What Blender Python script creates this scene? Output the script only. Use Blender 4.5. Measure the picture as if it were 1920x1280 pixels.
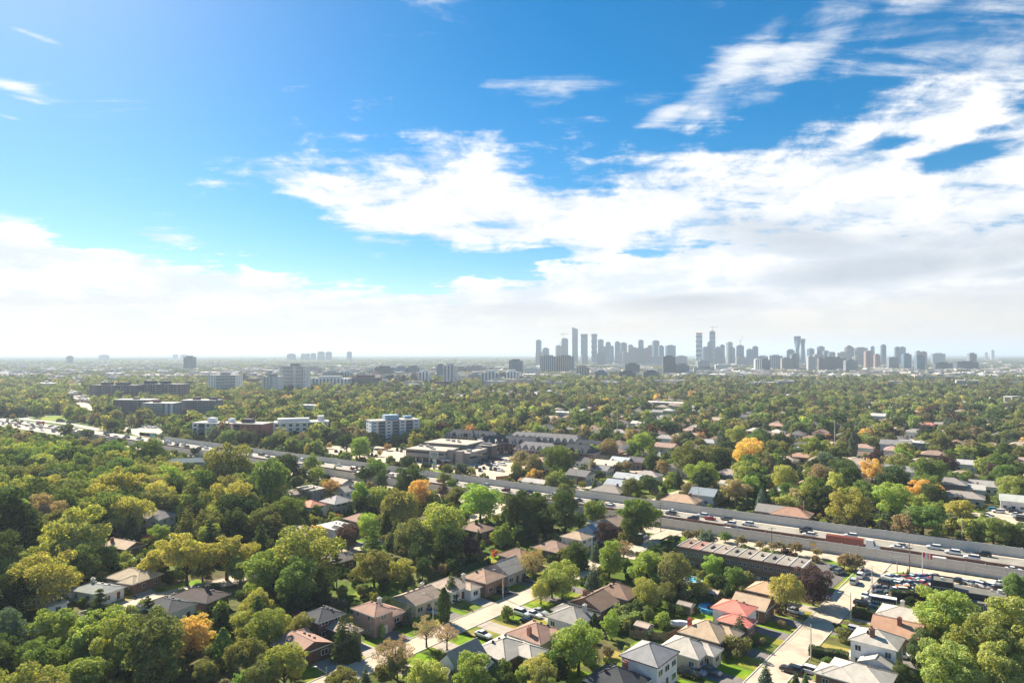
import bpy, math, random
import numpy as np

for _o in list(bpy.data.objects):
    bpy.data.objects.remove(_o, do_unlink=True)
SC = bpy.context.scene
COL = SC.collection
R = math.radians
random.seed(7)

# ------------------------------------------------------------------ camera
F, HZ, CAMH = 1281.0, 663.0, 68.0          # focal length and horizon row (pixels of the 1920 px photograph), drone height in metres


def G(x, y, z=0.0):
    """ground point (or point at height z) seen at pixel x, y"""
    D = (CAMH - z) * F / (y - HZ)
    return ((x - 960.0) / F * D, D)


cam = bpy.data.cameras.new("camera")
cam.sensor_width = 36.0
cam.lens = 36.0 * F / 1920.0
cam.shift_y = (HZ - 640.0) / 1920.0
cam.clip_start = 1.0
cam.clip_end = 120000.0
cam_o = bpy.data.objects.new("camera", cam)
cam_o.location = (0, 0, CAMH)
cam_o.rotation_euler = (R(90), 0, 0)
COL.objects.link(cam_o)
SC.camera = cam_o

# ------------------------------------------------------------------ light
SUN_AZ_LEFT, SUN_EL = 39.0, 36.0           # degrees left of the view direction, above the horizon
SUN_STRENGTH, SKY_STRENGTH, CLOUD_STRENGTH = 5.0, 0.051, 0.445
sun_dir = (-math.sin(R(SUN_AZ_LEFT)) * math.cos(R(SUN_EL)), math.cos(R(SUN_AZ_LEFT)) * math.cos(R(SUN_EL)), math.sin(R(SUN_EL)))
sl = bpy.data.lights.new("sun", 'SUN')
sl.energy = SUN_STRENGTH
sl.angle = R(0.53)
sl.color = (1.0, 0.91, 0.76)
so = bpy.data.objects.new("sun", sl)
so.location = (-200, 200, 300)
so.rotation_euler = (R(90 - SUN_EL), 0, R(180 + SUN_AZ_LEFT) + math.pi)
# point -Z of the lamp along -sun_dir
from mathutils import Vector
so.rotation_euler = Vector(sun_dir).to_track_quat('Z', 'Y').to_euler()
COL.objects.link(so)

world = bpy.data.worlds.new("World")
SC.world = world
world.use_nodes = True
wt = world.node_tree
wt.nodes.clear()
WN, WL = wt.nodes, wt.links


def wnode(kind, **kw):
    n = WN.new(kind)
    for k, v in kw.items():
        setattr(n, k, v)
    return n


def wmath(op, a, b=None, c=None, clamp=False):
    n = wnode('ShaderNodeMath', operation=op, use_clamp=clamp)
    for i, v in enumerate((a, b, c)):
        if v is None:
            continue
        if isinstance(v, (int, float)):
            n.inputs[i].default_value = v
        else:
            WL.new(v, n.inputs[i])
    return n.outputs[0]


def wrange(v, a, b, c=0.0, d=1.0, smooth=True):
    n = wnode('ShaderNodeMapRange', interpolation_type='SMOOTHSTEP' if smooth else 'LINEAR')
    WL.new(v, n.inputs['Value'])
    for k, x in zip(('From Min', 'From Max', 'To Min', 'To Max'), (a, b, c, d)):
        n.inputs[k].default_value = x
    return n.outputs[0]


def wmix(fac, a, b):
    n = wnode('ShaderNodeMix', data_type='RGBA')
    for s, v in ((n.inputs[0], fac), (n.inputs[6], a), (n.inputs[7], b)):
        if isinstance(v, (int, float)):
            s.default_value = v
        elif isinstance(v, tuple):
            s.default_value = (*v, 1.0)
        else:
            WL.new(v, s)
    return n.outputs[2]


def az_el(x, y):
    A = math.atan((x - 960.0) / F)
    return A, math.atan((HZ - y) / F * math.cos(A))


tc = wnode('ShaderNodeTexCoord')
sep = wnode('ShaderNodeSeparateXYZ')
WL.new(tc.outputs['Generated'], sep.inputs[0])
dx, dy, dz = sep.outputs
AZ = wmath('ARCTAN2', dx, dy)
EL = wmath('ARCSINE', dz)
comb = wnode('ShaderNodeCombineXYZ')
WL.new(AZ, comb.inputs[0])
WL.new(EL, comb.inputs[1])
AE = comb.outputs[0]
# position on a high cloud layer
zz = wmath('ADD', wmath('MAXIMUM', dz, 0.0), 0.10)
cp = wnode('ShaderNodeCombineXYZ')
WL.new(wmath('DIVIDE', dx, zz), cp.inputs[0])
WL.new(wmath('DIVIDE', dy, zz), cp.inputs[1])
CP = cp.outputs[0]


def wnoise(vec, scale, detail, rough, dist=0.0, mscale=None, rotz=0.0, lac=2.0):
    if mscale is not None:
        m = wnode('ShaderNodeMapping')
        m.inputs['Scale'].default_value = mscale
        m.inputs['Rotation'].default_value = (0, 0, rotz)
        WL.new(vec, m.inputs[0])
        vec = m.outputs[0]
    n = wnode('ShaderNodeTexNoise', noise_dimensions='2D')
    n.inputs['Scale'].default_value = scale
    n.inputs['Detail'].default_value = detail
    n.inputs['Roughness'].default_value = rough
    n.inputs['Lacunarity'].default_value = lac
    n.inputs['Distortion'].default_value = dist
    WL.new(vec, n.inputs['Vector'])
    return n.outputs[0]


def wcurve(pts):
    """cloud edge elevation as a function of azimuth, from points given in pixels"""
    n = wnode('ShaderNodeFloatCurve')
    c = n.mapping.curves[0]
    P = []
    for x, y in pts:
        A, E = az_el(x, y)
        P.append(((A + 0.75) / 1.5, E / 0.6))
    P = [(0.0, P[0][1])] + P + [(1.0, P[-1][1])]
    c.points[0].location = P[0]
    c.points[1].location = P[-1]
    for p in P[1:-1]:
        c.points.new(*p)
    for p in c.points:
        p.handle_type = 'AUTO'
    n.mapping.update()
    WL.new(wmath('DIVIDE', wmath('ADD', AZ, 0.75), 1.5, clamp=True), n.inputs['Value'])
    return wmath('MULTIPLY', n.outputs[0], 0.6)


def wellipse(x, y, rx, ry, rot=0.0, lo=0.0):
    """1 in the middle of an ellipse on the sky, 0 at its rim (lo = where the fade starts)"""
    A, E = az_el(x, y)
    m = wnode('ShaderNodeMapping', vector_type='TEXTURE')
    m.inputs['Location'].default_value = (A, E, 0)
    m.inputs['Rotation'].default_value = (0, 0, R(rot))
    m.inputs['Scale'].default_value = (rx / F * math.cos(A), ry / F * math.cos(A), 1)
    WL.new(AE, m.inputs[0])
    v = wnode('ShaderNodeVectorMath', operation='LENGTH')
    WL.new(m.outputs[0], v.inputs[0])
    return wrange(v.outputs['Value'], 1.0, lo)


# noise shared by all clouds: billows, fibres, fine curls
n_big = wnoise(CP, 1.7, 10.0, 0.63, 0.15)
n_fib = wnoise(CP, 1.6, 9.0, 0.62, 0.35, mscale=(1.0, 3.4, 1), rotz=R(32))
n_ae = wnoise(AE, 13.0, 10.0, 0.64, 0.25, mscale=(1.0, 2.0, 1), rotz=R(-8))
NZ0 = wmath('SUBTRACT', wmath('ADD', wmath('ADD', wmath('MULTIPLY', n_big, 0.36), wmath('MULTIPLY', n_fib, 0.30)), wmath('MULTIPLY', n_ae, 0.34)), 0.5)

top1 = wcurve([(-40, 425), (60, 432), (130, 452), (200, 455), (280, 468), (350, 486), (450, 503), (560, 524), (640, 538), (760, 546), (860, 542), (930, 525), (1000, 508), (1060, 490), (1120, 470), (1250, 440), (1500, 420), (1960, 400)])
top2 = wcurve([(-40, 640), (430, 345), (470, 316), (540, 300), (640, 297), (760, 298), (900, 296), (980, 306), (1040, 318), (1120, 318), (1210, 296), (1330, 284), (1430, 292), (1520, 268), (1600, 240), (1680, 180), (1760, 170), (1850, 180), (1960, 185)])
bot2 = wcurve([(-40, 600), (430, 330), (470, 325), (560, 372), (640, 425), (720, 452), (800, 450), (860, 468), (960, 466), (1030, 470), (1080, 500), (1160, 640), (1960, 640)])
S1 = 0.030
c1 = wmath('MINIMUM', wmath('DIVIDE', wmath('SUBTRACT', wmath('ADD', top1, wmath('MULTIPLY', NZ0, 0.10)), EL), 0.011), 2.1)
c2 = wmath('MINIMUM', wmath('MINIMUM', wmath('DIVIDE', wmath('SUBTRACT', top2, EL), S1 * 1.5), wmath('DIVIDE', wmath('SUBTRACT', EL, bot2), S1 * 0.8)), 0.95)
fld = wmath('MAXIMUM', c1, c2)
fld = wmath('MAXIMUM', fld, -1.6)
fw = None
for (x, y, rx, ry, rot, amp) in [
        (1400, 112, 220, 90, 24, 2.95), (1560, 45, 280, 90, 20, 3.1), (1330, 168, 120, 75, 35, 2.6), (1490, 95, 200, 85, 30, 2.9), (1780, 40, 440, 160, -6, 2.35), (1720, 0, 320, 110, 10, 2.8), (1900, 80, 280, 160, 0, 2.15),
        (1060, 168, 240, 42, 1, 2.25), (1200, 182, 190, 30, 0, 1.9), (1270, 205, 140, 34, 20, 2.25), (1325, 212, 40, 14, 10, 1.9), (1110, 222, 75, 12, -5, 1.7), (1210, 235, 70, 12, 12, 1.6), (1640, 200, 110, 17, 4, 2.0),
        (1570, 205, 30, 28, 60, 1.7), (560, 335, 150, 34, -14, 2.6), (620, 372, 120, 20, -6, 2.4),
        (30, 165, 85, 20, -4, 2.1), (50, 186, 60, 9, -4, 1.9), (305, 442, 110, 26, -4, 2.7), (20, 412, 95, 22, -4, 2.4), (20, 221, 40, 7, -6, 1.75), (70, 68, 90, 9, -8, 1.45)]:
    e = wmath('SUBTRACT', wmath('MULTIPLY', wellipse(x, y, rx, ry, rot), amp), 1.6)
    fw = e if fw is None else wmath('MAXIMUM', fw, e)
for (x, y, rx, ry, rot, amp) in [
        (1790, 297, 150, 40, 6, 2.6), (1690, 262, 90, 26, -4, 1.6), (1860, 243, 60, 16, 0, 1.8), (1210, 478, 90, 16, 0, 2.6), (1010, 478, 110, 18, 5, 2.2),
        (640, 395, 110, 16, 8, 0.9), (1070, 345, 210, 22, -10, 0.8), (560, 345, 60, 14, -25, 0.7), (900, 420, 200, 14, 2, 0.5), (1620, 285, 120, 20, 8, 0.9)]:
    fld = wmath('SUBTRACT', fld, wmath('MULTIPLY', wellipse(x, y, rx, ry, rot), amp))
val = wmath('ADD', fld, wmath('MULTIPLY', NZ0, 9.5))
valw = wmath('ADD', fw, wmath('ADD', wmath('MULTIPLY', wmath('SUBTRACT', n_fib, 0.5), 5.0), wmath('MULTIPLY', NZ0, 5.0)))
DENS = wmath('MAXIMUM', wrange(val, -0.70, 0.95), wmath('MULTIPLY', wrange(valw, -0.75, 1.7), 0.86))
# thickness shading: grey undersides low in the bank
n_g = wnoise(AE, 3.2, 5.0, 0.55, 0.6, mscale=(1.0, 3.6, 1))
grey = wmath('MULTIPLY', wrange(n_g, 0.44, 0.74), wrange(EL, 0.26, 0.10))
grey = wmath('MULTIPLY', grey, wrange(AZ, -0.45, 0.25, 0.15, 0.65))
for (x, y, rx, ry, rot, amp) in [(1270, 572, 230, 34, 2, 0.95), (1640, 505, 330, 52, 4, 0.85), (1500, 450, 260, 50, -14, 0.7), (960, 582, 220, 22, 0, 0.8), (640, 578, 170, 14, 0, 0.5), (1850, 570, 260, 55, 0, 0.6), (1880, 470, 180, 60, 12, 0.6), (60, 566, 120, 13, 0, 0.45)]:
    grey = wmath('MAXIMUM', grey, wmath('MULTIPLY', wellipse(x, y, rx, ry, rot, 0.2), wmath('ADD', wmath('MULTIPLY', n_ae, 1.1), amp - 0.55)))
grey = wmath('MULTIPLY', wmath('MINIMUM', wmath('MAXIMUM', grey, 0.0), 1.0), wrange(EL, 0.015, 0.09, 0.1, 0.9))
soft = wrange(wmath('ADD', wmath('MULTIPLY', n_ae, 0.6), wmath('MULTIPLY', n_big, 0.4)), 0.40, 0.60)
ccol = wmix(soft, (0.74, 0.80, 0.88), (1.0, 1.0, 1.0))
ccol = wmix(grey, ccol, (0.47, 0.53, 0.61))
warm = wmath('MULTIPLY', wrange(EL, 0.10, 0.02), wmath('ADD', wmath('MULTIPLY', wrange(n_g, 0.62, 0.35), 0.25), 0.75))
ccol = wmix(warm, ccol, (0.80, 0.715, 0.605))
sky = wnode('ShaderNodeTexSky', sky_type='NISHITA')
sky.sun_disc = False
sky.sun_elevation = R(SUN_EL)
sky.sun_rotation = R(-SUN_AZ_LEFT)
sky.altitude = 150.0
sky.air_density = 1.0
sky.dust_density = 0.35
sky.ozone_density = 4.0
hs = wnode('ShaderNodeHueSaturation')
hs.inputs['Saturation'].default_value = 1.48
hs.inputs['Hue'].default_value = 0.492
hs.inputs['Value'].default_value = 1.0
WL.new(sky.outputs[0], hs.inputs['Color'])
bg1 = wnode('ShaderNodeBackground')
bg1.inputs['Strength'].default_value = SKY_STRENGTH
WL.new(hs.outputs[0], bg1.inputs[0])
bg2 = wnode('ShaderNodeBackground')
bg2.inputs['Strength'].default_value = CLOUD_STRENGTH
WL.new(ccol, bg2.inputs[0])
ms = wnode('ShaderNodeMixShader')
WL.new(DENS, ms.inputs[0])
WL.new(bg1.outputs[0], ms.inputs[1])
WL.new(bg2.outputs[0], ms.inputs[2])
wo = wnode('ShaderNodeOutputWorld')
WL.new(ms.outputs[0], wo.inputs['Surface'])
world.cycles.sampling_method = 'MANUAL'
world.cycles.sample_map_resolution = 512

vs = SC.view_settings
vs.view_transform = 'Standard'
vs.look = 'None'
vs.gamma = 1.0
vs.use_curve_mapping = False
vs.exposure = 1.32
SC.render.engine = 'CYCLES'
cy = SC.cycles
cy.use_denoising = True
cy.max_bounces = 6
cy.diffuse_bounces = 4
cy.glossy_bounces = 2
cy.transmission_bounces = 2
cy.transparent_max_bounces = 4
cy.volume_bounces = 0
cy.caustics_reflective = False
cy.caustics_refractive = False

# ------------------------------------------------------------------ materials
MATS = {}


def new_mat(name):
    m = bpy.data.materials.new(name)
    m.use_nodes = True
    m.node_tree.nodes.clear()
    return m, m.node_tree.nodes, m.node_tree.links


def surf(name, color=None, rough=0.85, scale=0.5, amt=0.18, scale2=None, amt2=0.0, tone=None, tone_scale=0.05, tone_lo=0.45, tone_hi=0.6, spec=0.3, metal=0.0, bump=0.0, bump_scale=20.0):
    """plain surface: base colour (or the object's own colour when color is None) varied by noise of two sizes, blotches of a second tone"""
    m, N, L = new_mat(name)
    b = N.new('ShaderNodeBsdfPrincipled')
    o = N.new('ShaderNodeOutputMaterial')
    L.new(b.outputs[0], o.inputs[0])
    b.inputs['Roughness'].default_value = rough
    b.inputs['Specular IOR Level'].default_value = spec
    b.inputs['Metallic'].default_value = metal
    t = N.new('ShaderNodeTexCoord')
    if color is None:
        oi = N.new('ShaderNodeObjectInfo')
        base = oi.outputs['Color']
    else:
        c = N.new('ShaderNodeRGB')
        c.outputs[0].default_value = (*color, 1)
        base = c.outputs[0]

    def noise(sc, det=4.0):
        n = N.new('ShaderNodeTexNoise')
        n.inputs['Scale'].default_value = sc
        n.inputs['Detail'].default_value = det
        n.inputs['Roughness'].default_value = 0.6
        L.new(t.outputs['Object'], n.inputs['Vector'])
        return n.outputs[0]

    def rng(v, a, b_, c_, d_):
        r = N.new('ShaderNodeMapRange')
        L.new(v, r.inputs[0])
        for i, x in enumerate((a, b_, c_, d_)):
            r.inputs[i + 1].default_value = x
        return r.outputs[0]
    if tone is not None:
        mx = N.new('ShaderNodeMix')
        mx.data_type = 'RGBA'
        L.new(rng(noise(tone_scale), tone_lo, tone_hi, 0, 1), mx.inputs[0])
        L.new(base, mx.inputs[6])
        mx.inputs[7].default_value = (*tone, 1)
        base = mx.outputs[2]
    f = rng(noise(scale), 0.3, 0.7, 1 - amt, 1 + amt)
    if scale2:
        mm = N.new('ShaderNodeMath')
        mm.operation = 'MULTIPLY'
        L.new(f, mm.inputs[0])
        L.new(rng(noise(scale2), 0.3, 0.7, 1 - amt2, 1 + amt2), mm.inputs[1])
        f = mm.outputs[0]
    v = N.new('ShaderNodeVectorMath')
    v.operation = 'SCALE'
    L.new(base, v.inputs[0])
    L.new(f, v.inputs['Scale'])
    L.new(v.outputs[0], b.inputs['Base Color'])
    if bump:
        bm = N.new('ShaderNodeBump')
        bm.inputs['Strength'].default_value = bump
        bm.inputs['Distance'].default_value = 0.05
        L.new(noise(bump_scale, 3.0), bm.inputs['Height'])
        L.new(bm.outputs[0], b.inputs['Normal'])
    MATS[name] = m
    return m


surf('ground', (0.085, 0.130, 0.016), 0.95, 0.05, 0.35, 0.5, 0.30, tone=(0.13, 0.105, 0.05), tone_scale=0.018, tone_lo=0.46, tone_hi=0.62, spec=0.1)
surf('lawn', (0.150, 0.260, 0.012), 0.95, 0.35, 0.22, 3.0, 0.15, tone=(0.27, 0.24, 0.040), tone_scale=0.085, tone_lo=0.44, tone_hi=0.62, spec=0.1)
surf('lawn_dry', (0.33, 0.26, 0.07), 0.95, 0.3, 0.2, 3.0, 0.15, tone=(0.13, 0.17, 0.025), tone_scale=0.12, tone_lo=0.45, tone_hi=0.6, spec=0.1)
surf('concrete_road', (0.56, 0.45, 0.33), 0.9, 0.25, 0.10, 4.0, 0.06, tone=(0.36, 0.30, 0.235), tone_scale=0.16, tone_lo=0.46, tone_hi=0.70, spec=0.2)
surf('shoulder', (0.56, 0.47, 0.36), 0.9, 0.15, 0.12, 3.0, 0.08, spec=0.2)
surf('highway', (0.34, 0.31, 0.26), 0.85, 0.15, 0.10, 3.0, 0.08, tone=(0.25, 0.235, 0.205), tone_scale=0.07, spec=0.25)
surf('asphalt', (0.15, 0.135, 0.125), 0.9, 0.3, 0.15, 5.0, 0.1, spec=0.2)
surf('lot', (0.58, 0.46, 0.34), 0.9, 0.2, 0.12, 3.0, 0.08, tone=(0.42, 0.35, 0.27), tone_scale=0.06, tone_lo=0.5, tone_hi=0.7, spec=0.2)
surf('driveway_dark', (0.20, 0.175, 0.16), 0.9, 0.5, 0.15, spec=0.2)
surf('driveway_light', (0.40, 0.34, 0.275), 0.9, 0.5, 0.15, spec=0.2)
surf('paint_white', (0.78, 0.77, 0.74), 0.7, 2.0, 0.08)
surf('paint_line', (0.70, 0.68, 0.62), 0.8, 2.0, 0.2)
surf('kerb', (0.50, 0.46, 0.40), 0.9, 1.0, 0.12)
surf('roof', None, 0.9, 0.5, 0.14, 6.0, 0.16, spec=0.2, bump=0.4, bump_scale=9.0)
surf('flat_roof', None, 0.95, 0.3, 0.16, 2.0, 0.10, spec=0.15)
surf('wall', None, 0.85, 0.6, 0.08, 7.0, 0.10, spec=0.2)
surf('trim', (0.72, 0.70, 0.66), 0.6, 2.0, 0.06)
surf('dark_trim', (0.05, 0.05, 0.055), 0.5, 2.0, 0.1)
surf('glass', (0.035, 0.05, 0.065), 0.10, 0.7, 0.5, spec=0.6)
surf('garage', (0.62, 0.60, 0.56), 0.6, 1.5, 0.08)
surf('door_wood', (0.16, 0.07, 0.04), 0.6, 2.0, 0.2)
surf('brick', (0.30, 0.13, 0.085), 0.9, 3.0, 0.2, 9.0, 0.2)
surf('noise_wall', (0.60, 0.575, 0.52), 0.9, 0.35, 0.10, 2.5, 0.08, tone=(0.47, 0.455, 0.415), tone_scale=0.15)
surf('barrier', (0.36, 0.30, 0.25), 0.9, 0.6, 0.2)
surf('rail_rust', (0.15, 0.08, 0.06), 0.8, 0.8, 0.25)
surf('metal', (0.42, 0.42, 0.41), 0.5, 2.0, 0.1, metal=0.3)
surf('pole_concrete', (0.52, 0.47, 0.41), 0.8, 1.0, 0.1)
surf('wood_pole', (0.20, 0.15, 0.11), 0.9, 1.0, 0.2)
surf('wood_fence', (0.20, 0.15, 0.11), 0.9, 1.5, 0.25)
surf('timber_orange', (0.36, 0.17, 0.08), 0.9, 1.0, 0.2)
surf('bark', (0.085, 0.065, 0.048), 0.95, 3.0, 0.3)
surf('water_pool', (0.10, 0.42, 0.62), 0.08, 1.0, 0.1, spec=0.5)
surf('plastic_blue', (0.05, 0.22, 0.42), 0.4, 1.0, 0.1)
surf('sign_green', (0.0, 0.27, 0.17), 0.5, 2.0, 0.05)
surf('sign_yellow', (0.75, 0.45, 0.02), 0.5, 2.0, 0.05)
surf('flag_red', (0.65, 0.06, 0.06), 0.8, 2.0, 0.1)
surf('flag_white', (0.75, 0.72, 0.70), 0.8, 2.0, 0.05)
surf('lettering_dark', (0.05, 0.06, 0.07), 0.6, 2.0, 0.05)
surf('lettering_green', (0.10, 0.36, 0.12), 0.6, 2.0, 0.05)
surf('panel_pale', (0.50, 0.52, 0.49), 0.7, 2.0, 0.05)
surf('hvac', (0.38, 0.37, 0.35), 0.6, 1.0, 0.2)
surf('car_paint', None, 0.22, 3.0, 0.03, spec=0.6)
surf('tyre', (0.02, 0.02, 0.02), 0.9, 5.0, 0.2)
surf('rim', (0.45, 0.45, 0.46), 0.35, 5.0, 0.1, metal=0.8)
surf('lamp_red', (0.45, 0.02, 0.02), 0.3, 5.0, 0.1)
surf('lamp_clear', (0.75, 0.75, 0.72), 0.2, 5.0, 0.1)
surf('crane_paint', (0.55, 0.42, 0.33), 0.6, 1.0, 0.1)
surf('hill', (0.05, 0.07, 0.03), 0.95, 0.001, 0.2)


def facade(name, kind, wx=3.4, wz=3.1, dark=(0.10, 0.13, 0.16), fx=0.5, fz=0.5, rough=0.5, jitter=0.25):
    """far facade: the object's colour with window openings laid out by storey height wz and bay width wx"""
    m, N, L = new_mat(name)
    b = N.new('ShaderNodeBsdfPrincipled')
    o = N.new('ShaderNodeOutputMaterial')
    L.new(b.outputs[0], o.inputs[0])
    t = N.new('ShaderNodeTexCoord')
    s = N.new('ShaderNodeSeparateXYZ')
    L.new(t.outputs['Object'], s.inputs[0])

    def ma(op, a, c=None, cl=False):
        n = N.new('ShaderNodeMath')
        n.operation = op
        n.use_clamp = cl
        for i, v in enumerate((a, c)):
            if v is None:
                continue
            if isinstance(v, (int, float)):
                n.inputs[i].default_value = v
            else:
                L.new(v, n.inputs[i])
        return n.outputs[0]
    hx = ma('ADD', s.outputs[0], s.outputs[1])
    ax = ma('LESS_THAN', ma('FRACT', ma('DIVIDE', ma('ADD', hx, 1000.7), wx)), fx)
    az = ma('LESS_THAN', ma('FRACT', ma('DIVIDE', ma('ADD', s.outputs[2], 1000.4), wz)), fz)
    if kind == 'h':
        f = az
    elif kind == 'v':
        f = ax
    else:
        f = ma('MULTIPLY', ax, az)
    gz = N.new('ShaderNodeNewGeometry')
    ns = N.new('ShaderNodeSeparateXYZ')
    L.new(gz.outputs['Normal'], ns.inputs[0])
    f = ma('MULTIPLY', f, ma('LESS_THAN', ma('ABSOLUTE', ns.outputs[2]), 0.5))
    nz = N.new('ShaderNodeTexNoise')
    nz.inputs['Scale'].default_value = 0.23
    nz.inputs['Detail'].default_value = 2.0
    L.new(t.outputs['Object'], nz.inputs[0])
    oi = N.new('ShaderNodeObjectInfo')
    dk = N.new('ShaderNodeVectorMath')
    dk.operation = 'SCALE'
    dk.inputs[0].default_value = dark
    L.new(ma('ADD', ma('MULTIPLY', nz.outputs[0], 2.0 * jitter * 2), 1 - 2 * jitter), dk.inputs['Scale'])
    mx = N.new('ShaderNodeMix')
    mx.data_type = 'RGBA'
    L.new(f, mx.inputs[0])
    L.new(oi.outputs['Color'], mx.inputs[6])
    L.new(dk.outputs[0], mx.inputs[7])
    L.new(mx.outputs[2], b.inputs['Base Color'])
    L.new(ma('SUBTRACT', 0.8, ma('MULTIPLY', f, 0.8 - rough * 0.5)), b.inputs['Roughness'])
    MATS[name] = m


facade('facade_h', 'h', fz=0.52)
facade('facade_v', 'v', wx=7.0, fx=0.42)
facade('facade_grid', 'g', wx=3.2, fx=0.6, fz=0.55)
facade('facade_glass', 'g', wx=3.0, wz=3.3, fx=0.9, fz=0.72, dark=(0.10, 0.17, 0.23), rough=0.25)
facade('facade_band', 'h', wz=27.0, fz=0.45, dark=(0.09, 0.15, 0.21), rough=0.3)


def leaf_mat():
    m, N, L = new_mat('leaf')
    at = N.new('ShaderNodeAttribute')
    at.attribute_type = 'INSTANCER'
    at.attribute_name = 'tint'
    g = N.new('ShaderNodeNewGeometry')
    mr = N.new('ShaderNodeMapRange')
    L.new(g.outputs['Random Per Island'], mr.inputs[0])
    mr.inputs[3].default_value = 0.62
    mr.inputs[4].default_value = 1.38
    t = N.new('ShaderNodeTexCoord')
    nz = N.new('ShaderNodeTexNoise')
    nz.inputs['Scale'].default_value = 2.2
    nz.inputs['Detail'].default_value = 2.0
    L.new(t.outputs['Object'], nz.inputs[0])
    hs_ = N.new('ShaderNodeHueSaturation')
    hr = N.new('ShaderNodeMapRange')
    L.new(nz.outputs[0], hr.inputs[0])
    for i, x in enumerate((0.3, 0.7, 0.475, 0.525)):
        hr.inputs[i + 1].default_value = x
    L.new(hr.outputs[0], hs_.inputs['Hue'])
    L.new(at.outputs['Color'], hs_.inputs['Color'])
    v = N.new('ShaderNodeVectorMath')
    v.operation = 'SCALE'
    L.new(hs_.outputs[0], v.inputs[0])
    L.new(mr.outputs[0], v.inputs['Scale'])
    d = N.new('ShaderNodeBsdfDiffuse')
    L.new(v.outputs[0], d.inputs[0])
    tr = N.new('ShaderNodeBsdfTranslucent')
    tv = N.new('ShaderNodeVectorMath')
    tv.operation = 'MULTIPLY'
    L.new(v.outputs[0], tv.inputs[0])
    tv.inputs[1].default_value = (1.6, 1.55, 0.5)
    L.new(tv.outputs[0], tr.inputs[0])
    mx = N.new('ShaderNodeMixShader')
    mx.inputs[0].default_value = 0.38
    L.new(d.outputs[0], mx.inputs[1])
    L.new(tr.outputs[0], mx.inputs[2])
    o = N.new('ShaderNodeOutputMaterial')
    L.new(mx.outputs[0], o.inputs[0])
    MATS['leaf'] = m


leaf_mat()


# ------------------------------------------------------------------ mesh helpers
class MB:
    """collects faces for ONE mesh object"""

    def __init__(s):
        s.v, s.f, s.m = [], [], []

    def face(s, pts, mi=0):
        k = len(s.v)
        s.v += [tuple(p) for p in pts]
        s.f.append(tuple(range(k, k + len(pts))))
        s.m.append(mi)

    def box(s, x0, x1, y0, y1, z0, z1, mi=0, top=None, bottom=True):
        k = len(s.v)
        s.v += [(x0, y0, z0), (x1, y0, z0), (x1, y1, z0), (x0, y1, z0), (x0, y0, z1), (x1, y0, z1), (x1, y1, z1), (x0, y1, z1)]
        fs = [(0, 1, 5, 4), (1, 2, 6, 5), (2, 3, 7, 6), (3, 0, 4, 7), (4, 5, 6, 7)] + ([(3, 2, 1, 0)] if bottom else [])
        for i, q in enumerate(fs):
            s.f.append(tuple(k + a for a in q))
            s.m.append(top if (i == 4 and top is not None) else mi)
        return s

    def taper(s, x0, x1, y0, y1, z0, X0, X1, Y0, Y1, z1, mi=0, top=None):
        k = len(s.v)
        s.v += [(x0, y0, z0), (x1, y0, z0), (x1, y1, z0), (x0, y1, z0), (X0, Y0, z1), (X1, Y0, z1), (X1, Y1, z1), (X0, Y1, z1)]
        for i, q in enumerate([(0, 1, 5, 4), (1, 2, 6, 5), (2, 3, 7, 6), (3, 0, 4, 7), (4, 5, 6, 7), (3, 2, 1, 0)]):
            s.f.append(tuple(k + a for a in q))
            s.m.append(top if (i == 4 and top is not None) else mi)
        return s

    def tube(s, p, q, r0, r1, n=6, mi=0, cap=True):
        p, q = Vector(p), Vector(q)
        d = (q - p).normalized()
        a = d.orthogonal().normalized()
        b = d.cross(a)
        k = len(s.v)
        for c, r in ((p, r0), (q, r1)):
            for i in range(n):
                t = 2 * math.pi * i / n
                s.v.append(tuple(c + a * (r * math.cos(t)) + b * (r * math.sin(t))))
        for i in range(n):
            j = (i + 1) % n
            s.f.append((k + i, k + j, k + n + j, k + n + i))
            s.m.append(mi)
        if cap:
            s.f.append(tuple(range(k + n, k + 2 * n)))
            s.m.append(mi)
        return s

    def lathe(s, prof, n=16, mi=0):
        k = len(s.v)
        for r, z in prof:
            for i in range(n):
                t = 2 * math.pi * i / n
                s.v.append((r * math.cos(t), r * math.sin(t), z))
        for a in range(len(prof) - 1):
            for i in range(n):
                j = (i + 1) % n
                s.f.append((k + a * n + i, k + a * n + j, k + (a + 1) * n + j, k + (a + 1) * n + i))
                s.m.append(mi)
        return s

    def mesh(s, name, mats):
        me = bpy.data.meshes.new(name)
        me.from_pydata(s.v, [], s.f)
        for m in mats:
            me.materials.append(MATS[m])
        if len(mats) > 1:
            me.polygons.foreach_set('material_index', s.m)
        me.update()
        return me

    def build(s, name, mats, parent=None, loc=(0, 0, 0), rz=0.0, col=None):
        return put(name, s.mesh(name, mats if isinstance(mats, (list, tuple)) else [mats]), parent, loc, rz, col)


def put(name, me, parent=None, loc=(0, 0, 0), rz=0.0, col=None, scale=None):
    o = bpy.data.objects.new(name, me)
    o.location = loc
    o.rotation_euler = (0, 0, rz)
    if scale is not None:
        o.scale = scale
    if col is not None:
        o.color = (*col, 1.0)
    if parent is not None:
        o.parent = parent
    COL.objects.link(o)
    return o


def empty(name, loc, rz=0.0, label=None, cat=None, group=None):
    o = put(name, None, None, loc, rz)
    o.empty_display_size = 0.5
    return tag(o, label, cat, group)


def tag(o, label=None, cat=None, group=None, kind=None):
    if label:
        o['label'] = label
    if cat:
        o['category'] = cat
    if group:
        o['group'] = group
    if kind:
        o['kind'] = kind
    return o


# local frames: the residential grid (u to the lower right, v up the streets) and the motorway (s along it, t across it, away from the camera)
GR = -39.5
gu = (math.cos(R(GR)), math.sin(R(GR)))
gv = (-gu[1], gu[0])


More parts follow.
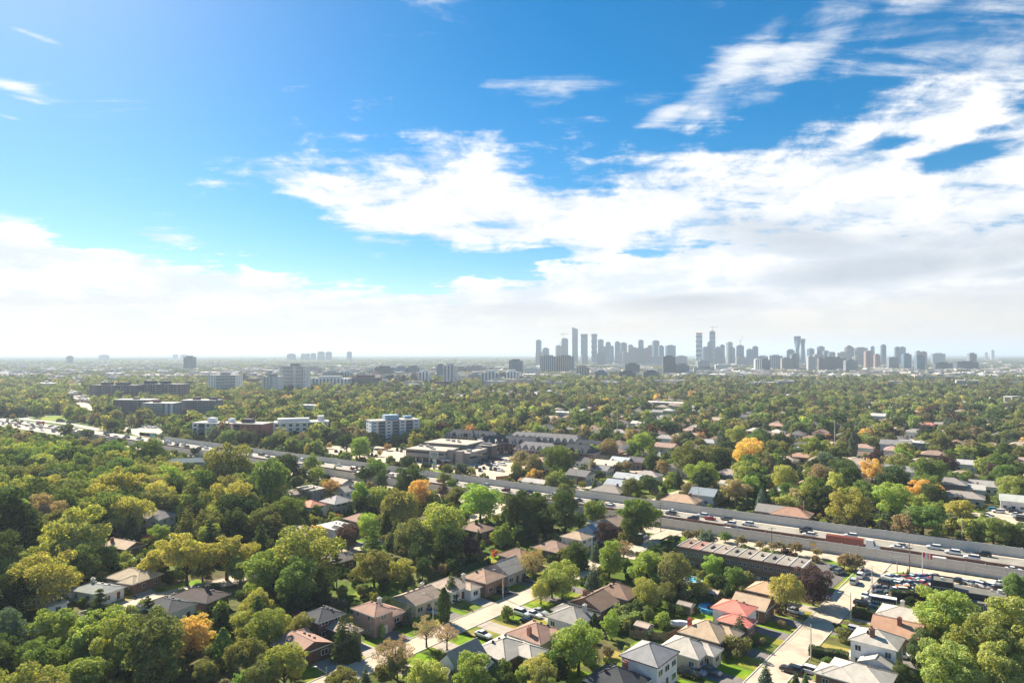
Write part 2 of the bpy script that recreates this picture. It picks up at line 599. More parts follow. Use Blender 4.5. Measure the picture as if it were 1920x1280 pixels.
def UV(u, v):
    return (u * gu[0] + v * gv[0], u * gu[1] + v * gv[1])


def toUV(x, y):
    return (x * gu[0] + y * gu[1], x * gv[0] + y * gv[1])


HR = -34.84
he = (math.cos(R(HR)), math.sin(R(HR)))
hn = (-he[1], he[0])


def HW(s, t):
    return (s * he[0] + t * hn[0], 351.0 + s * he[1] + t * hn[1])


def toHW(x, y):
    y = y - 351.0
    return (x * he[0] + y * he[1], x * hn[0] + y * hn[1])


EXCL = []      # (points polygon) areas where no tree may stand
ROADS = []     # (polyline, half width)


def sheet(name, pts, mat, z, label, cat, excl=True, parent=None):
    b = MB()
    cx = sum(p[0] for p in pts) / len(pts)
    cy_ = sum(p[1] for p in pts) / len(pts)
    a = sum(pts[i][0] * pts[(i + 1) % len(pts)][1] - pts[(i + 1) % len(pts)][0] * pts[i][1] for i in range(len(pts)))
    q = [(p[0] - cx, p[1] - cy_, 0) for p in pts]
    if a < 0:
        q.reverse()
    b.face(q)
    o = b.build(name, mat, parent, (cx, cy_, z))
    tag(o, label, cat, None, 'structure')
    if excl:
        EXCL.append(pts)
    return o


def strip(name, line, width, mat, z, label, cat, kerb=False):
    """road along a polyline"""
    n = len(line)
    nl = []
    for i in range(n):
        a = line[max(0, i - 1)]
        c = line[min(n - 1, i + 1)]
        d = (c[0] - a[0], c[1] - a[1])
        l = math.hypot(*d)
        nl.append((-d[1] / l, d[0] / l))
    b = MB()
    w = width / 2
    for i in range(n - 1):
        p, q = line[i], line[i + 1]
        m, k = nl[i], nl[i + 1]
        b.face([(p[0] - m[0] * w, p[1] - m[1] * w, z), (q[0] - k[0] * w, q[1] - k[1] * w, z), (q[0] + k[0] * w, q[1] + k[1] * w, z), (p[0] + m[0] * w, p[1] + m[1] * w, z)][::-1])
    b.f = [f[::-1] for f in b.f]
    o = b.build(name, mat)
    tag(o, label, cat, None, 'structure')
    ROADS.append((line, w))
    if kerb:
        kb = MB()
        for sgn in (-1, 1):
            for i in range(n - 1):
                p, q = line[i], line[i + 1]
                m, k = nl[i], nl[i + 1]
                a0, a1 = sgn * w, sgn * (w + 0.25)
                P = [(p[0] + m[0] * a0, p[1] + m[1] * a0), (q[0] + k[0] * a0, q[1] + k[1] * a0), (q[0] + k[0] * a1, q[1] + k[1] * a1), (p[0] + m[0] * a1, p[1] + m[1] * a1)]
                kb.face([(x, y, 0.13) for x, y in P])
                kb.face([(*P[0], z - 0.01), (*P[1], z - 0.01), (*P[1], 0.13), (*P[0], 0.13)])
                kb.face([(*P[3], 0), (*P[2], 0), (*P[2], 0.13), (*P[3], 0.13)])
        kb.build('kerb', 'kerb', o)
    return o

# ------------------------------------------------------------------ ground, roads, motorway
b = MB()
b.face([(-70000, -60, 0), (70000, -60, 0), (70000, 70000, 0), (-70000, 70000, 0)])
tag(b.build('ground', 'ground'), 'green and brown ground under the trees and gardens', 'ground', None, 'structure')

for (x0, x1, D, h) in [(250, 1150, 26000, 108), (700, 1990, 30000, 112), (-80, 330, 21000, 88)]:
    b = MB()
    n = 60
    rr = random.Random(int(x0) + 5)
    pr = []
    for i in range(n + 1):
        t = i / n
        e = min(1, t * 6, (1 - t) * 6)
        pr.append(((x0 + (x1 - x0) * t - 960) / F * D, (h + 9 * math.sin(i * 0.7) + rr.uniform(-5, 5)) * e))
    for i in range(n):
        (xa, za), (xb, zb) = pr[i], pr[i + 1]
        b.face([(xa, D - 1800, -1), (xb, D - 1800, -1), (xb, D, zb), (xa, D, za)])
        b.face([(xa, D, za), (xb, D, zb), (xb, D + 2500, -1), (xa, D + 2500, -1)])
    tag(b.build('hills', 'hill'), 'low wooded ridge along the horizon', 'hills', None, 'structure')

# streets of the near blocks
strip('street', [UV(-49.5, v) for v in (40, 90, 140, 180, 222, 252)], 6.7, 'concrete_road', 0.020, 'pale concrete residential street beside the black car showroom', 'street', True)
strip('street', [UV(-119, v) for v in (20, 80, 140, 200, 258, 292)], 6.5, 'concrete_road', 0.020, 'pale concrete residential street between the brown-roofed bungalows', 'street', True)
strip('street', [UV(-199, 10), UV(-199, 62), UV(-195.5, 100), UV(-193, 150), UV(-193, 250), UV(-192, 330)], 7.5, 'concrete_road', 0.020, 'tree-shaded residential street past the dark-roofed houses', 'street', True)
strip('street', [UV(-262, 70), UV(-262, 140), UV(-262, 260)], 7.5, 'asphalt', 0.020, 'dark asphalt street in the wood by the gabled house', 'street', True)
strip('service_road', [HW(s, -40.5) for s in (260, 180, 100, 20, -80, -200, -330)], 9.0, 'concrete_road', 0.012, 'pale service road along the near noise wall of the motorway', 'road')
# far side streets
strip('street', [HW(s, 62) for s in (260, 60)] + [HW(40, 70), HW(20, 95)], 7.5, 'concrete_road', 0.016, 'residential street beyond the motorway beside the park', 'street')
strip('street', [HW(75, 1), HW(77, 30), HW(82, 62)], 8.0, 'concrete_road', 0.020, 'short pale street ending at the far noise wall', 'street')
for k, t in enumerate((135, 210, 285, 360)):
    strip('street', [HW(s, t) for s in (420, 200, 0, -150)], 7.5, 'concrete_road', 0.012 + 0.001 * k, 'residential street among the trees beyond the motorway', 'street')['group'] = 'streets beyond the motorway'
for k, s in enumerate((300, 150, 0, -110)):
    strip('street', [HW(s, t) for t in (62, 200, 420)], 7.5, 'concrete_road', 0.024 + 0.001 * k, 'cross street among the trees beyond the motorway', 'street')['group'] = 'cross streets beyond the motorway'

# motorway
FW, NW, MED = -4.0, -34.5, -19.4
b = MB()
P = [HW(-1300, NW - 0.5), HW(300, NW - 0.5), HW(300, FW + 0.5), HW(-1300, FW + 0.5)]
b.face([(x, y, 0) for x, y in P])
hw = tag(b.build('motorway', 'highway', None, (0, 0, 0.030)), 'wide pale motorway with two carriageways between noise walls', 'motorway', None, 'structure')
EXCL.append([HW(-1300, NW - 6), HW(300, NW - 6), HW(300, FW + 3.5), HW(-1300, FW + 3.5)])
for t0, t1 in ((FW + 0.1, -6.6), (-17.8, -21.0), (-32.1, NW + 0.1)):
    b = MB()
    b.face([(*HW(-1290, t1), 0), (*HW(290, t1), 0), (*HW(290, t0), 0), (*HW(-1290, t0), 0)])
    b.build('shoulder', 'shoulder', hw, (0, 0, 0.004))
LANES_FAR = (-8.6, -12.2, -15.8)
LANES_NEAR = (-23.0, -26.6, -30.2)
b = MB()
for t in (-10.4, -14.0, -24.8, -28.4):
    s = -900.0
    while s < 280:
        b.face([(*HW(s, t - 0.09), 0.039), (*HW(s + 3.5, t - 0.09), 0.039), (*HW(s + 3.5, t + 0.09), 0.039), (*HW(s, t + 0.09), 0.039)])
        s += 9.0
for t in (-6.7, -17.7, -21.1, -32.0):
    b.face([(*HW(-1200, t - 0.09), 0.039), (*HW(290, t - 0.09), 0.039), (*HW(290, t + 0.09), 0.039), (*HW(-1200, t + 0.09), 0.039)])
tag(b.build('lane_marking', 'paint_line', hw), None, None, None, 'stuff')
b = MB()
for (t0, t1, z0, z1) in ((-0.30, 0.30, 0, 0.35), (-0.16, 0.16, 0.35, 0.95)):
    for s in range(-1200, 290, 10):
        A = [HW(s, MED + t0), HW(s + 10, MED + t0), HW(s + 10, MED + t1), HW(s, MED + t1)]
        b.face([(*A[0], z0), (*A[1], z0), (*A[1], z1), (*A[0], z1)])
        b.face([(*A[3], z0), (*A[2], z0), (*A[2], z1), (*A[3], z1)][::-1])
        b.face([(*A[0], z1), (*A[1], z1), (*A[2], z1), (*A[3], z1)])
tag(b.build('median_barrier', 'rail_rust', None, (0, 0, 0.031)), 'rust brown crash barrier along the middle of the motorway', 'barrier')


def noise_wall(t, s0, s1, label, hgt):
    root = empty('noise_wall', (*HW(s0, t), 0.0), R(HR), label, 'noise wall')
    pb = MB()
    ph = hgt / 3
    for k in range(3):
        pb.box(0.16, 4.84, -0.09, 0.09, 0.02 + k * ph, (k + 1) * ph - 0.04)
    pm = pb.mesh('panel', ['noise_wall'])
    qb = MB()
    qb.box(-0.155, 0.155, -0.17, 0.17, 0, hgt + 0.15)
    qm = qb.mesh('post', ['noise_wall'])
    n = int((s1 - s0) / 5)
    for i in range(n):
        put('panel', pm, root, (i * 5.0, 0, 0))
        put('post', qm, root, (i * 5.0, 0, 0))
    put('post', qm, root, (n * 5.0, 0, 0))


noise_wall(NW, -430, 245, 'long grey concrete noise wall beside the service road', 3.75)
noise_wall(FW, -330, 245, 'long grey concrete noise wall beyond the motorway lanes', 3.3)

# ramps and the boulevard far to the left
strip('slip_road', [G(*p) for p in ((190, 806), (120, 793), (70, 788), (46, 785.5), (44, 783), (58, 781), (85, 779.6), (118, 778))], 9.0, 'highway', 0.036, 'curved slip road looping round a grass field', 'slip road')
strip('boulevard', [G(*p) for p in ((182, 770), (168, 764), (152, 757), (140, 749), (131, 742))], 16.0, 'lot', 0.022, 'bright straight boulevard beside the brown apartment blocks', 'road')
sheet('lawn', [G(*p) for p in ((62, 785), (75, 782), (122, 778), (122, 786), (90, 789))], 'lawn', 0.010, 'grass field inside the curve of the slip road', 'lawn')
sheet('lawn', [G(*p) for p in ((183, 765), (215, 763), (214, 770), (190, 772))], 'lawn', 0.010, 'grass verge beside the bright boulevard', 'lawn')
# parking lots and open places
sheet('parking_lot', [G(*p) for p in ((232, 801), (300, 801), (308, 812), (291, 819), (262, 818), (232, 808))], 'lot', 0.014, 'pale parking lot with a row of clipped cypresses', 'parking lot')
sheet('parking_lot', [G(*p) for p in ((596, 838), (660, 834), (735, 838), (772, 845), (870, 850), (960, 851), (1000, 858), (985, 884), (958, 897), (930, 899.5), (860, 886), (740, 869.5), (660, 858), (598, 845))], 'lot', 0.014, 'pale parking lot round the grey office with the one sign', 'parking lot')
sheet('grass_strip', [G(*p) for p in ((752, 875.2), (752, 872.5), (820, 880.5), (866, 889), (900, 895), (899, 898), (866, 893), (820, 885.5))], 'lawn', 0.020, 'bright grass strip with small trees in front of the office', 'lawn', False)
sheet('grass_strip', [G(*p) for p in ((645, 860), (662, 859), (700, 866), (680, 868))], 'lawn', 0.020, 'bright grass strip by the round tree at the motorway wall', 'lawn', False)
sheet('grass_strip', [G(*p) for p in ((365, 832), (400, 829), (398, 834), (372, 836))], 'lawn', 0.020, 'grass bank by the motorway wall below the brick apartments', 'lawn', False)
sheet('lawn', [G(*p) for p in ((1570, 975), (1612, 940), (1650, 912), (1700, 912), (1760, 940), (1830, 955), (1838, 975), (1760, 978), (1700, 1002), (1640, 992))], 'lawn', 0.010, 'sunny park lawn between trees beyond the motorway', 'lawn', False)
sheet('parking_lot', [G(*p) for p in ((1848, 961), (1862, 953), (1990, 951), (2030, 990), (1940, 1002), (1880, 992))], 'lot', 0.014, 'pale parking lot at the park with a few cars', 'parking lot')
sheet('lane', [G(*p) for p in ((1700, 1004), (1704, 998), (1790, 1010), (1790, 1016))], 'asphalt', 0.012, 'shaded lane behind the far noise wall', 'lane')
sheet('playing_field', [G(*p) for p in ((944, 749.5), (955, 742.5), (1012, 742.5), (1008, 749.5))], 'lawn_dry', 0.010, 'dry tan playing field in the trees', 'playing field')
sheet('playing_field', [G(*p) for p in ((1140, 757), (1145, 752), (1200, 752), (1200, 758))], 'lawn_dry', 0.010, 'dry tan field beside the long white school', 'playing field')
sheet('playing_field', [G(*p) for p in ((785, 693), (782, 690), (835, 690), (835, 693))], 'lawn', 0.010, 'far green field beside the apartment slabs', 'playing field')
# near lots
sheet('showroom_yard', [G(*p) for p in ((1650, 1078), (1668, 1070), (1720, 1068), (1930, 1102), (1990, 1128), (1930, 1168), (1800, 1152), (1735, 1126), (1640, 1128), (1630, 1106))], 'lot', 0.016, 'crowded concrete yard round the black car showroom', 'yard')
sheet('parking_lot', [G(*p) for p in ((1531, 1054), (1552, 1054), (1590, 1077), (1560, 1102), (1530, 1106), (1500, 1094))], 'asphalt', 0.016, 'small asphalt parking lot at the end of the brick row houses', 'parking lot')
sheet('rear_lane', [G(*p) for p in ((1400, 1068), (1420, 1064), (1532, 1092), (1520, 1100))], 'asphalt', 0.015, 'narrow rear lane behind the brick row houses', 'lane')
sheet('grass_strip', [G(*p) for p in ((1542, 1047), (1560, 1050), (1606, 1071), (1588, 1075))], 'lawn', 0.020, 'bright grass strip round the parking lot at the corner', 'lawn', False)
sheet('grass_strip', [G(*p) for p in ((1590, 1077), (1606, 1071), (1612, 1076), (1570, 1105), (1562, 1104))], 'lawn', 0.024, 'bright grass strip beside the street corner parking lot', 'lawn', False)
sheet('grass_strip', [G(*p) for p in ((1668, 1082), (1672, 1074), (1690, 1072), (1725, 1076), (1726, 1080), (1690, 1083))], 'lawn', 0.022, 'planted grass bed round the flagpole', 'lawn', False)
sheet('grass_strip', [G(*p) for p in ((1236, 1012), (1256, 1003), (1290, 1006), (1268, 1022), (1246, 1032))], 'lawn', 0.020, 'grass corner before the brick row houses', 'lawn', False)
sheet('cul_de_sac', [G(*p) for p in ((1165, 1030), (1190, 1022), (1215, 1026), (1222, 1040), (1200, 1050), (1172, 1046))], 'concrete_road', 0.026, 'pale turning area at the end of the bungalow street', 'road', False)

# ------------------------------------------------------------------ houses
BROWN, PINK, TAN, GREY, LIGHT, DARK, RED, SLATE, RUST = (0.19, 0.13, 0.098), (0.27, 0.175, 0.14), (0.36, 0.28, 0.20), (0.235, 0.225, 0.21), (0.36, 0.34, 0.305), (0.055, 0.058, 0.065), (0.56, 0.19, 0.15), (0.15, 0.155, 0.165), (0.36, 0.22, 0.15)
WHITE, BRICK, PBRICK, CREAM, WGREY, BLUEW, DBRICK = (0.76, 0.76, 0.76), (0.25, 0.145, 0.105), (0.38, 0.26, 0.22), (0.56, 0.49, 0.39), (0.40, 0.39, 0.38), (0.60, 0.67, 0.75), (0.15, 0.10, 0.085)
_up = lambda c, k=1.28: tuple(min(0.75, v * k * w) for v, w in zip(c, (1.04, 1.0, 0.95)))
HOUSES = []     # (x, y, rot, half w, half d, short name)
PROTECT = []    # screen discs of near houses that scattered trees must not hide

_fr = MB()
for x0, x1, z0, z1 in ((-0.5, 0.5, 0.44, 0.5), (-0.5, 0.5, -0.5, -0.44), (-0.5, -0.44, -0.44, 0.44), (0.44, 0.5, -0.44, 0.44), (-0.025, 0.025, -0.44, 0.44)):
    _fr.box(x0, x1, -0.06, 0.02, z0, z1)
M_FRAME = _fr.mesh('window', ['trim'])
_pn = MB()
_pn.box(-0.47, 0.47, -0.02, 0.01, -0.47, 0.47)
M_PANE = _pn.mesh('pane', ['glass'])
_dr = MB()
_dr.box(-0.5, 0.5, -0.05, 0.02, 0, 1)
M_DOOR = _dr.mesh('door', ['door_wood'])
_gd = MB()
for k in range(4):
    _gd.box(-0.5, 0.5, -0.05, 0.02, k * 0.25 + 0.008, k * 0.25 + 0.242)
M_GARAGE = _gd.mesh('garage_door', ['garage'])
_vt = MB()
_vt.taper(-0.25, 0.25, -0.25, 0.25, -0.3, -0.2, 0.2, -0.2, 0.2, 0.28)
M_VENT = _vt.mesh('roof_vent', ['dark_trim'])


def roof_mesh(w, d, kind, pitch, over, axis, th=0.22):
    """roof over a w x d rectangle, eave at z 0; axis 'x' or 'y' is the way the ridge runs. Returns mesh builder and ridge height"""
    b = MB()
    X, Y = w / 2 + over, d / 2 + over
    sw = axis == 'y'
    if sw:
        X, Y = Y, X
    h = Y * pitch

    def T(p):
        return (-p[1], p[0], p[2]) if sw else p
    E = [(-X, -Y), (X, -Y), (X, Y), (-X, Y)]
    rx = max(X - Y, 0.02) if kind == 'hip' else X
    if kind == 'gambrel' or kind == 'flat':
        rx = X
    b.face([T((x, y, -th)) for x, y in E][::-1], 1)
    for i in range(4):
        j = (i + 1) % 4
        b.face([T((*E[i], -th)), T((*E[j], -th)), T((*E[j], 0)), T((*E[i], 0))], 1)
    if kind == 'flat':
        b.face([T((*e, 0)) for e in E], 0)
        return b, 0.05
    A, B = (-rx, 0, h), (rx, 0, h)
    b.face([T((*E[0], 0)), T((*E[1], 0)), T(B), T(A)], 0)
    b.face([T((*E[2], 0)), T((*E[3], 0)), T(A), T(B)], 0)
    b.face([T((*E[1], 0)), T((*E[2], 0)), T(B)], 0 if kind == 'hip' else 2)
    b.face([T((*E[3], 0)), T((*E[0], 0)), T(A)], 0 if kind == 'hip' else 2)
    # ridge caps stand a little proud of the slopes
    if kind == 'hip':
        for p, q in ((A, B), (A, (*E[0], 0)), (A, (*E[3], 0)), (B, (*E[1], 0)), (B, (*E[2], 0))):
            b.tube(T(p), T(q), 0.09, 0.09, 4, 3, False)
    else:
        b.tube(T(A), T(B), 0.09, 0.09, 4, 3, False)
    return b, h


def volume(root, w, d, eh, kind, pitch, axis, roofc, wallc, ox=0.0, oy=0.0, over=0.5, near=True, trim='trim', z0=-0.1, metal_face=None):
    b = MB()
    b.box(-w / 2, w / 2, -d / 2, d / 2, z0, eh - 0.20)
    wall = b.build('wall', 'wall', root, (ox, oy, 0), 0, wallc)
    rb, h = roof_mesh(w, d, kind, pitch, over, axis)
    if kind == 'gable':       # the end triangles sit on the wall line
        rb.f = [f for f, m in zip(rb.f, rb.m) if m != 2]
        rb.m = [m for m in rb.m if m != 2]
        g = MB()
        X, Y = (w / 2, d / 2) if axis == 'x' else (d / 2, w / 2)
        for sgn in (-1, 1):
            P = [(sgn * X, -Y, eh - 0.19), (sgn * X, Y, eh - 0.19), (sgn * X, Y, eh + 0.02), (sgn * X, 0, eh + Y * pitch), (sgn * X, -Y, eh + 0.02)]
            P = [(x, y, z) if axis == 'x' else (-y, x, z) for x, y, z in P]
            g.face(P if sgn > 0 else P[::-1])
        g.build('gable', 'wall', root, (ox, oy, 0), 0, wallc)
    roof = rb.build('roof', ['roof', trim, 'wall', 'roof'], root, (ox, oy, eh), 0, _up(roofc))
    return wall, roof, h


def windows(wall, w, d, eh, front, storeys, garage, door=True, ex=1):
    """windows, door and garage door on the four sides of a wall (parts of the house, placed on the wall's faces)"""
    root = wall.parent
    ox, oy = wall.location.x, wall.location.y
    sides = {'+u': (w / 2, 0, R(90), d), '-u': (-w / 2, 0, R(-90), d), '+v': (0, d / 2, R(180), w), '-v': (0, -d / 2, 0, w)}
    for sd, (sx, sy, rz, L) in sides.items():
        dxn, dyn = math.cos(rz), math.sin(rz)
        slots = max(1, int(L / 2.9))
        for st in range(storeys):
            zc = 1.55 + st * 2.7
            if storeys == 1:
                zc = min(1.7, eh - 1.25)
            for k in range(slots):
                a = (k + 0.5) / slots * L - L / 2
                px, py = ox + sx + a * dxn, oy + sy + a * dyn
                if sd == front and st == 0 and garage and k == (0 if garage > 0 else slots - 1):
                    put('garage_door', M_GARAGE, root, (px, py, 0.02), rz, None, (2.5, 1, 2.15))
                    continue
                if sd == front and st == 0 and door and k == slots // 2:
                    put('door', M_DOOR, root, (px, py, 0.25), rz, None, (1.0, 1, 2.05))
                    continue
                if sd not in (front,) and (k % 2 == 1 and slots > 2 or random.random() < 0.3):
                    continue
                ww = 1.9 if sd == front else 1.25
                f = put('window', M_FRAME, root, (px, py, zc), rz, None, (ww, 1, 1.25))
                put('pane', M_PANE, f)


def chimney(roof, x, y, z, col=(0.30, 0.14, 0.10), h=1.5, s=0.42):
    b = MB()
    b.box(-s, s, -s, s, -1.6, h - 0.15)
    b.box(-s - 0.07, s + 0.07, -s - 0.07, s + 0.07, h - 0.15, h)
    b.box(-s * 0.5, s * 0.5, -s * 0.5, s * 0.5, h, h + 0.25)
    b.build('chimney', 'wall', roof, (x, y, z), 0, col)


def house(px, py, w, d, eh, kind, axis, roofc, wallc, front, label, short, pitch=0.42, storeys=None, chim=None, wings=(), garage=0, rot=None, vents=3, trim='trim', drive=None, name='house', win=True):
    d *= 0.80
    w *= 0.92
    if 3.3 < eh < 4.6:
        eh *= 0.90
    wings = [(q[0], q[1] * 0.80, q[2] * 0.92, q[3] * 0.86, q[4] * (0.9 if 3.3 < q[4] < 4.6 else 1), *q[5:]) for q in wings]
    cx, cy_ = G(px, py, eh + (min(w, d) / 2) * pitch * 0.45)
    rot = GR if rot is None else rot
    root = empty(name, (cx, cy_, 0), R(rot), label, 'house')
    storeys = storeys or (2 if eh > 4.6 else 1)
    wall, roof, h = volume(root, w, d, eh, kind, pitch, axis, roofc, wallc, trim=trim)
    if win:
        windows(wall, w, d, eh, front, storeys, garage)
    if chim:
        cx_, cyy, cc = chim
        chimney(roof, cx_ * w / 2, cyy * d / 2, h * (1 - max(abs(cx_), abs(cyy)) * 0.8), cc)
    for k in range(vents):
        t = (k - 1) * 0.22
        x, y = (t * w, 0.22 * d) if axis == 'x' else (-0.16 * w, t * d)
        zz_ = h * (1 - abs(y if axis == 'x' else x) / ((d if axis == 'x' else w) / 2 + 0.5))
        put('roof_vent', M_VENT, roof, (x, y, zz_ + 0.1))
    for (ox, oy, ww, dd, ee, kk, ax, rc, wc) in wings:
        wl, rf, _ = volume(root, ww, dd, ee, kk, pitch, ax, rc or roofc, wc or wallc, ox + 0.003, oy + 0.002, trim=trim)
        if win:
            windows(wl, ww, dd, ee, front, 2 if ee > 4.6 else 1, 0, False)
    HOUSES.append((cx, cy_, rot, w / 2, d / 2, short))
    PROTECT.append((px, py, max(16, (w + d) / 2 * 0.55 * F / cy_), cy_))
    # front lawn and driveway down to the street
    if drive:
        es, mt, side, yard = drive      # street edge (u), driveway material, offset along v, lawn material
        u0, v0 = toUV(cx, cy_)
        hu = w / 2
        a, c = (u0 + hu + 0.3, es) if es > u0 else (es, u0 - hu - 0.3)
        if c - a > 1.5:
            sheet('lawn', [UV(a, v0 - d / 2 - 1.2), UV(c, v0 - d / 2 - 1.2), UV(c, v0 + d / 2 + 1.2), UV(a, v0 + d / 2 + 1.2)], yard or 'lawn', 0.006, 'front lawn of ' + short, 'lawn')
            bk = random.Random(int(px))
            if bk.random() < 0.75:
                q = -1 if es > u0 else 1
                b0, b1 = u0 + q * (hu + 1.5), u0 + q * (hu + bk.uniform(6, 10))
                sheet('lawn', [UV(b0, v0 - d / 2 - 0.5), UV(b1, v0 - d / 2 - 0.5), UV(b1, v0 + d / 2 + 0.5), UV(b0, v0 + d / 2 + 0.5)], bk.choice(('lawn', 'lawn', 'lawn_dry')), 0.005, 'back lawn of ' + short, 'lawn')
            vv = v0 + side * (d / 2 - 1.2)
            sheet('driveway', [UV(a - 0.3, vv - 2.3), UV(c + 0.3, vv - 2.3), UV(c + 0.3, vv + 2.3), UV(a - 0.3, vv + 2.3)], 'driveway_' + mt, 0.012, 'driveway of ' + short, 'driveway', False)
    return root


BRK, WCH, DCH = (0.30, 0.13, 0.09), (0.62, 0.58, 0.53), (0.10, 0.08, 0.07)
# between the two near streets, facing the street on the right
house(1218, 1216, 8.6, 11.0, 6.1, 'hip', 'y', (0.235, 0.235, 0.24), WHITE, '+u', 'white two-storey house with a grey standing-seam hip roof and black porch canopy', 'the white two-storey house with grey hip roof', 0.50, drive=(-53.0, 'dark', -0.5, None), trim='dark_trim', vents=0)
house(1287, 1205, 9.5, 9.6, 3.7, 'hip', 'x', LIGHT, CREAM, '+u', 'cream bungalow with a light grey hip roof next to the white two-storey house', 'the cream bungalow', 0.5, wings=[(3.2, 2.6, 6.4, 5.0, 3.55, 'hip', 'x', None, None)], drive=(-53.0, 'dark', -0.8, None))
house(1325, 1174, 10.0, 10.6, 3.6, 'hip', 'x', TAN, BRICK, '+u', 'brick bungalow with a broad tan hip roof and red chimney', 'the tan-roofed bungalow with the red chimney', 0.52, chim=(-0.75, -0.4, (0.42, 0.10, 0.08)), wings=[(3.4, 3.0, 6.8, 5.2, 3.45, 'hip', 'x', None, None)], drive=(-53.0, 'dark', 0.8, None))
house(1377, 1133, 9.0, 8.6, 4.6, 'hip', 'x', RED, WHITE, '+u', 'white house with a bright red hip roof', 'the red-roofed house', 0.42, storeys=1, wings=[(2.4, -5.6, 7.6, 6.0, 3.3, 'hip', 'x', None, BRICK)], drive=(-53.0, 'dark', 0.6, None))
house(1412, 1124, 9.0, 9.0, 3.6, 'gable', 'x', TAN, BRICK, '+u', 'brick bungalow with a tan gable roof beside the red-roofed house', 'the tan gabled bungalow', 0.5, drive=(-53.0, 'dark', 0.6, None))
house(1436, 1098, 8.6, 9.0, 3.6, 'hip', 'x', (0.42, 0.28, 0.18), BRICK, '+u', 'bungalow with an orange-tan hip roof behind the weeping tree', 'the orange-tan roofed bungalow', 0.5, drive=(-53.0, 'light', 0.6, None))
house(1157, 1264, 10.5, 10.0, 3.6, 'hip', 'y', DARK, BRICK, '+u', 'bungalow with a dark charcoal roof and small red chimney below the white house', 'the charcoal-roofed bungalow', 0.5, chim=(0.1, 0.6, BRK), drive=(-53.0, 'dark', 0.6, None))
# between the two near streets, facing the street on the left
house(866, 1230, 8.0, 10.5, 4.6, 'gable', 'y', GREY, WHITE, '-u', 'steep-gabled white house with slate grey roof and dormers', 'the steep-gabled grey-roofed house', 0.95, storeys=2, wings=[(2.0, 3.0, 7.6, 4.6, 4.7, 'gable', 'x', None, None), (-1.2, -6.6, 6.0, 5.4, 3.2, 'gable', 'x', None, None), (3.2, -1.6, 3.2, 2.0, 5.2, 'gable', 'x', None, None)], drive=(-115.6, 'light', -0.8, None))
house(945, 1206, 9.4, 12.0, 3.5, 'hip', 'y', LIGHT, BRICK, '-u', 'brick bungalow with a pale grey L-shaped hip roof', 'the pale-roofed L-shaped bungalow', 0.44, vents=3, wings=[(4.6, 3.0, 7.0, 6.2, 3.4, 'hip', 'x', None, None)], drive=(-115.6, 'light', -0.7, None))
house(1005, 1177, 10.0, 11.4, 3.6, 'hip', 'x', PINK, CREAM, '-u', 'cream-walled bungalow with a pinkish brown roof and brick chimney', 'the pinkish brown roofed bungalow', 0.44, chim=(0.15, -0.75, (0.42, 0.20, 0.14)), wings=[(3.6, 2.4, 7.4, 5.8, 3.5, 'hip', 'x', None, None)], drive=(-115.6, 'light', 0.6, 'lawn_dry'))
house(1074, 1146, 9.8, 10.8, 3.6, 'hip', 'x', GREY, WHITE, '-u', 'white-walled bungalow with a grey hip roof and white chimney', 'the white bungalow with grey hip roof', 0.46, chim=(0.55, 0.35, WCH), wings=[(-3.6, 3.2, 6.0, 5.0, 3.5, 'hip', 'x', None, None)], drive=(-115.6, 'light', 0.6, None))
house(1113, 1121, 10.0, 10.4, 3.6, 'gable', 'y', BROWN, BRICK, '-u', 'brick bungalow with a dark brown gable roof and thin flue', 'the dark brown gabled bungalow', 0.44, chim=(-0.35, -0.4, BRK), drive=(-115.6, 'dark', 0.6, None))
house(1160, 1103, 10.5, 9.5, 3.6, 'hip', 'y', BROWN, BRICK, '-u', 'brown-roofed bungalow hidden behind the yellow-green tree', 'the half-hidden brown bungalow', 0.44, drive=(-115.6, 'dark', 0.6, None))
# left of the second street
house(566, 1200, 9.5, 11.0, 3.6, 'gable', 'x', PINK, DBRICK, '+u', 'low bungalow with a wide pinkish brown gable roof and dark glass front', 'the wide pinkish-roofed bungalow', 0.36, wings=[(-5.0, 2.0, 6.0, 6.0, 3.4, 'gable', 'y', None, None)], drive=(-122.4, 'light', 0.6, None))
house(640, 1172, 10.5, 5.0, 3.0, 'hip', 'x', (0.30, 0.235, 0.19), DBRICK, '+u', 'low garage wing with a grey-brown roof behind the tall spruce', 'the low grey-brown garage', 0.40, drive=(-122.4, 'light', 0.0, None))
house(604, 1146, 8.0, 9.0, 4.8, 'hip', 'x', DARK, DBRICK, '+u', 'dark brick house with a near-black hip roof behind the tall spruce', 'the near-black roofed house', 0.36)
house(699, 1137, 9.0, 7.0, 5.3, 'hip', 'x', PINK, PBRICK, '+u', 'pink brick split-level house with a pink-brown hip roof and garage awning', 'the pink brick split-level house', 0.38, storeys=2, garage=1, wings=[(-1.0, 6.4, 8.5, 6.0, 3.6, 'hip', 'x', None, None)], chim=(-0.1, 0.85, WCH), drive=(-122.4, 'dark', 0.6, None))
house(783, 1112, 9.4, 11.5, 3.7, 'gable', 'y', (0.26, 0.205, 0.165), CREAM, '+u', 'bungalow with a long grey-brown gable roof behind the blue spruce', 'the long grey-brown gabled bungalow', 0.38, chim=(-0.4, 0.7, WCH), drive=(-122.4, 'dark', 0.6, None))
house(846, 1089, 9.8, 11.0, 3.7, 'hip', 'x', (0.33, 0.27, 0.22), WHITE, '+u', 'white bungalow with a beige-brown hip roof by the dark spruce', 'the white bungalow with beige-brown roof', 0.42, chim=(0.3, 0.8, WCH), wings=[(4.2, 3.2, 6.0, 4.6, 3.4, 'hip', 'x', None, None)], drive=(-122.4, 'light', 0.6, 'lawn_dry'))
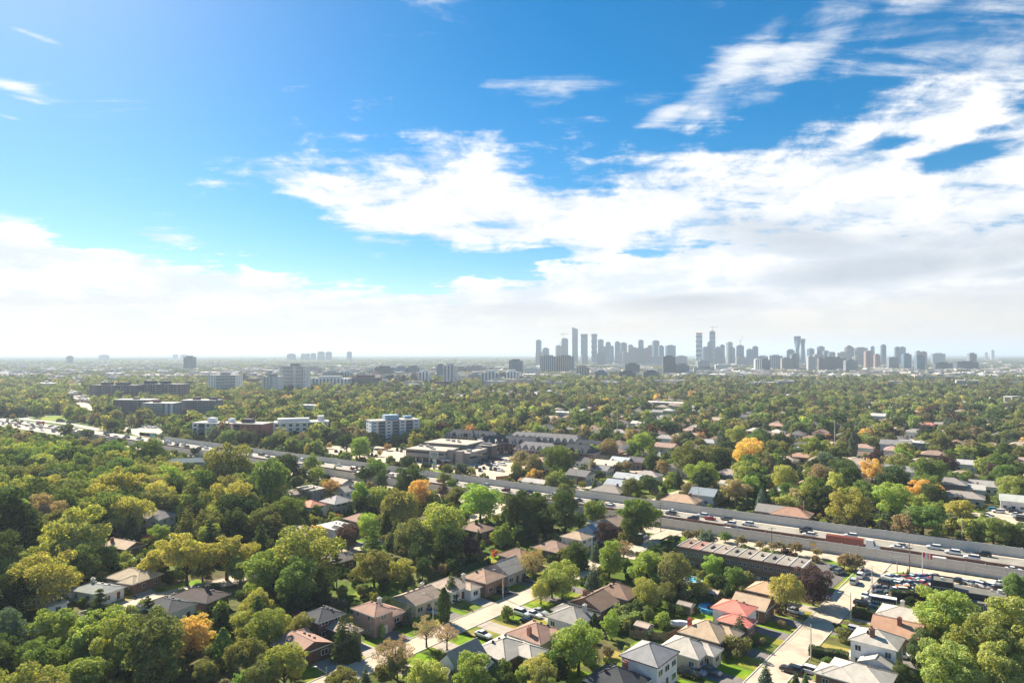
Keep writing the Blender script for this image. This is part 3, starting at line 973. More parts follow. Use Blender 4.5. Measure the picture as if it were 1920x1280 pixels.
house(908, 1074, 9.4, 10.4, 4.5, 'hip', 'y', (0.29, 0.20, 0.15), (0.27, 0.17, 0.13), '+u', 'brown brick raised bungalow with a warm brown hip roof', 'the raised brown brick bungalow', 0.42, storeys=1, drive=(-122.4, 'dark', 0.6, 'lawn_dry'))
house(948, 1057, 10.0, 11.0, 4.2, 'gable', 'y', GREY, WGREY, '+u', 'grey-roofed house with a steep pale gable facing the street', 'the grey gabled house', 0.5, drive=(-122.4, 'dark', 0.6, None))
house(972, 1034, 10.5, 10.5, 3.7, 'hip', 'x', BROWN, BRICK, '+u', 'brown-roofed bungalow with garage beside the rounded tan tree', 'the brown bungalow by the tan tree', 0.42, garage=1, drive=(-122.4, 'dark', 0.6, 'lawn_dry'))
house(1040, 1020, 11.5, 11.5, 3.8, 'hip', 'x', (0.235, 0.165, 0.13), DBRICK, '+u', 'large brown hip-roofed bungalow with two chimneys above the cedars', 'the large brown bungalow with two chimneys', 0.42, chim=(-0.8, -0.5, DCH), drive=(-122.4, 'dark', 0.6, None))
house(1082, 1001, 9.0, 8.5, 5.2, 'hip', 'x', (0.33, 0.26, 0.19), (0.62, 0.62, 0.60), '+u', 'pale two-storey house with a small tan hip roof', 'the pale two-storey house with tan hip roof', 0.42, drive=(-122.4, 'dark', 0.6, None))
house(1113, 988, 9.5, 10.0, 4.4, 'gable', 'y', (0.20, 0.25, 0.30), BLUEW, '+u', 'blue-grey house with a gable roof by the purple-brown tree', 'the blue-grey gabled house', 0.5)
house(1146, 975, 11.0, 10.0, 3.7, 'gable', 'y', (0.28, 0.21, 0.17), WGREY, '+u', 'grey bungalow with a brown gable roof at the end by the service road', 'the grey bungalow by the service road', 0.42)
# further left rows
house(183, 1099, 12.5, 8.5, 3.5, 'hip', 'x', (0.20, 0.215, 0.21), WHITE, '+u', 'white bungalow with a low grey-green hip roof and chimney', 'the white bungalow with grey-green roof', 0.30, rot=-20, chim=(-0.45, 0.2, WCH), wings=[(-7.5, -3.0, 5.0, 5.0, 2.7, 'flat', 'x', None, None)])
house(252, 1073, 13.0, 10.0, 3.6, 'hip', 'x', (0.38, 0.32, 0.23), BRICK, '-v', 'brick bungalow with a tan hip roof and white garage door', 'the tan-roofed brick bungalow with white garage', 0.46, rot=-20, garage=1, wings=[(3.0, -3.6, 5.6, 6.0, 3.45, 'hip', 'y', None, None)])
house(313, 1128, 12.5, 9.5, 4.2, 'hip', 'x', DARK, WHITE, '+u', 'white house with a black roof beside the driveway in the wood', 'the white house with the black roof', 0.36, rot=-28)
house(377, 1110, 13.5, 9.0, 3.9, 'hip', 'x', (0.075, 0.06, 0.058), DBRICK, '+u', 'brick house with a dark roof, small chimney and bright front lawn', 'the dark-roofed brick house', 0.36, rot=-24, chim=(0.3, 0.1, DCH))
house(234, 1017, 12.0, 9.0, 3.5, 'gable', 'x', (0.36, 0.28, 0.21), BRICK, '-v', 'tan gable-roofed bungalow among the tall conifers', 'the tan gabled bungalow among conifers', 0.40, rot=-25, chim=(-0.7, -0.5, BRK))
house(35, 1013, 11.0, 9.0, 3.5, 'hip', 'x', (0.27, 0.25, 0.24), WHITE, '-v', 'grey-roofed bungalow half hidden in dark trees', 'the grey bungalow in the dark trees', 0.38)
house(100, 1124, 8.0, 5.0, 2.8, 'flat', 'x', LIGHT, WHITE, '-v', 'small white flat-roofed garage under the trees', 'the small white garage', 0.3)
house(290, 962, 13.0, 10.0, 5.6, 'hip', 'x', (0.21, 0.20, 0.195), (0.55, 0.55, 0.55), '-v', 'large grey two-storey house with white gables and a garage in the wood', 'the large grey gabled house in the wood', 0.55, rot=-12, garage=1, wings=[(3.6, -3.8, 5.0, 5.0, 5.4, 'gable', 'y', None, None), (-7.0, -2.6, 5.0, 7.0, 3.2, 'hip', 'y', None, (0.3, 0.26, 0.24))])
house(631, 1040, 10.0, 10.5, 4.0, 'hip', 'x', (0.17, 0.145, 0.135), DBRICK, '-u', 'dark-roofed house wedged between a pine and the round olive tree', 'the dark house between pine and olive tree', 0.42, drive=(-189, 'light', 0.6, None))
house(562, 990, 13.0, 10.5, 4.9, 'hip', 'x', (0.34, 0.29, 0.24), BLUEW, '+u', 'pale blue house with a broad beige hip roof', 'the pale blue house with beige roof', 0.36, rot=-30)
house(629, 979, 10.5, 10.5, 5.4, 'flat', 'x', (0.40, 0.38, 0.36), WHITE, '+u', 'white two-storey house with dark mansard dormers and a pale flat roof', 'the white mansard-roofed house', 0.5, wings=[(4.2, -2.6, 3.6, 3.6, 5.1, 'gable', 'x', DARK, None), (4.2, 2.6, 3.6, 3.6, 5.1, 'gable', 'x', DARK, None)], drive=(-197, 'light', 0.5, None))
house(676, 968, 11.0, 10.0, 4.0, 'hip', 'x', PINK, BRICK, '+u', 'pink-brown hip-roofed house behind the white mansard house', 'the pink-brown house behind the mansard house', 0.42)
house(584, 942, 10.0, 9.0, 4.8, 'hip', 'x', (0.50, 0.22, 0.15), WHITE, '+u', 'white house with a small orange-red roof', 'the white house with orange-red roof', 0.42)
house(632, 934, 11.0, 12.0, 5.0, 'hip', 'y', (0.30, 0.29, 0.29), (0.42, 0.38, 0.34), '+u', 'grey-roofed two-storey house with a hip roof beside the dark spruce', 'the grey two-storey house by the spruce', 0.45)
house(894, 985, 12.0, 10.0, 3.8, 'hip', 'x', (0.24, 0.165, 0.13), DBRICK, '+u', 'brown bungalow with a chimney below the lime green tree', 'the brown bungalow below the lime tree', 0.42, chim=(0.1, -0.2, DCH))
house(583, 911, 12.5, 9.0, 5.4, 'flat', 'x', (0.30, 0.28, 0.26), (0.20, 0.19, 0.19), '+u', 'dark two-storey house with a flat grey roof and mansard gables', 'the dark mansard house', 0.4, wings=[(3.5, -3.0, 4.0, 4.0, 5.0, 'gable', 'y', DARK, None), (-2.0, -3.0, 4.0, 4.0, 5.0, 'gable', 'y', DARK, None)])
house(640, 900, 12.0, 9.0, 3.7, 'gable', 'x', (0.36, 0.30, 0.25), WGREY, '+u', 'long beige gable-roofed bungalow near the motorway wall', 'the beige bungalow near the motorway', 0.42)
house(648, 915, 9.0, 9.0, 3.6, 'gable', 'y', (0.33, 0.29, 0.26), WHITE, '+u', 'white house with a beige gable beside the orange tree', 'the white gabled house by the orange tree', 0.48)
house(548, 921, 10.0, 9.0, 3.4, 'hip', 'x', (0.30, 0.25, 0.21), WGREY, '+u', 'low beige-grey bungalow by the dark two-storey house', 'the low beige-grey bungalow', 0.36)
house(345, 862, 26.0, 11.0, 4.4, 'gable', 'x', (0.115, 0.15, 0.165), (0.34, 0.36, 0.36), '-v', 'long low building with a blue-grey roof beside the motorway', 'the long blue-grey building', 0.42, rot=14, win=False)
# right of the street on the right
house(1644, 1190, 9.5, 9.5, 5.8, 'hip', 'y', LIGHT, WHITE, '-u', 'white two-storey house with a pale hip roof and thin brick chimney', 'the white house with pale hip roof', 0.44, chim=(-0.1, -0.55, (0.20, 0.11, 0.08)), wings=[(1.2, -6.6, 6.5, 4.0, 2.8, 'gable', 'y', None, None)], drive=(-46.0, 'light', -0.9, 'lawn_dry'))
house(1612, 1255, 12.0, 11.0, 3.6, 'hip', 'x', LIGHT, BRICK, '-u', 'brick bungalow with a pale grey hip roof and vent pipes', 'the pale-roofed brick bungalow', 0.40, wings=[(-3.6, -2.6, 7.6, 6.0, 3.5, 'hip', 'x', None, None)], drive=(-46.0, 'light', -0.8, None))
house(1684, 1173, 10.5, 9.0, 3.8, 'gable', 'x', RUST, BRICK, '-u', 'bungalow with a rusty orange-brown gable roof', 'the orange-brown gabled bungalow', 0.62, chim=(0.1, -0.3, BRK), wings=[(1.5, 4.5, 9.0, 5.0, 3.5, 'hip', 'x', None, None)], drive=(-46.0, 'dark', -0.6, None))
house(1700, 1146, 12.5, 10.0, 3.6, 'hip', 'x', (0.36, 0.335, 0.30), BRICK, '-u', 'bungalow with a wide grey-beige hip roof and white chimney by the showroom', 'the grey-beige bungalow by the showroom', 0.36, chim=(-0.25, 0.8, WCH), drive=(-46.0, 'light', -0.6, None))
# just beyond the motorway
FARH = [
    (1485, 957, 14, 10, 3.6, 'hip', (0.36, 0.22, 0.16), BRICK, 'brown hip-roofed bungalow with a white garage at the park'),
    (1446, 951, 10, 9, 3.6, 'gable', GREY, DBRICK, 'dark brick house with a grey gable beside the park bungalow'),
    (1278, 932, 15, 10, 3.6, 'hip', (0.42, 0.30, 0.21), (0.42, 0.28, 0.22), 'peach-roofed bungalow by the far noise wall'),
    (1322, 920, 11, 10, 4.6, 'gable', (0.22, 0.26, 0.30), (0.40, 0.46, 0.52), 'slate blue gabled house behind the lamp pole'),
    (1143, 914, 15, 10, 3.6, 'hip', (0.27, 0.245, 0.22), WGREY, 'grey bungalow with a long hip roof behind the far wall'),
    (1160, 903, 11, 9, 4.4, 'gable', (0.34, 0.38, 0.42), BLUEW, 'pale blue gabled house by the yellow-green tree'),
    (1180, 891, 14, 9, 4.2, 'gable', (0.40, 0.42, 0.44), WHITE, 'white house with a pale grey roof behind the lamp pole'),
    (1215, 886, 13, 9, 3.8, 'hip', (0.36, 0.32, 0.30), WHITE, 'white low house next to the brown trees'),
    (1138, 866, 14, 9, 3.8, 'gable', (0.66, 0.55, 0.43), WHITE, 'cream-roofed white house among the far gardens'),
    (1126, 875, 12, 9, 3.8, 'gable', (0.22, 0.22, 0.23), WGREY, 'dark grey gabled house with a pale front'),
    (1088, 885, 12, 10, 4.2, 'gable', (0.17, 0.165, 0.165), WGREY, 'dark-roofed grey house near the far wall'),
    (1165, 860, 11, 9, 4.2, 'gable', (0.42, 0.47, 0.52), BLUEW, 'pale grey-blue house with a light roof'),
    (1195, 860, 10, 9, 4.4, 'gable', (0.13, 0.12, 0.13), PBRICK, 'dark gabled house by the grey-green tree'),
    (1005, 899, 13, 6, 2.9, 'gable', (0.42, 0.40, 0.38), WHITE, 'small white bungalow by the parked cars at the far wall'),
    (984, 896, 5, 4, 2.4, 'gable', (0.30, 0.17, 0.10), (0.25, 0.15, 0.10), 'small brown shed behind the timber fence'),
    (1370, 884, 15, 10, 3.8, 'hip', (0.36, 0.30, 0.27), WGREY, 'beige-roofed house below the orange-brown tree'),
    (1680, 829, 18, 11, 6.4, 'gable', (0.22, 0.22, 0.23), WHITE, 'white two-storey house with three dark gabled dormers'),
    (1688, 877, 20, 10, 4.6, 'gable', (0.25, 0.25, 0.265), (0.60, 0.62, 0.64), 'long white house with a grey gable roof above the park'),
    (1718, 825, 22, 12, 5.0, 'flat', (0.50, 0.48, 0.46), (0.20, 0.22, 0.23), 'dark flat-roofed modern house behind the dormered house'),
    (1780, 900, 14, 10, 5.4, 'hip', (0.27, 0.255, 0.25), (0.26, 0.23, 0.22), 'dark two-storey house with a grey hip roof by the park'),
    (1860, 906, 18, 9, 3.8, 'gable', (0.33, 0.32, 0.31), WHITE, 'white bungalow with a pale grey roof near the parking lot'),
    (1820, 910, 11, 8, 3.6, 'gable', (0.42, 0.41, 0.40), WHITE, 'small white house beside the pale grey bungalow'),
    (1805, 925, 16, 9, 3.6, 'hip', (0.30, 0.27, 0.25), WGREY, 'low grey-brown house by the parking lot trees'),
    (1910, 933, 13, 9, 4.2, 'gable', (0.42, 0.45, 0.42), WHITE, 'house with a pale green-grey roof by the parking lot'),
    (1810, 865, 15, 9, 4.4, 'gable', (0.42, 0.42, 0.42), WHITE, 'white gabled house in the far trees'),
    (1752, 848, 14, 10, 3.8, 'hip', (0.30, 0.22, 0.18), BRICK, 'brown hip-roofed house below the dark modern house'),
    (1735, 862, 14, 10, 3.8, 'hip', (0.34, 0.27, 0.23), BRICK, 'tan-brown roofed house in the far gardens'),
    (1505, 852, 14, 9, 3.8, 'hip', (0.38, 0.24, 0.18), BRICK, 'orange-brown hip roof beside the tall pole'),
    (1612, 858, 20, 10, 3.8, 'flat', (0.55, 0.40, 0.33), (0.55, 0.42, 0.36), 'pinkish flat-roofed house with white bands'),
    (1455, 795, 15, 10, 3.8, 'hip', (0.42, 0.27, 0.22), BRICK, 'pinkish roof beside the far purple trees'),
    (1742, 795, 12, 9, 3.8, 'hip', (0.62, 0.25, 0.18), BRICK, 'red-orange roof next to the dark purple tree'),
    (1645, 777, 15, 10, 5.4, 'gable', (0.50, 0.48, 0.46), WHITE, 'white two-storey gabled house in the far trees'),
    (1330, 826, 12, 9, 3.8, 'gable', (0.36, 0.36, 0.38), WHITE, 'white-grey house behind the dark green tree'),
    (1130, 848, 13, 9, 4.4, 'gable', (0.14, 0.14, 0.15), WGREY, 'black-roofed house with white gables'),
    (1055, 770, 22, 12, 5.0, 'flat', (0.66, 0.64, 0.60), WHITE, 'white flat-roofed building in the mid trees'),
    (1250, 752, 62, 18, 5.0, 'flat', (0.60, 0.56, 0.52), (0.42, 0.30, 0.26), 'long low white-roofed school in the trees'),
    (582, 757, 24, 12, 6.0, 'flat', (0.62, 0.60, 0.58), WHITE, 'white flat-roofed house on the wooded slope'),
]


def far_house_mesh(w, d, eh, kind, pitch, seed=0):
    b = MB()
    b.box(-w / 2, w / 2, -d / 2, d / 2, -0.1, eh - 0.2)
    for sx in (-1, 1):
        for k in range(int(w / 3)):
            x = -w / 2 + 1.6 + k * 3
            b.face([(x - .65, sx * (d / 2 + .03), 1.0), (x + .65, sx * (d / 2 + .03), 1.0), (x + .65, sx * (d / 2 + .03), 2.2), (x - .65, sx * (d / 2 + .03), 2.2)][::(1 if sx < 0 else -1)], 1)
        for k in range(int(d / 3)):
            y = -d / 2 + 1.6 + k * 3
            b.face([(sx * (w / 2 + .03), y - .65, 1.0), (sx * (w / 2 + .03), y + .65, 1.0), (sx * (w / 2 + .03), y + .65, 2.2), (sx * (w / 2 + .03), y - .65, 2.2)][::(1 if sx > 0 else -1)], 1)
    rb, h = roof_mesh(w, d, kind, pitch, 0.5, 'x' if w >= d else 'y')
    return b, rb, h


def far_house(cx, cy_, rot, w, d, eh, kind, roofc, wallc, label, group=None, chim=True):
    root = empty('house', (cx, cy_, 0), rot, label, 'house', group)
    b, rb, h = far_house_mesh(w, d, eh, kind, 0.45)
    b.build('wall', ['wall', 'glass'], root, (0, 0, 0), 0, wallc)
    if kind == 'flat':
        for k in range(2):
            rb.box(-w * 0.2 + k * w * 0.3, -w * 0.2 + k * w * 0.3 + 1.8, -1, 1, 0.0, 1.1, 1)
    rf = rb.build('roof', ['roof' if kind != 'flat' else 'flat_roof', 'trim', 'wall', 'roof'], root, (0, 0, eh), 0, _up(roofc, 1.1))
    if chim and kind != 'flat':
        c = MB()
        c.box(-0.4, 0.4, -0.4, 0.4, -1.0, 1.1)
        c.build('chimney', 'brick', rf, (w * 0.25, 0.8, h - 0.3))
    return root


for (px, py, w, d, eh, kind, rc, wc, lab) in FARH:
    cx, cy_ = G(px, py, eh + 1.0)
    rot = R(HR if px > 940 else -25)
    far_house(cx, cy_, rot, w, d, eh, kind, rc, wc, lab, None, w < 18)
    HOUSES.append((cx, cy_, math.degrees(rot), w / 2, d / 2, lab))
    PROTECT.append((px, py, max(6, w * 0.42 * F / cy_), cy_))
FARPAL = [('grey', (0.30, 0.285, 0.27)), ('brown', (0.24, 0.165, 0.125)), ('tan', (0.38, 0.31, 0.25)), ('pale', (0.50, 0.47, 0.43)), ('charcoal', (0.13, 0.125, 0.125)), ('pinkish', (0.36, 0.25, 0.21))]
FWALL = [('white', WHITE), ('brick', BRICK), ('cream', CREAM), ('grey', WGREY)]
rr = random.Random(11)
FARSTUFF = []   # houses past the 300 that show: x, y, rot, scale, tint
cand = []
for t in (20, 48, 76, 121, 149, 196, 224, 271, 299, 346, 374, 421, 449, 496, 524, 571, 599, 646, 680, 730, 760, 810, 850):
    s = -700.0
    while s < 700:
        s += rr.uniform(15, 21)
        x, y = HW(s + rr.uniform(-2, 2), t + rr.uniform(-3, 3))
        if y < 200 or abs(x) > y * 0.80 + 20:
            continue
        px, py = 960 + F * x / y, HZ + CAMH * F / y
        if 640 < px < 1010 and py > 818:      # office, townhouses, apartments stand here
            continue
        if px < 1010 and py > 775 and px > 600:
            continue
        if px < 640 and py > 742:
            continue
        if 1550 < px < 1935 and py > 905:
            continue
        if any(math.hypot(x - q[0], y - q[1]) < 17 for q in HOUSES):
            continue
        if rr.random() < 0.12:
            continue
        cand.append((y, x, s, t))
cand.sort()
nfar = 0
for (y, x, s, t) in cand:
    rn, rc = rr.choice(FARPAL)
    wn, wc = rr.choice(FWALL)
    w, d, eh = rr.uniform(11, 15), rr.uniform(8.5, 10.5), rr.choice((3.5, 3.5, 3.7, 5.4))
    kd = rr.choice(('hip', 'hip', 'gable'))
    k = rr.uniform(0.85, 1.15)
    if nfar < 190:
        nfar += 1
        lab = '%s house with a %s %s roof in the tree-filled blocks beyond the motorway' % ({'white': 'white', 'brick': 'brick', 'cream': 'cream', 'grey': 'grey-walled'}[wn], rn, kd)
        far_house(x, y, R(HR) + (math.pi / 2 if rr.random() < 0.4 else 0), w, d, eh, kd, tuple(c * k for c in rc), wc, lab, '%s-roofed houses beyond the motorway' % rn)
    else:
        FARSTUFF.append((x, y, HR, 1.0, rc))
    HOUSES.append((x, y, HR, w / 2 + 0.5, d / 2 + 0.5, None))

# ------------------------------------------------------------------ brick row houses by the motorway
def wins(b, x0, x1, y, z0, z1, mi, flip=False):
    P = [(x0, y, z0), (x1, y, z0), (x1, y, z1), (x0, y, z1)]
    b.face(P[::-1] if flip else P, mi)


ang = math.atan2(195.0 - 217.8, 82.8 - 52.7)
root = empty('row_house_terrace', (52.7, 217.8, 0), ang, 'long brown brick terrace of flat-roofed two-storey row houses beside the service road', 'terrace')
uw, dep, hh = 3.78, 10.3, 6.7
rcols = [(0.33, 0.23, 0.18), (0.42, 0.24, 0.19), (0.36, 0.315, 0.265), (0.40, 0.33, 0.275), (0.31, 0.275, 0.225), (0.34, 0.29, 0.235), (0.42, 0.375, 0.31), (0.27, 0.245, 0.21), (0.40, 0.36, 0.30), (0.32, 0.28, 0.245)]
rr = random.Random(3)
for i in range(10):
    x0 = i * uw
    b = MB()
    b.box(x0 + 0.004, x0 + uw - 0.004, 0, dep, -0.1, hh)
    wl = b.build('wall', 'wall', root, (0, 0, 0), 0, (0.235 + rr.uniform(-.02, .02), 0.175, 0.135))
    b = MB()
    b.box(x0 + 0.12, x0 + uw - 0.12, 0.15, dep - 0.15, hh + 0.005, hh + 0.12)
    b.box(x0 + uw * 0.55, x0 + uw * 0.55 + 0.25, dep * rr.uniform(.3, .6), dep * 0.6 + 0.25, hh + 0.12, hh + 0.6, 1)
    b.build('roof', ['flat_roof', 'dark_trim'], root, (0, 0, 0), 0, tuple(v * 0.78 for v in rcols[i]))
    b = MB()
    b.box(x0 - 0.08, x0 + 0.08, -0.05, dep + 0.05, hh - 0.3, hh + 0.30)
    b.build('party_wall', 'trim', root)
    for a, zz_, ww in ((0.28, 4.9, 1.1), (0.70, 4.9, 1.1), (0.30, 2.0, 1.2)):
        f = put('window', M_FRAME, root, (x0 + uw * a, -0.001, zz_), 0, None, (ww, 1, 0.95))
        put('pane', M_PANE, f)
    put('door' if i % 2 else 'garage_door', M_GARAGE if i % 3 == 0 else M_DOOR, root, (x0 + uw * 0.74, -0.001, 0.02), 0, None, (1.15, 1, 2.1))
b = MB()
b.box(10 * uw - 0.11, 10 * uw + 0.11, -0.05, dep + 0.05, hh - 0.3, hh + 0.38)
b.build('party_wall', 'trim', root)
b = MB()
b.box(0, 10 * uw, -0.16, -0.03, hh - 0.35, hh + 0.02)
b.box(0, 10 * uw, -0.08, -0.02, 3.3, 3.45)
b.build('fascia', 'rail_rust', root)
EXCL.append([(52.7, 217.8), (82.8, 195.0), (90.5, 203.0), (60.0, 227.0)])
HOUSES.append((71, 212, math.degrees(ang), 19, 5.5, 'the brick row houses'))
for q in ((1300, 1030), (1340, 1030), (1380, 1045), (1420, 1050), (1460, 1055), (1500, 1062)):
    PROTECT.append((*q, 22, 200))

# ------------------------------------------------------------------ black car showroom
cx, cy_ = G(1745, 1132)
root = empty('car_showroom', (cx, cy_, 0), R(-33), 'black flat-roofed car showroom with a square tower in a crowded yard', 'showroom')
root.scale = (0.62, 0.66, 0.88)
b = MB()
b.box(0, 8.4, 0, 8.5, -0.1, 7.2)
b.build('tower_wall', 'wall', root, (0, 0, 0), 0, (0.045, 0.05, 0.052))
b = MB()
b.box(0.25, 8.15, 0.25, 8.25, 7.2, 7.26)
for x0, x1, y0, y1 in ((-0.08, 8.48, -0.08, 0.25), (-0.08, 8.48, 8.25, 8.58), (-0.08, 0.25, 0.25, 8.25), (8.15, 8.48, 0.25, 8.25)):
    b.box(x0, x1, y0, y1, 7.1, 7.62, 1)
b.box(3.6, 4.6, 4.0, 4.9, 7.27, 7.9, 2)
b.build('tower_roof', ['flat_roof', 'dark_trim', 'trim'], root, (0, 0, 0), 0, (0.17, 0.165, 0.145))
b = MB()
b.box(8.42, 27.5, 2.2, 12.5, -0.1, 4.6)
b.build('wall', 'wall', root, (0, 0, 0), 0, (0.05, 0.055, 0.057))
b = MB()
b.box(8.7, 27.3, 2.4, 12.3, 4.6, 4.66)
b.box(8.45, 27.6, 2.05, 2.4, 4.5, 4.95, 1)
b.box(27.3, 27.62, 2.4, 12.3, 4.5, 4.95, 1)
b.box(24.5, 26.0, 9.0, 10.4, 4.67, 5.7, 2)
b.box(22.0, 22.8, 10.2, 10.9, 4.67, 5.2, 2)
b.build('roof', ['flat_roof', 'dark_trim', 'trim'], root, (0, 0, 0), 0, (0.16, 0.155, 0.135))
b = MB()
b.box(8.9, 25.5, -1.3, 2.15, -0.1, 2.9)
b.box(8.8, 25.6, -1.4, 2.16, 2.9, 3.1, 1)
b.box(14, 14.7, 0.2, 0.9, 3.1, 3.5, 2)
b.build('low_wing', ['wall', 'flat_roof', 'trim'], root, (0, 0, 0), 0, (0.20, 0.19, 0.165))
b = MB()
b.box(0.4, 8.0, -2.4, -0.03, -0.1, 2.8)
b.build('low_wing', ['flat_roof'], root, (0, 0, 0), 0, (0.20, 0.19, 0.165))
for k in range(5):
    f = put('window', M_FRAME, root, (1.2 + k * 1.5, -0.002, 5.0), 0, None, (1.3, 1, 1.5))
    put('pane', M_PANE, f)
for k in range(6):
    f = put('window', M_FRAME, root, (10.0 + k * 2.7, -1.302, 1.6), 0, None, (1.9, 1, 1.5))
    put('pane', M_PANE, f)
b = MB()
b.box(8.43, 8.6, 0.3, 1.1, 5.2, 6.6)
b.build('sign', 'timber_orange', root)
EXCL.append([(cx + a * math.cos(R(-33)) - c * math.sin(R(-33)), cy_ + a * math.sin(R(-33)) + c * math.cos(R(-33))) for a, c in ((-2, -3), (19, -3), (19, 10), (-2, 10))])
HOUSES.append((cx + 8, cy_ - 2, -33, 9, 5, 'the black car showroom'))
PROTECT += [(1690, 1100, 40, 190), (1735, 1105, 30, 190), (1870, 1112, 26, 190)]
for q in ((1760, 1095), (1800, 1100), (1840, 1110)):
    PROTECT.append((*q, 30, 180))

# ------------------------------------------------------------------ grey office with the big sign
oa = R(-25.5)
root = empty('office_building', (-67.5, 434, 0), oa, 'grey flat-roofed office block with stair towers and the word one on its front', 'office')
GRYW = (0.30, 0.28, 0.265)


def obox(name, x0, x1, y0, y1, z0, z1, colr, mats=('wall',), roofc=None):
    b = MB()
    b.box(x0, x1, y0, y1, z0, z1)
    o = b.build(name, list(mats), root, (0, 0, 0), 0, colr)
    if roofc:
        b = MB()
        b.box(x0 - 0.15, x1 + 0.15, y0 - 0.15, y1 + 0.15, z1 + 0.003, z1 + 0.35)
        r = b.build('roof', 'flat_roof', root, (0, 0, 0), 0, roofc)
        for k in range(4):
            hx, hy = random.uniform(x0 + 2, x1 - 4), random.uniform(y0 + 2, y1 - 4)
            hb = MB()
            hb.box(hx, hx + random.uniform(1.5, 3), hy, hy + random.uniform(1.2, 2), z1 + 0.35, z1 + random.uniform(1.2, 1.9))
            hb.build('air_handler', 'hvac', r)
    return o


RFT = (0.50, 0.42, 0.34)
obox('ground_floor', 1.6, 27.5, 1.6, 17, -0.1, 2.6, (0.10, 0.10, 0.105))
obox('upper_floor', 0, 29, 0, 18, 2.6, 7.6, GRYW, ('wall',), RFT)
obox('rear_block', 2.0, 34, 18.2, 40, -0.1, 9.6, (0.14, 0.145, 0.15), ('wall',), RFT)
obox('side_wing', 33, 43, 5.0, 30, -0.1, 6.6, GRYW, ('wall',), (0.48, 0.42, 0.35))
obox('rear_wing', 34.1, 46, 30.2, 38, -0.1, 8.2, (0.13, 0.12, 0.12), ('wall',), (0.48, 0.42, 0.35))
obox('stair_tower', 29.1, 32.8, 2.5, 7.0, -0.1, 8.6, (0.33, 0.29, 0.275))
obox('stair_tower', 36.0, 40.0, 1.0, 4.9, -0.1, 8.3, (0.33, 0.29, 0.275))
b = MB()
wins(b, 0.8, 17.5, -0.03, 5.6, 6.9, 0)
wins(b, 0.8, 17.5, -0.03, 2.7, 3.1, 0)
wins(b, 24.5, 28.4, -0.03, 5.2, 6.4, 0)
b.face([(29.03, 1, 5.2), (29.03, 17, 5.2), (29.03, 17, 6.4), (29.03, 1, 6.4)])
b.face([(43.03, 6, 3.0), (43.03, 29, 3.0), (43.03, 29, 4.4), (43.03, 6, 4.4)])
for k in range(8):
    wins(b, 3 + k * 3, 5 + k * 3, 1.57, 0.4, 2.2, 0)
b.build('window_band', 'glass', root)
b = MB()
for k in range(6):
    b.box(2.0 + k * 5, 2.5 + k * 5, 0.35, 0.85, -0.1, 2.6)
b.build('pillars', 'trim', root)
b = MB()
b.box(17.8, 24.2, -0.10, -0.02, 3.4, 7.3)
sg = b.build('sign', 'panel_pale', root, (0, 0, 0), 0)
fc = bpy.data.curves.new('lettering', 'FONT')
fc.body = 'one'
fc.size = 2.9
fc.extrude = 0.05
fc.align_x = 'CENTER'
fo = bpy.data.objects.new('lettering', fc)
COL.objects.link(fo)
lm_ = bpy.data.meshes.new_from_object(fo.evaluated_get(bpy.context.evaluated_depsgraph_get()))
bpy.data.objects.remove(fo)
lm_.materials.clear()
lm_.materials.append(MATS['lettering_dark'])
fo = put('lettering', lm_, sg, (21.2, -0.18, 5.0))
fo.rotation_euler = (R(90), 0, 0)
b = MB()
for k in range(6):
    b.box(19.9 + k * 0.62, 20.35 + k * 0.62, -0.2, -0.1, 4.05, 4.55 + 0.25 * (k % 2))
b.build('lettering', 'lettering_green', sg)
b = MB()
for k in range(5):
    b.box(43.04, 43.14, 8 + k * 1.7, 9.1 + k * 1.7, 4.6, 5.9)
b.build('sign', 'panel_pale', root)
b = MB()
b.box(27.6, 33.0, -2.6, 1.4, 2.5, 2.8)
b.build('entrance_canopy', 'trim', root)
c0 = Vector((-67.5, 434, 0))
ofp = [(c0.x + a * math.cos(oa) - c * math.sin(oa), c0.y + a * math.sin(oa) + c * math.cos(oa)) for a, c in ((-3, -4), (48, -4), (48, 42), (-3, 42))]
EXCL.append(ofp)
HOUSES.append((sum(p[0] for p in ofp) / 4, sum(p[1] for p in ofp) / 4, -25.5, 24, 22, 'the grey office'))
for q in ((790, 848), (830, 848), (870, 845), (800, 868), (905, 870), (930, 880)):
    PROTECT.append((*q, 26, 415))
# white pylon sign
x, y = G(814, 879)
root = empty('pylon_sign', (x, y, 0), oa, 'tall white pylon sign at the office parking lot', 'sign')
b = MB()
b.box(-0.85, 0.85, -0.22, 0.22, 0, 5.6)
b.build('panel', 'paint_white', root)
b = MB()
for k in range(4):
    b.box(-0.7, 0.7, -0.25, -0.225, 1.2 + k * 1.0, 1.7 + k * 1.0)
b.build('tenant_panel', 'panel_pale', root)

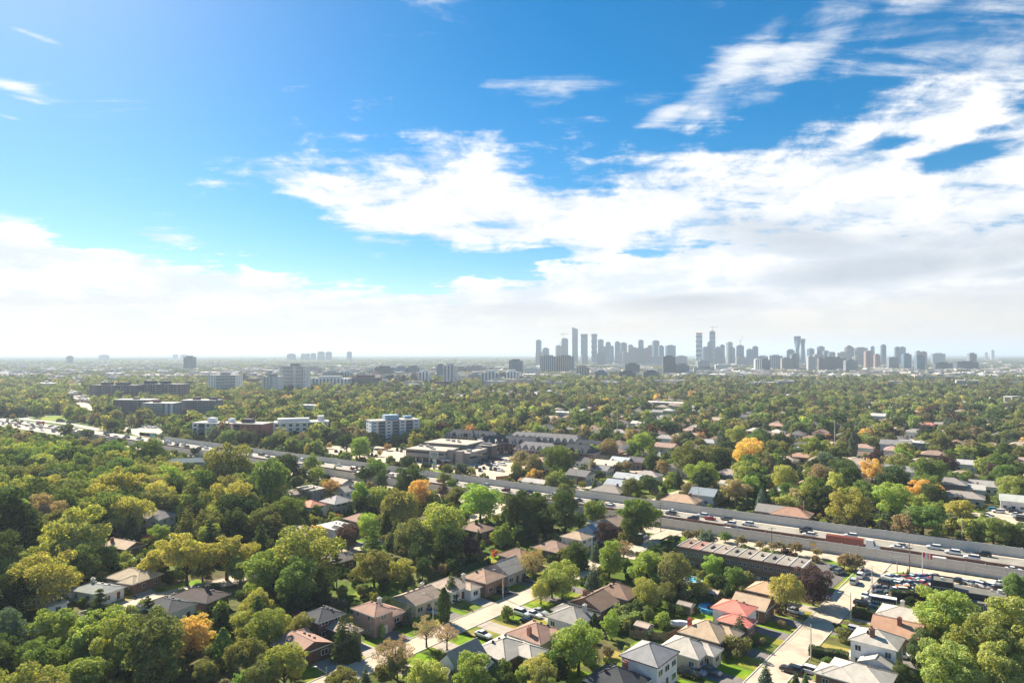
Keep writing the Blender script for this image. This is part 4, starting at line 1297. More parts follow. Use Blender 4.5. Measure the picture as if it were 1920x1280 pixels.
# ------------------------------------------------------------------ brick townhouse rows behind the office
TH = [(1010, 842, 30, 10, 'pale', -30), (975, 830, 34, 10, 'dark', -30), (1045, 826, 40, 11, 'pale', -30), (930, 829, 30, 11, 'dark', 30), (998, 822, 36, 10, 'pale', -30), (905, 819, 32, 10, 'dark', -30), (868, 817, 26, 10, 'dark', -30), (1112, 838, 30, 10, 'dark', -30), (1085, 846, 24, 10, 'dark', -30)]
for i, (px, py, L, dp, tone, rt) in enumerate(TH):
    eh = 7.6
    cx, cy_ = G(px, py, eh)
    root = empty('townhouse_row', (cx, cy_, 0), R(rt), '%s-roofed brick townhouse row with steep front gables behind the office' % tone, 'townhouses', 'townhouse rows behind the office')
    rc = (0.30, 0.275, 0.26) if tone == 'pale' else (0.075, 0.078, 0.088)
    b = MB()
    b.box(-L / 2, L / 2, -dp / 2, dp / 2, -0.1, eh)
    n = int(L / 5)
    for k in range(n):
        x = -L / 2 + (k + 0.5) * L / n
        for z in (0.8, 3.4, 5.6):
            wins(b, x - 1.6, x - 0.4, -dp / 2 - 0.03, z, z + 1.4, 1)
            wins(b, x + 0.5, x + 1.6, -dp / 2 - 0.03, z, z + 1.4, 2 if z < 1 else 1)
    b.build('wall', ['wall', 'glass', 'trim'], root, (0, 0, 0), 0, (0.20, 0.12, 0.105) if i % 2 else (0.30, 0.20, 0.18))
    rb, h = roof_mesh(L, dp, 'hip', 0.85, 0.4, 'x')
    rf = rb.build('roof', ['roof', 'trim', 'wall', 'roof'], root, (0, 0, eh), 0, rc)
    for k in range(n):
        x = -L / 2 + (k + 0.5) * L / n
        g = MB()
        y0 = -dp / 2 - 0.25
        g.face([(x - 1.7, y0, -0.3), (x + 1.7, y0, -0.3), (x, y0, 2.6)], 1)
        g.face([(x - 1.9, y0 - .2, -0.35), (x, y0 - .2, 2.75), (x, dp / 2 - 2.0, 2.75), (x - 1.9, -dp / 2 + 1.5, -0.0)][::-1], 0)
        g.face([(x + 1.9, y0 - .2, -0.35), (x, y0 - .2, 2.75), (x, dp / 2 - 2.0, 2.75), (x + 1.9, -dp / 2 + 1.5, -0.0)], 0)
        wins(g, x - 0.5, x + 0.5, y0 - 0.03, 0.2, 1.3, 2)
        g.build('gable', ['roof', 'wall', 'glass'], rf, (0, 0, 0), 0, rc if k % 2 else (0.5, 0.47, 0.44))
    HOUSES.append((cx, cy_, rt, L / 2, dp / 2, 'the townhouse rows'))
    PROTECT.append((px, py, L * 0.5 * F / cy_, cy_))


# ------------------------------------------------------------------ apartment blocks
def apartment(cx, cy_, rot, w, d, h, floors, wallc, label, bays=8, balc=(), balcc=(0.5, 0.5, 0.5), roofc=(0.5, 0.45, 0.4), ends=True, plant=((0, 0, 8, 5, 3),), plantc=None, group=None, stripe=None, winw=0.45, name='apartment_block'):
    root = empty(name, (cx, cy_, 0), R(rot), label, 'apartment block', group)
    b = MB()
    b.box(-w / 2, w / 2, -d / 2, d / 2, -0.1, h)
    b.build('wall', 'wall', root, (0, 0, 0), 0, wallc)
    b = MB()
    b.box(-w / 2 - 0.2, w / 2 + 0.2, -d / 2 - 0.2, d / 2 + 0.2, h + 0.003, h + 0.6)
    rf = b.build('roof', 'flat_roof', root, (0, 0, 0), 0, roofc)
    for (x, y, pw, pd, ph) in plant:
        b = MB()
        b.box(x - pw / 2, x + pw / 2, y - pd / 2, y + pd / 2, h + 0.6, h + 0.6 + ph)
        b.build('plant_room', 'wall', rf, (0, 0, 0), 0, plantc or wallc)
    fh = h / floors
    bw = w / bays
    wb, bb = MB(), MB()
    for k in range(bays):
        x0 = -w / 2 + k * bw
        isb = (k in balc)
        for f in range(floors):
            z = f * fh
            for s in (-1, 1):
                y = s * (d / 2 + 0.04)
                if isb:
                    wins(wb, x0 + 0.1, x0 + bw - 0.1, y, z + 0.3, z + fh - 0.3, 0, s > 0)
                    ya, yb = sorted((s * (d / 2 + 0.05), s * (d / 2 + 1.5)))
                    bb.box(x0 + 0.1, x0 + bw - 0.1, ya, yb, z + 0.02, z + 0.2)
                    yc = s * (d / 2 + 1.5)
                    bb.box(x0 + 0.1, x0 + bw - 0.1, min(yc, yc - s * 0.08), max(yc, yc - s * 0.08), z + 0.2, z + 1.15)
                else:
                    a = bw * (1 - winw) / 2
                    wins(wb, x0 + a, x0 + bw - a, y, z + 0.9, z + fh - 0.7, 0, s > 0)
    if ends:
        m = max(2, int(d / 5))
        for k in range(m):
            y0 = -d / 2 + k * d / m
            for f in range(floors):
                z = f * fh
                for s in (-1, 1):
                    x = s * (w / 2 + 0.04)
                    P = [(x, y0 + d / m * 0.3, z + 0.9), (x, y0 + d / m * 0.7, z + 0.9), (x, y0 + d / m * 0.7, z + fh - 0.7), (x, y0 + d / m * 0.3, z + fh - 0.7)]
                    wb.face(P if s > 0 else P[::-1], 0)
    tag(wb.build('window_grid', 'glass', root), None, None, None, 'stuff')
    if bb.f:
        tag(bb.build('balcony_tiers', 'wall', root, (0, 0, 0), 0, balcc), None, None, None, 'stuff')
    if stripe:
        for (x0, x1, colr) in stripe:
            b = MB()
            b.box(x0, x1, -d / 2 - 0.12, -d / 2 - 0.05, 0, h)
            b.build('facade_panel', 'wall', root, (0, 0, 0), 0, colr)
    HOUSES.append((cx, cy_, rot, w / 2 + 1, d / 2 + 1, None))
    return root


def at_px(px0, px1, ytop, ybase):
    """centre, width, height of a block from its outline in the photograph, standing on the ground at row ybase"""
    D = CAMH * F / (ybase - HZ)
    return ((px0 + px1) / 2 - 960) / F * D, D, (px1 - px0) / F * D, CAMH - (ytop - HZ) * D / F


def prot(px, py, r, D):
    PROTECT.append((px, py, r, D))


# eight storey white and blue block: narrow blue end to the left, long balcony front
x, y = G(731, 833)
apartment(x, y + 14, 27, 38, 14, 17.0, 7, (0.66, 0.69, 0.72), 'seven-storey white and blue apartment block with dark balconies behind the round tree', 7, (1, 3, 5), (0.17, 0.24, 0.30), (0.46, 0.42, 0.38), True, ((-2, 0, 11, 8, 3.6), (12, 2, 6, 5, 2.2)), (0.30, 0.42, 0.52), stripe=[(-19, -17, (0.30, 0.44, 0.55))])
for q in ((700, 800), (735, 805), (760, 805)):
    prot(*q, 22, 500)
# low white and brick blocks by the motorway
x, y, w, h = at_px(353, 440, 790, 826)
apartment(x, y + 10, -12, w * 0.95, 14, 13, 4, (0.72, 0.73, 0.74), 'low white apartment block with dark ends near the motorway', 6, (1, 4), (0.12, 0.12, 0.13), (0.62, 0.58, 0.54), plant=((-4, 0, 6, 5, 3.5), (12, 2, 4, 4, 3)))
prot(375, 800, 16, 530)
x, y, w, h = at_px(438, 500, 797, 830)
apartment(x, y + 8, -12, w * 0.95, 16, 14, 4, (0.40, 0.165, 0.13), 'red brick apartment block with a blank end wall by the motorway', 5, (0,), (0.15, 0.13, 0.12), (0.50, 0.44, 0.40), False, ((-5, 0, 8, 6, 3),), (0.10, 0.10, 0.11), winw=0.12)
for q in ((452, 815), (470, 815)):
    prot(*q, 14, 505)
x, y, w, h = at_px(505, 607, 795, 826)
apartment(x, y + 12, 16, w * 0.98, 15, 13.5, 4, (0.74, 0.72, 0.68), 'white apartment block with a long white penthouse and balcony end', 8, (5, 6), (0.14, 0.14, 0.15), (0.64, 0.61, 0.57), plant=((-6, 0, 24, 7, 2.6), (15, 2, 5, 5, 4)))
for q in ((545, 800), (585, 805)):
    prot(*q, 20, 520)
# brown mid-rise blocks
x, y, w, h = at_px(172, 266, 722, 752)
apartment(x, y, -8, w, 20, h, 9, (0.24, 0.185, 0.18), 'dark brown nine-storey apartment block with glazed bays beside the boulevard', 10, (1, 3, 5, 7), (0.30, 0.34, 0.37), (0.22, 0.21, 0.22), True, ((-15, 0, 14, 8, 3.5), (10, 0, 18, 8, 3.5)), (0.08, 0.09, 0.11))
x, y, w, h = at_px(266, 351, 720, 751)
apartment(x, y, -8, w, 20, h, 9, (0.32, 0.235, 0.21), 'brown apartment block with glazed bays and a pale brick corner', 10, (2, 4, 5, 7), (0.34, 0.38, 0.40), (0.30, 0.28, 0.28), True, ((-22, 0, 16, 8, 4), (2, 0, 12, 8, 4)), (0.08, 0.09, 0.11), stripe=[(-w / 2, -w / 2 + 6, (0.46, 0.34, 0.27))])
x, y, w, h = at_px(220, 292, 749, 774)
apartment(x, y, -6, w, 18, h, 7, (0.23, 0.185, 0.18), 'low dark brown apartment block with pale roof edge near the grass verge', 12, (2, 5, 8), (0.30, 0.28, 0.28), (0.62, 0.58, 0.55), True, ((0, 0, 6, 5, 2),), (0.15, 0.10, 0.10))
x, y, w, h = at_px(287, 345, 752, 775)
apartment(x, y - 14, -4, w, 18, h - 1, 7, (0.30, 0.28, 0.28), 'grey-brown apartment block with long white balcony bands and a white stair panel', 10, (0, 1, 2, 3, 4, 5, 6), (0.52, 0.51, 0.50), (0.62, 0.58, 0.55), True, ((-6, 0, 7, 5, 3),), (0.20, 0.12, 0.12), stripe=[(w / 2 - 9, w / 2 - 6, (0.7, 0.72, 0.72)), (w / 2 - 3, w / 2, (0.7, 0.72, 0.72))])
x, y, w, h = at_px(345, 412, 750, 774)
apartment(x, y, -4, w, 18, h, 7, (0.22, 0.205, 0.21), 'dark apartment block with thin balcony lines beside the dense trees', 10, (0, 1, 2, 3, 5, 6, 7, 8), (0.30, 0.30, 0.32), (0.58, 0.54, 0.52), True, ((-6, 0, 7, 5, 3), (14, 0, 8, 5, 3)), (0.16, 0.10, 0.10))
for q in ((200, 735), (240, 735), (280, 735), (330, 735), (240, 758), (300, 760), (340, 760), (385, 760)):
    prot(*q, 26, 820)
for q in ((60, 785, 16, 700), (85, 783, 16, 720), (110, 780, 14, 730), (40, 785, 10, 700), (150, 756, 12, 930), (165, 763, 12, 870), (250, 809, 20, 600), (280, 808, 20, 600), (295, 806, 14, 600), (615, 848, 16, 470), (645, 848, 16, 470), (700, 850, 14, 465), (735, 850, 14, 465)):
    prot(*q)
# white towers
for (x0, x1, yt, yb, fl, lab, bl, wc) in [
        (392, 453, 703, 739, 13, 'white thirteen-storey apartment slab with close-set balcony bands', (3, 4, 5, 6, 7, 8, 9), (0.80, 0.79, 0.76)),
        (495, 528, 706, 743, 12, 'white apartment tower with vertical ribs standing before the taller slab', (1, 3, 5), (0.78, 0.77, 0.75)),
        (527, 580, 686, 738, 20, 'tall white twenty-storey slab with horizontal balcony bands', (1, 2, 3, 4, 6, 7, 8), (0.82, 0.81, 0.78))]:
    x, y, w, h = at_px(x0, x1, yt, yb)
    apartment(x, y, -6 if x0 > 400 else -14, w * 0.95, 20, h, fl, wc, lab, 10, bl, (0.82, 0.81, 0.79), (0.55, 0.52, 0.5), True, ((0, 0, 14, 8, 4),), (0.3, 0.3, 0.3))
    prot((x0 + x1) / 2, (yt + yb) / 2, 26, y)

# ------------------------------------------------------------------ mid-distance blocks and the far skyline
FCOL = {'white': (0.80, 0.80, 0.78), 'beige': (0.38, 0.33, 0.29), 'brown': (0.20, 0.14, 0.125), 'pink': (0.46, 0.30, 0.24), 'dark': (0.085, 0.10, 0.12), 'blue': (0.15, 0.23, 0.31), 'grey': (0.25, 0.27, 0.29), 'teal': (0.15, 0.21, 0.24), 'pale': (0.52, 0.52, 0.52)}
STY = {'h': 'facade_h', 'v': 'facade_v', 'g': 'facade_grid', 'l': 'facade_glass', 'b': 'facade_band'}
ZONE = {0: 'in the middle-distance apartment belt', 1: 'in front of the far skyline', 2: 'of the far skyline', 3: 'on the horizon'}
TOWN = []


def tower(x0, x1, ytop, D, colr, sty, zone, top='box', extra='', depth=None, wav=0.0, twist=0.0, rot=None):
    w = (x1 - x0) / F * D
    h = CAMH - (ytop - HZ) * D / F
    x = ((x0 + x1) / 2 - 960) / F * D
    d = depth or max(14.0, min(w, 26.0))
    rt = R(rot if rot is not None else -8)
    hw_ = 'tall' if h > 120 else ('high-rise' if h > 55 else 'low')
    styn = {'h': 'banded', 'v': 'ribbed', 'g': 'window-gridded', 'l': 'glass', 'b': 'broad-banded'}[sty]
    shape = 'tower' if h > w * 1.25 else 'slab'
    lab = '%s %s %s %s %s%s' % (hw_, colr, styn, shape, ZONE[zone], extra)
    root = empty('tower_block' if shape == 'tower' else 'slab_block', (x, D, 0), rt, lab, 'tower' if shape == 'tower' else 'building', '%s %s %ss %s' % (colr, styn, shape, ZONE[zone]))
    c = FCOL[colr]
    k = random.uniform(0.9, 1.1)
    c = tuple(v * k * (0.72 if zone == 2 else 0.9) for v in c)
    b = MB()
    if wav or twist:
        n = 40
        sec = 20
        for i in range(n + 1):
            t = i / n
            f = 1 + wav * math.sin(t * math.pi * 2 * 5.5)
            a = R(twist) * t
            s_ = f * (1 + (0.10 if twist else 0) * math.cos(t * 7))
            for j in range(sec):
                q = 2 * math.pi * j / sec
                ex, ey = math.copysign(abs(math.cos(q)) ** 0.6, math.cos(q)) * w / 2 * s_, math.copysign(abs(math.sin(q)) ** 0.6, math.sin(q)) * d / 2 * (0.8 if twist else s_)
                b.v.append((ex * math.cos(a) - ey * math.sin(a), ex * math.sin(a) + ey * math.cos(a), t * h))
        for i in range(n):
            for j in range(sec):
                b.f.append((i * sec + j, i * sec + (j + 1) % sec, (i + 1) * sec + (j + 1) % sec, (i + 1) * sec + j))
                b.m.append(0)
        b.f.append(tuple(range(n * sec, (n + 1) * sec)))
        b.m.append(0)
    elif top == 'slant':
        b.taper(-w / 2, w / 2, -d / 2, d / 2, -0.1, -w / 2, w / 2, -d / 2, d / 2, h * 0.9)
        P = [(-w / 2, -d / 2), (w / 2, -d / 2), (w / 2, d / 2), (-w / 2, d / 2)]
        hz_ = [h, h * 0.94, h * 0.94, h]
        k0 = len(b.v)
        b.v += [(p[0], p[1], h * 0.9) for p in P] + [(p[0], p[1], q) for p, q in zip(P, hz_)]
        for i in range(4):
            j = (i + 1) % 4
            b.f.append((k0 + i, k0 + j, k0 + 4 + j, k0 + 4 + i))
            b.m.append(0)
        b.f.append((k0 + 4, k0 + 5, k0 + 6, k0 + 7))
        b.m.append(0)
    else:
        b.box(-w / 2, w / 2, -d / 2, d / 2, -0.1, h)
        if shape == 'tower' and h > 60:      # notched corners and a slimmer crown read as a residential tower
            b.box(-w * 0.32, w * 0.32, -d / 2 - 1.2, d / 2 + 1.2, -0.1, h * 0.97)
            b.box(-w / 2 - 0.9, w / 2 + 0.9, -d * 0.3, d * 0.3, -0.1, h * 0.95)
    b.build('body', STY[sty], root, (0, 0, 0), 0, c)
    if top == 'box':
        p = MB()
        p.box(-w * 0.28, w * 0.28, -d * 0.25, d * 0.25, h + 0.002, h + 4.5)
        if zone < 2:
            p.box(-w * 0.46, -w * 0.34, -d * 0.2, d * 0.2, h + 0.002, h + 2.5)
        p.build('plant_room', 'wall', root, (0, 0, 0), 0, tuple(v * 0.8 for v in c))
    if top == 'peak':
        p = MB()
        p.taper(-w * 0.5, w * 0.5, -d * 0.5, d * 0.5, h + 0.002, -w * 0.12, w * 0.12, -d * 0.12, d * 0.12, h + w * 0.35)
        p.build('roof', 'wall', root, (0, 0, 0), 0, tuple(v * 0.7 for v in c))
    if top == 'red':
        p = MB()
        p.box(-w * 0.52, w * 0.52, -d * 0.52, d * 0.52, h + 0.002, h + 7)
        p.build('formwork', 'flag_red', root)
    TOWN.append((x, D, math.degrees(rt), w / 2, d / 2))
    return root, h


def crane(x, D, h, jib, zone, luff=False):
    root = empty('tower_crane', ((x - 960) / F * D, D, 0), R(10), 'tower crane rising above the unfinished tower %s' % zone, 'crane')
    b = MB()
    top = h
    b.box(-1.3, 1.3, -1.3, 1.3, 0, top)
    b.build('mast', 'crane_paint', root)
    b = MB()
    if luff:
        b.tube((0, 0, top), (jib * 0.55, 0, top + jib), 1.1, 0.8, 5)
        b.box(-8, 0, -1.2, 1.2, top - 1, top + 2)
    else:
        b.box(-jib * 0.45, jib, -0.9, 0.9, top - 1.5, top + 0.6)
        b.box(-jib * 0.45, -jib * 0.3, -1.5, 1.5, top - 5, top - 1.5)
        b.tube((0, 0, top), (0, 0, top + 9), 0.9, 0.5, 5)
    b.build('jib', 'crane_paint', root)


random.seed(21)
# (x0, x1, ytop, D, colour, style, zone)
for a in [
    (580, 658, 709, 1290, 'white', 'v', 0), (658, 713, 707, 1310, 'brown', 'h', 0), (608, 639, 697, 1700, 'pale', 'h', 0), (643, 660, 697, 1720, 'white', 'v', 0), (668, 690, 700, 1750, 'pale', 'g', 0),
    (704, 737, 689, 1950, 'dark', 'v', 0), (741, 764, 689, 2050, 'blue', 'h', 0), (767, 785, 688, 2060, 'teal', 'g', 0), (722, 741, 706, 1500, 'dark', 'g', 0), (741, 752, 706, 1420, 'pink', 'g', 0), (752, 761, 707, 1430, 'brown', 'g', 0),
    (771, 783, 702, 1410, 'pink', 'h', 0), (787, 808, 697, 1400, 'white', 'v', 0), (833, 855, 685, 1360, 'white', 'v', 0), (820, 834, 685, 1850, 'teal', 'g', 0), (857, 873, 689, 2250, 'brown', 'g', 0), (875, 912, 687, 2300, 'beige', 'g', 0),
    (904, 935, 698, 1360, 'white', 'v', 0), (948, 972, 697, 1500, 'white', 'v', 0), (750, 800, 719, 1330, 'beige', 'h', 0), (810, 855, 719, 1300, 'brown', 'h', 0), (715, 728, 714, 1380, 'white', 'h', 0),
    (453, 494, 714, 1400, 'brown', 'g', 0), (463, 485, 703, 1650, 'pale', 'h', 0), (330, 389, 718, 1350, 'brown', 'h', 0), (455, 463, 704, 1500, 'pink', 'h', 0), (580, 600, 690, 2100, 'beige', 'g', 0), (500, 512, 699, 1500, 'pale', 'h', 0),
    (690, 703, 694, 2000, 'pale', 'v', 0), (640, 668, 692, 2500, 'beige', 'g', 0), (786, 800, 691, 2450, 'pale', 'g', 0), (806, 820, 693, 2200, 'beige', 'h', 0), (880, 902, 701, 1620, 'pale', 'h', 0), (914, 930, 691, 2350, 'beige', 'g', 0), (936, 949, 702, 1650, 'grey', 'g', 0), (470, 494, 692, 2550, 'pale', 'h', 0), (588, 606, 699, 1850, 'beige', 'g', 0), (555, 575, 683, 2700, 'pale', 'v', 0), (420, 446, 697, 2100, 'pale', 'h', 0), (505, 522, 692, 2400, 'grey', 'g', 0), (695, 712, 700, 1720, 'pink', 'g', 0), (760, 770, 696, 2150, 'white', 'v', 0), (846, 858, 694, 2000, 'pale', 'g', 0), (615, 632, 688, 2800, 'grey', 'v', 0),
    (955, 980, 676, 2050, 'dark', 'l', 1), (1013, 1044, 668, 2300, 'beige', 'v', 1), (1045, 1077, 668, 2310, 'beige', 'v', 1), (985, 1012, 690, 2100, 'white', 'g', 1), (1080, 1105, 688, 1900, 'beige', 'v', 1), (1116, 1139, 697, 1700, 'blue', 'g', 1),
    (1172, 1199, 683, 2050, 'dark', 'g', 1), (1161, 1192, 698, 1700, 'dark', 'v', 1), (1206, 1235, 697, 1700, 'dark', 'v', 1), (1243, 1266, 669, 2100, 'dark', 'g', 1), (1266, 1291, 684, 2110, 'grey', 'g', 1), (1267, 1288, 668, 3000, 'white', 'h', 1),
    (1301, 1338, 689, 2200, 'grey', 'g', 1), (1341, 1362, 684, 2600, 'white', 'h', 1), (1415, 1427, 674, 2400, 'white', 'v', 1), (1428, 1442, 674, 2400, 'brown', 'v', 1), (1465, 1483, 672, 2600, 'beige', 'g', 1), (1483, 1496, 665, 2650, 'grey', 'v', 1),
    (1442, 1465, 667, 2700, 'pale', 'v', 1), (1514, 1527, 669, 2500, 'pale', 'v', 1), (1526, 1543, 665, 2700, 'pale', 'g', 1), (1535, 1584, 671, 2500, 'brown', 'g', 1), (1569, 1592, 661, 3000, 'white', 'h', 1), (1584, 1605, 676, 2350, 'grey', 'g', 1),
    (1622, 1634, 659, 2900, 'pink', 'g', 1), (1640, 1649, 665, 2800, 'pink', 'v', 1), (1665, 1682, 671, 2800, 'grey', 'v', 1), (1693, 1706, 664, 2750, 'blue', 'l', 1), (1717, 1731, 667, 2600, 'blue', 'l', 1), (1752, 1782, 681, 2500, 'dark', 'h', 1),
    (1793, 1830, 679, 2500, 'dark', 'h', 1), (1816, 1828, 663, 3000, 'grey', 'g', 1), (1717, 1726, 659, 3300, 'beige', 'g', 1), (1727, 1736, 660, 3300, 'beige', 'g', 1),
    (347, 365, 669, 2700, 'dark', 'g', 3), (539, 554, 663.5, 6000, 'dark', 'g', 3), (565, 572, 663.5, 6000, 'dark', 'g', 3), (574, 580, 663, 6100, 'dark', 'g', 3), (583, 592, 662.5, 6000, 'grey', 'g', 3), (596, 608, 659.5, 6000, 'dark', 'g', 3), (611, 622, 660, 6050, 'dark', 'g', 3), (651, 659, 659.5, 6000, 'dark', 'g', 3),
    (325, 333, 664.5, 7500, 'dark', 'g', 3), (339, 351, 665, 7500, 'dark', 'g', 3), (186, 204, 665.5, 6500, 'dark', 'h', 3), (1748, 1770, 663, 4200, 'grey', 'h', 3), (1847, 1851, 661, 6500, 'grey', 'g', 3), (1858, 1863, 656.5, 6500, 'pale', 'v', 3), (127, 135, 668, 4200, 'dark', 'g', 3)]:
    tower(*a)
# skyline towers
for a in [
    (1005, 1015, 638, 4300, 'blue', 'l', 2), (1005, 1018, 659, 3900, 'pale', 'v', 2), (1018, 1029, 653, 3950, 'blue', 'l', 2), (1042, 1052, 648, 4300, 'pink', 'h', 2), (1053, 1065, 635, 4300, 'grey', 'v', 2),
    (1122, 1131, 637, 4300, 'blue', 'v', 2), (1131, 1136, 650, 4400, 'teal', 'l', 2), (1120, 1135, 662, 3800, 'grey', 'g', 2), (1136, 1145, 642, 4100, 'blue', 'l', 2), (1145, 1150, 649, 4200, 'blue', 'l', 2), (1153, 1162, 641, 4200, 'blue', 'l', 2),
    (1163, 1174.5, 643, 4300, 'teal', 'v', 2), (1178, 1186, 647, 4400, 'grey', 'v', 2), (1154, 1166, 661, 3800, 'pale', 'g', 2), (1166, 1178, 660, 3850, 'beige', 'g', 2), (1178, 1196, 652, 3900, 'beige', 'g', 2), (1197, 1206, 638, 4400, 'blue', 'v', 2), (1196, 1207, 652, 3900, 'beige', 'g', 2), (1207, 1218, 653, 3920, 'pink', 'g', 2),
    (1215, 1224, 648, 4300, 'grey', 'v', 2), (1224, 1235, 639, 4200, 'blue', 'g', 2), (1235, 1244, 650, 4000, 'teal', 'l', 2), (1248, 1266, 648, 4100, 'blue', 'l', 2), (1220, 1247, 668, 3700, 'pale', 'h', 2),
    (1317, 1329, 651, 3900, 'teal', 'l', 2), (1327, 1337, 641, 4000, 'blue', 'l', 2), (1342, 1350, 651, 3800, 'blue', 'l', 2), (1350, 1358, 647, 3850, 'teal', 'l', 2), (1363, 1372, 642, 4000, 'pale', 'v', 2), (1370, 1378, 652, 3900, 'grey', 'v', 2), (1381, 1394, 648, 4000, 'blue', 'g', 2), (1400, 1411, 655, 3900, 'blue', 'l', 2), (1411, 1421, 650, 3950, 'blue', 'v', 2),
    (1306, 1330, 676, 3000, 'pale', 'h', 2), (1476, 1489, 656, 3500, 'beige', 'g', 2), (1515, 1525, 654, 3900, 'blue', 'v', 2), (1534, 1544, 650, 3900, 'blue', 'v', 2), (1544, 1553, 658, 3800, 'grey', 'g', 2), (1553, 1567, 661, 3700, 'teal', 'l', 2), (1585, 1599, 652, 3900, 'brown', 'g', 2),
    (1603, 1625, 652, 3900, 'grey', 'v', 2), (1633, 1639, 650, 4000, 'blue', 'l', 2), (1652, 1660, 647, 3800, 'dark', 'l', 2), (1678, 1687, 651, 3900, 'blue', 'v', 2), (1687, 1696, 651, 3920, 'teal', 'v', 2), (1420, 1440, 668, 3500, 'pale', 'g', 2), (1380, 1400, 670, 3600, 'beige', 'g', 2), (1560, 1590, 668, 3400, 'pale', 'g', 2), (1600, 1625, 668, 3300, 'beige', 'g', 2), (1090, 1102, 668, 3800, 'pale', 'v', 2)]:
    tower(*a, top='peak' if a[4] == 'brown' or a[0] in (1235, 1585) else 'box', rot=random.uniform(-25, 20))
tower(1073, 1083.5, 613, 4400, 'blue', 'h', 2, 'slant', ' with a slanted top')
tower(1089, 1102, 626, 4350, 'teal', 'l', 2, 'none', ' with softly rippled edges', wav=0.035)
tower(1109, 1119.5, 626, 4350, 'teal', 'l', 2, 'none', ' with strongly bulging edges', wav=0.085)
tower(1305, 1316, 626, 4000, 'white', 'b', 2, 'red', ' with a red crown')
tower(1330.5, 1340.5, 621, 4200, 'grey', 'b', 2, 'box', ' under a crane')
tower(1489.5, 1500.5, 630, 3900, 'blue', 'l', 2, 'none', ', twisted, the taller of a pair', wav=0.0, twist=150)
tower(1501, 1509.5, 635, 3960, 'teal', 'l', 2, 'none', ', twisted, the shorter of a pair', wav=0.0, twist=-150)
for (x, yt, D, j, l, zn) in ((1051, 642, 4290, 24, False, 'with the pinkish top'), (1056, 626, 4290, 34, False, 'with the wide crown'), (1336, 613, 4190, 38, False, 'on the tall banded tower'), (1388, 640, 3990, 36, True, 'with a raised jib')):
    crane(x, D, CAMH - (yt - HZ) * D / F, j, zn, l)

# ------------------------------------------------------------------ trees
def leaf_mesh(name, C, Nn, S, el=1.5, rng=None):
    """one mesh of leaf-clump faces: centres, normals, sizes"""
    n = len(C)
    A = rng.normal(size=(n, 3))
    T = np.cross(Nn, A)
    T /= np.linalg.norm(T, axis=1)[:, None] + 1e-9
    B = np.cross(Nn, T)
    s = S[:, None]
    e = rng.uniform(0.8, el, n)[:, None]
    V = np.stack([C - T * s * e * 0.5, C - B * s * 0.42 + T * s * 0.05, C + T * s * e * 0.5, C + B * s * 0.42 - T * s * 0.05], axis=1).reshape(-1, 3)
    me = bpy.data.meshes.new(name)
    me.vertices.add(4 * n)
    me.vertices.foreach_set('co', V.astype(np.float32).ravel())
    me.loops.add(4 * n)
    me.loops.foreach_set('vertex_index', np.arange(4 * n, dtype=np.int32))
    me.polygons.add(n)
    me.polygons.foreach_set('loop_start', np.arange(0, 4 * n, 4, dtype=np.int32))
    me.update(calc_edges=True)
    me.materials.append(MATS['leaf'])
    return me


def unit(v):
    return v / (np.linalg.norm(v, axis=1)[:, None] + 1e-9)


def cloud_lobes(rng, lobes, n, leaf, rand=0.46, low=0.45):
    """leaf clumps spread over a set of lobes (x, y, z, radius, flatness)"""
    L = np.array(lobes)
    wts = L[:, 3] ** 2
    idx = rng.choice(len(L), n * 2, p=wts / wts.sum())
    d = unit(rng.normal(size=(n * 2, 3)))
    keep = (d[:, 2] > -0.15) | (rng.random(n * 2) < low)
    idx, d = idx[keep], d[keep]
    r = L[idx, 3] * rng.uniform(0.72, 1.06, len(idx)) * (1 + 0.12 * np.sin(d[:, 0] * 7 + idx) * np.cos(d[:, 1] * 6 + idx * 2))
    C = L[idx, :3] + d * r[:, None] * np.stack([np.ones(len(idx)), np.ones(len(idx)), L[idx, 4]], axis=1)
    # drop leaves buried in other lobes
    inside = np.zeros(len(C), bool)
    for k in range(len(L)):
        q = (C - L[k, :3]) / np.array([1, 1, L[k, 4]])
        inside |= (np.linalg.norm(q, axis=1) < L[k, 3] * 0.62) & (idx != k)
    C, d = C[~inside][:n], d[~inside][:n]
    Nn = unit(d * (1 - rand) + unit(rng.normal(size=C.shape)) * rand + np.array([0, 0, 0.12]))
    return C, Nn, leaf * rng.uniform(0.65, 1.35, len(C))


def lobes_round(rng, n, rx, rz, zc, lr, flat, jit=0.12, bottom=-0.88):
    out = [(0, 0, zc, min(rx, rz) * 0.62, 1.0)]
    ga = math.pi * (3 - math.sqrt(5))
    for i in range(n):
        t = 1 - (1 - bottom) * (i + 0.5) / n
        a = ga * i + rng.uniform(-0.5, 0.5)
        q = math.sqrt(max(0, 1 - t * t))
        k = rng.uniform(0.45, 1.0)
        r = lr * rng.uniform(0.50, 1.45)
        out.append((q * math.cos(a) * rx * k + rng.uniform(-jit, jit), q * math.sin(a) * rx * k + rng.uniform(-jit, jit), zc + t * rz * k + rng.uniform(-jit, jit), r, flat))
    return out


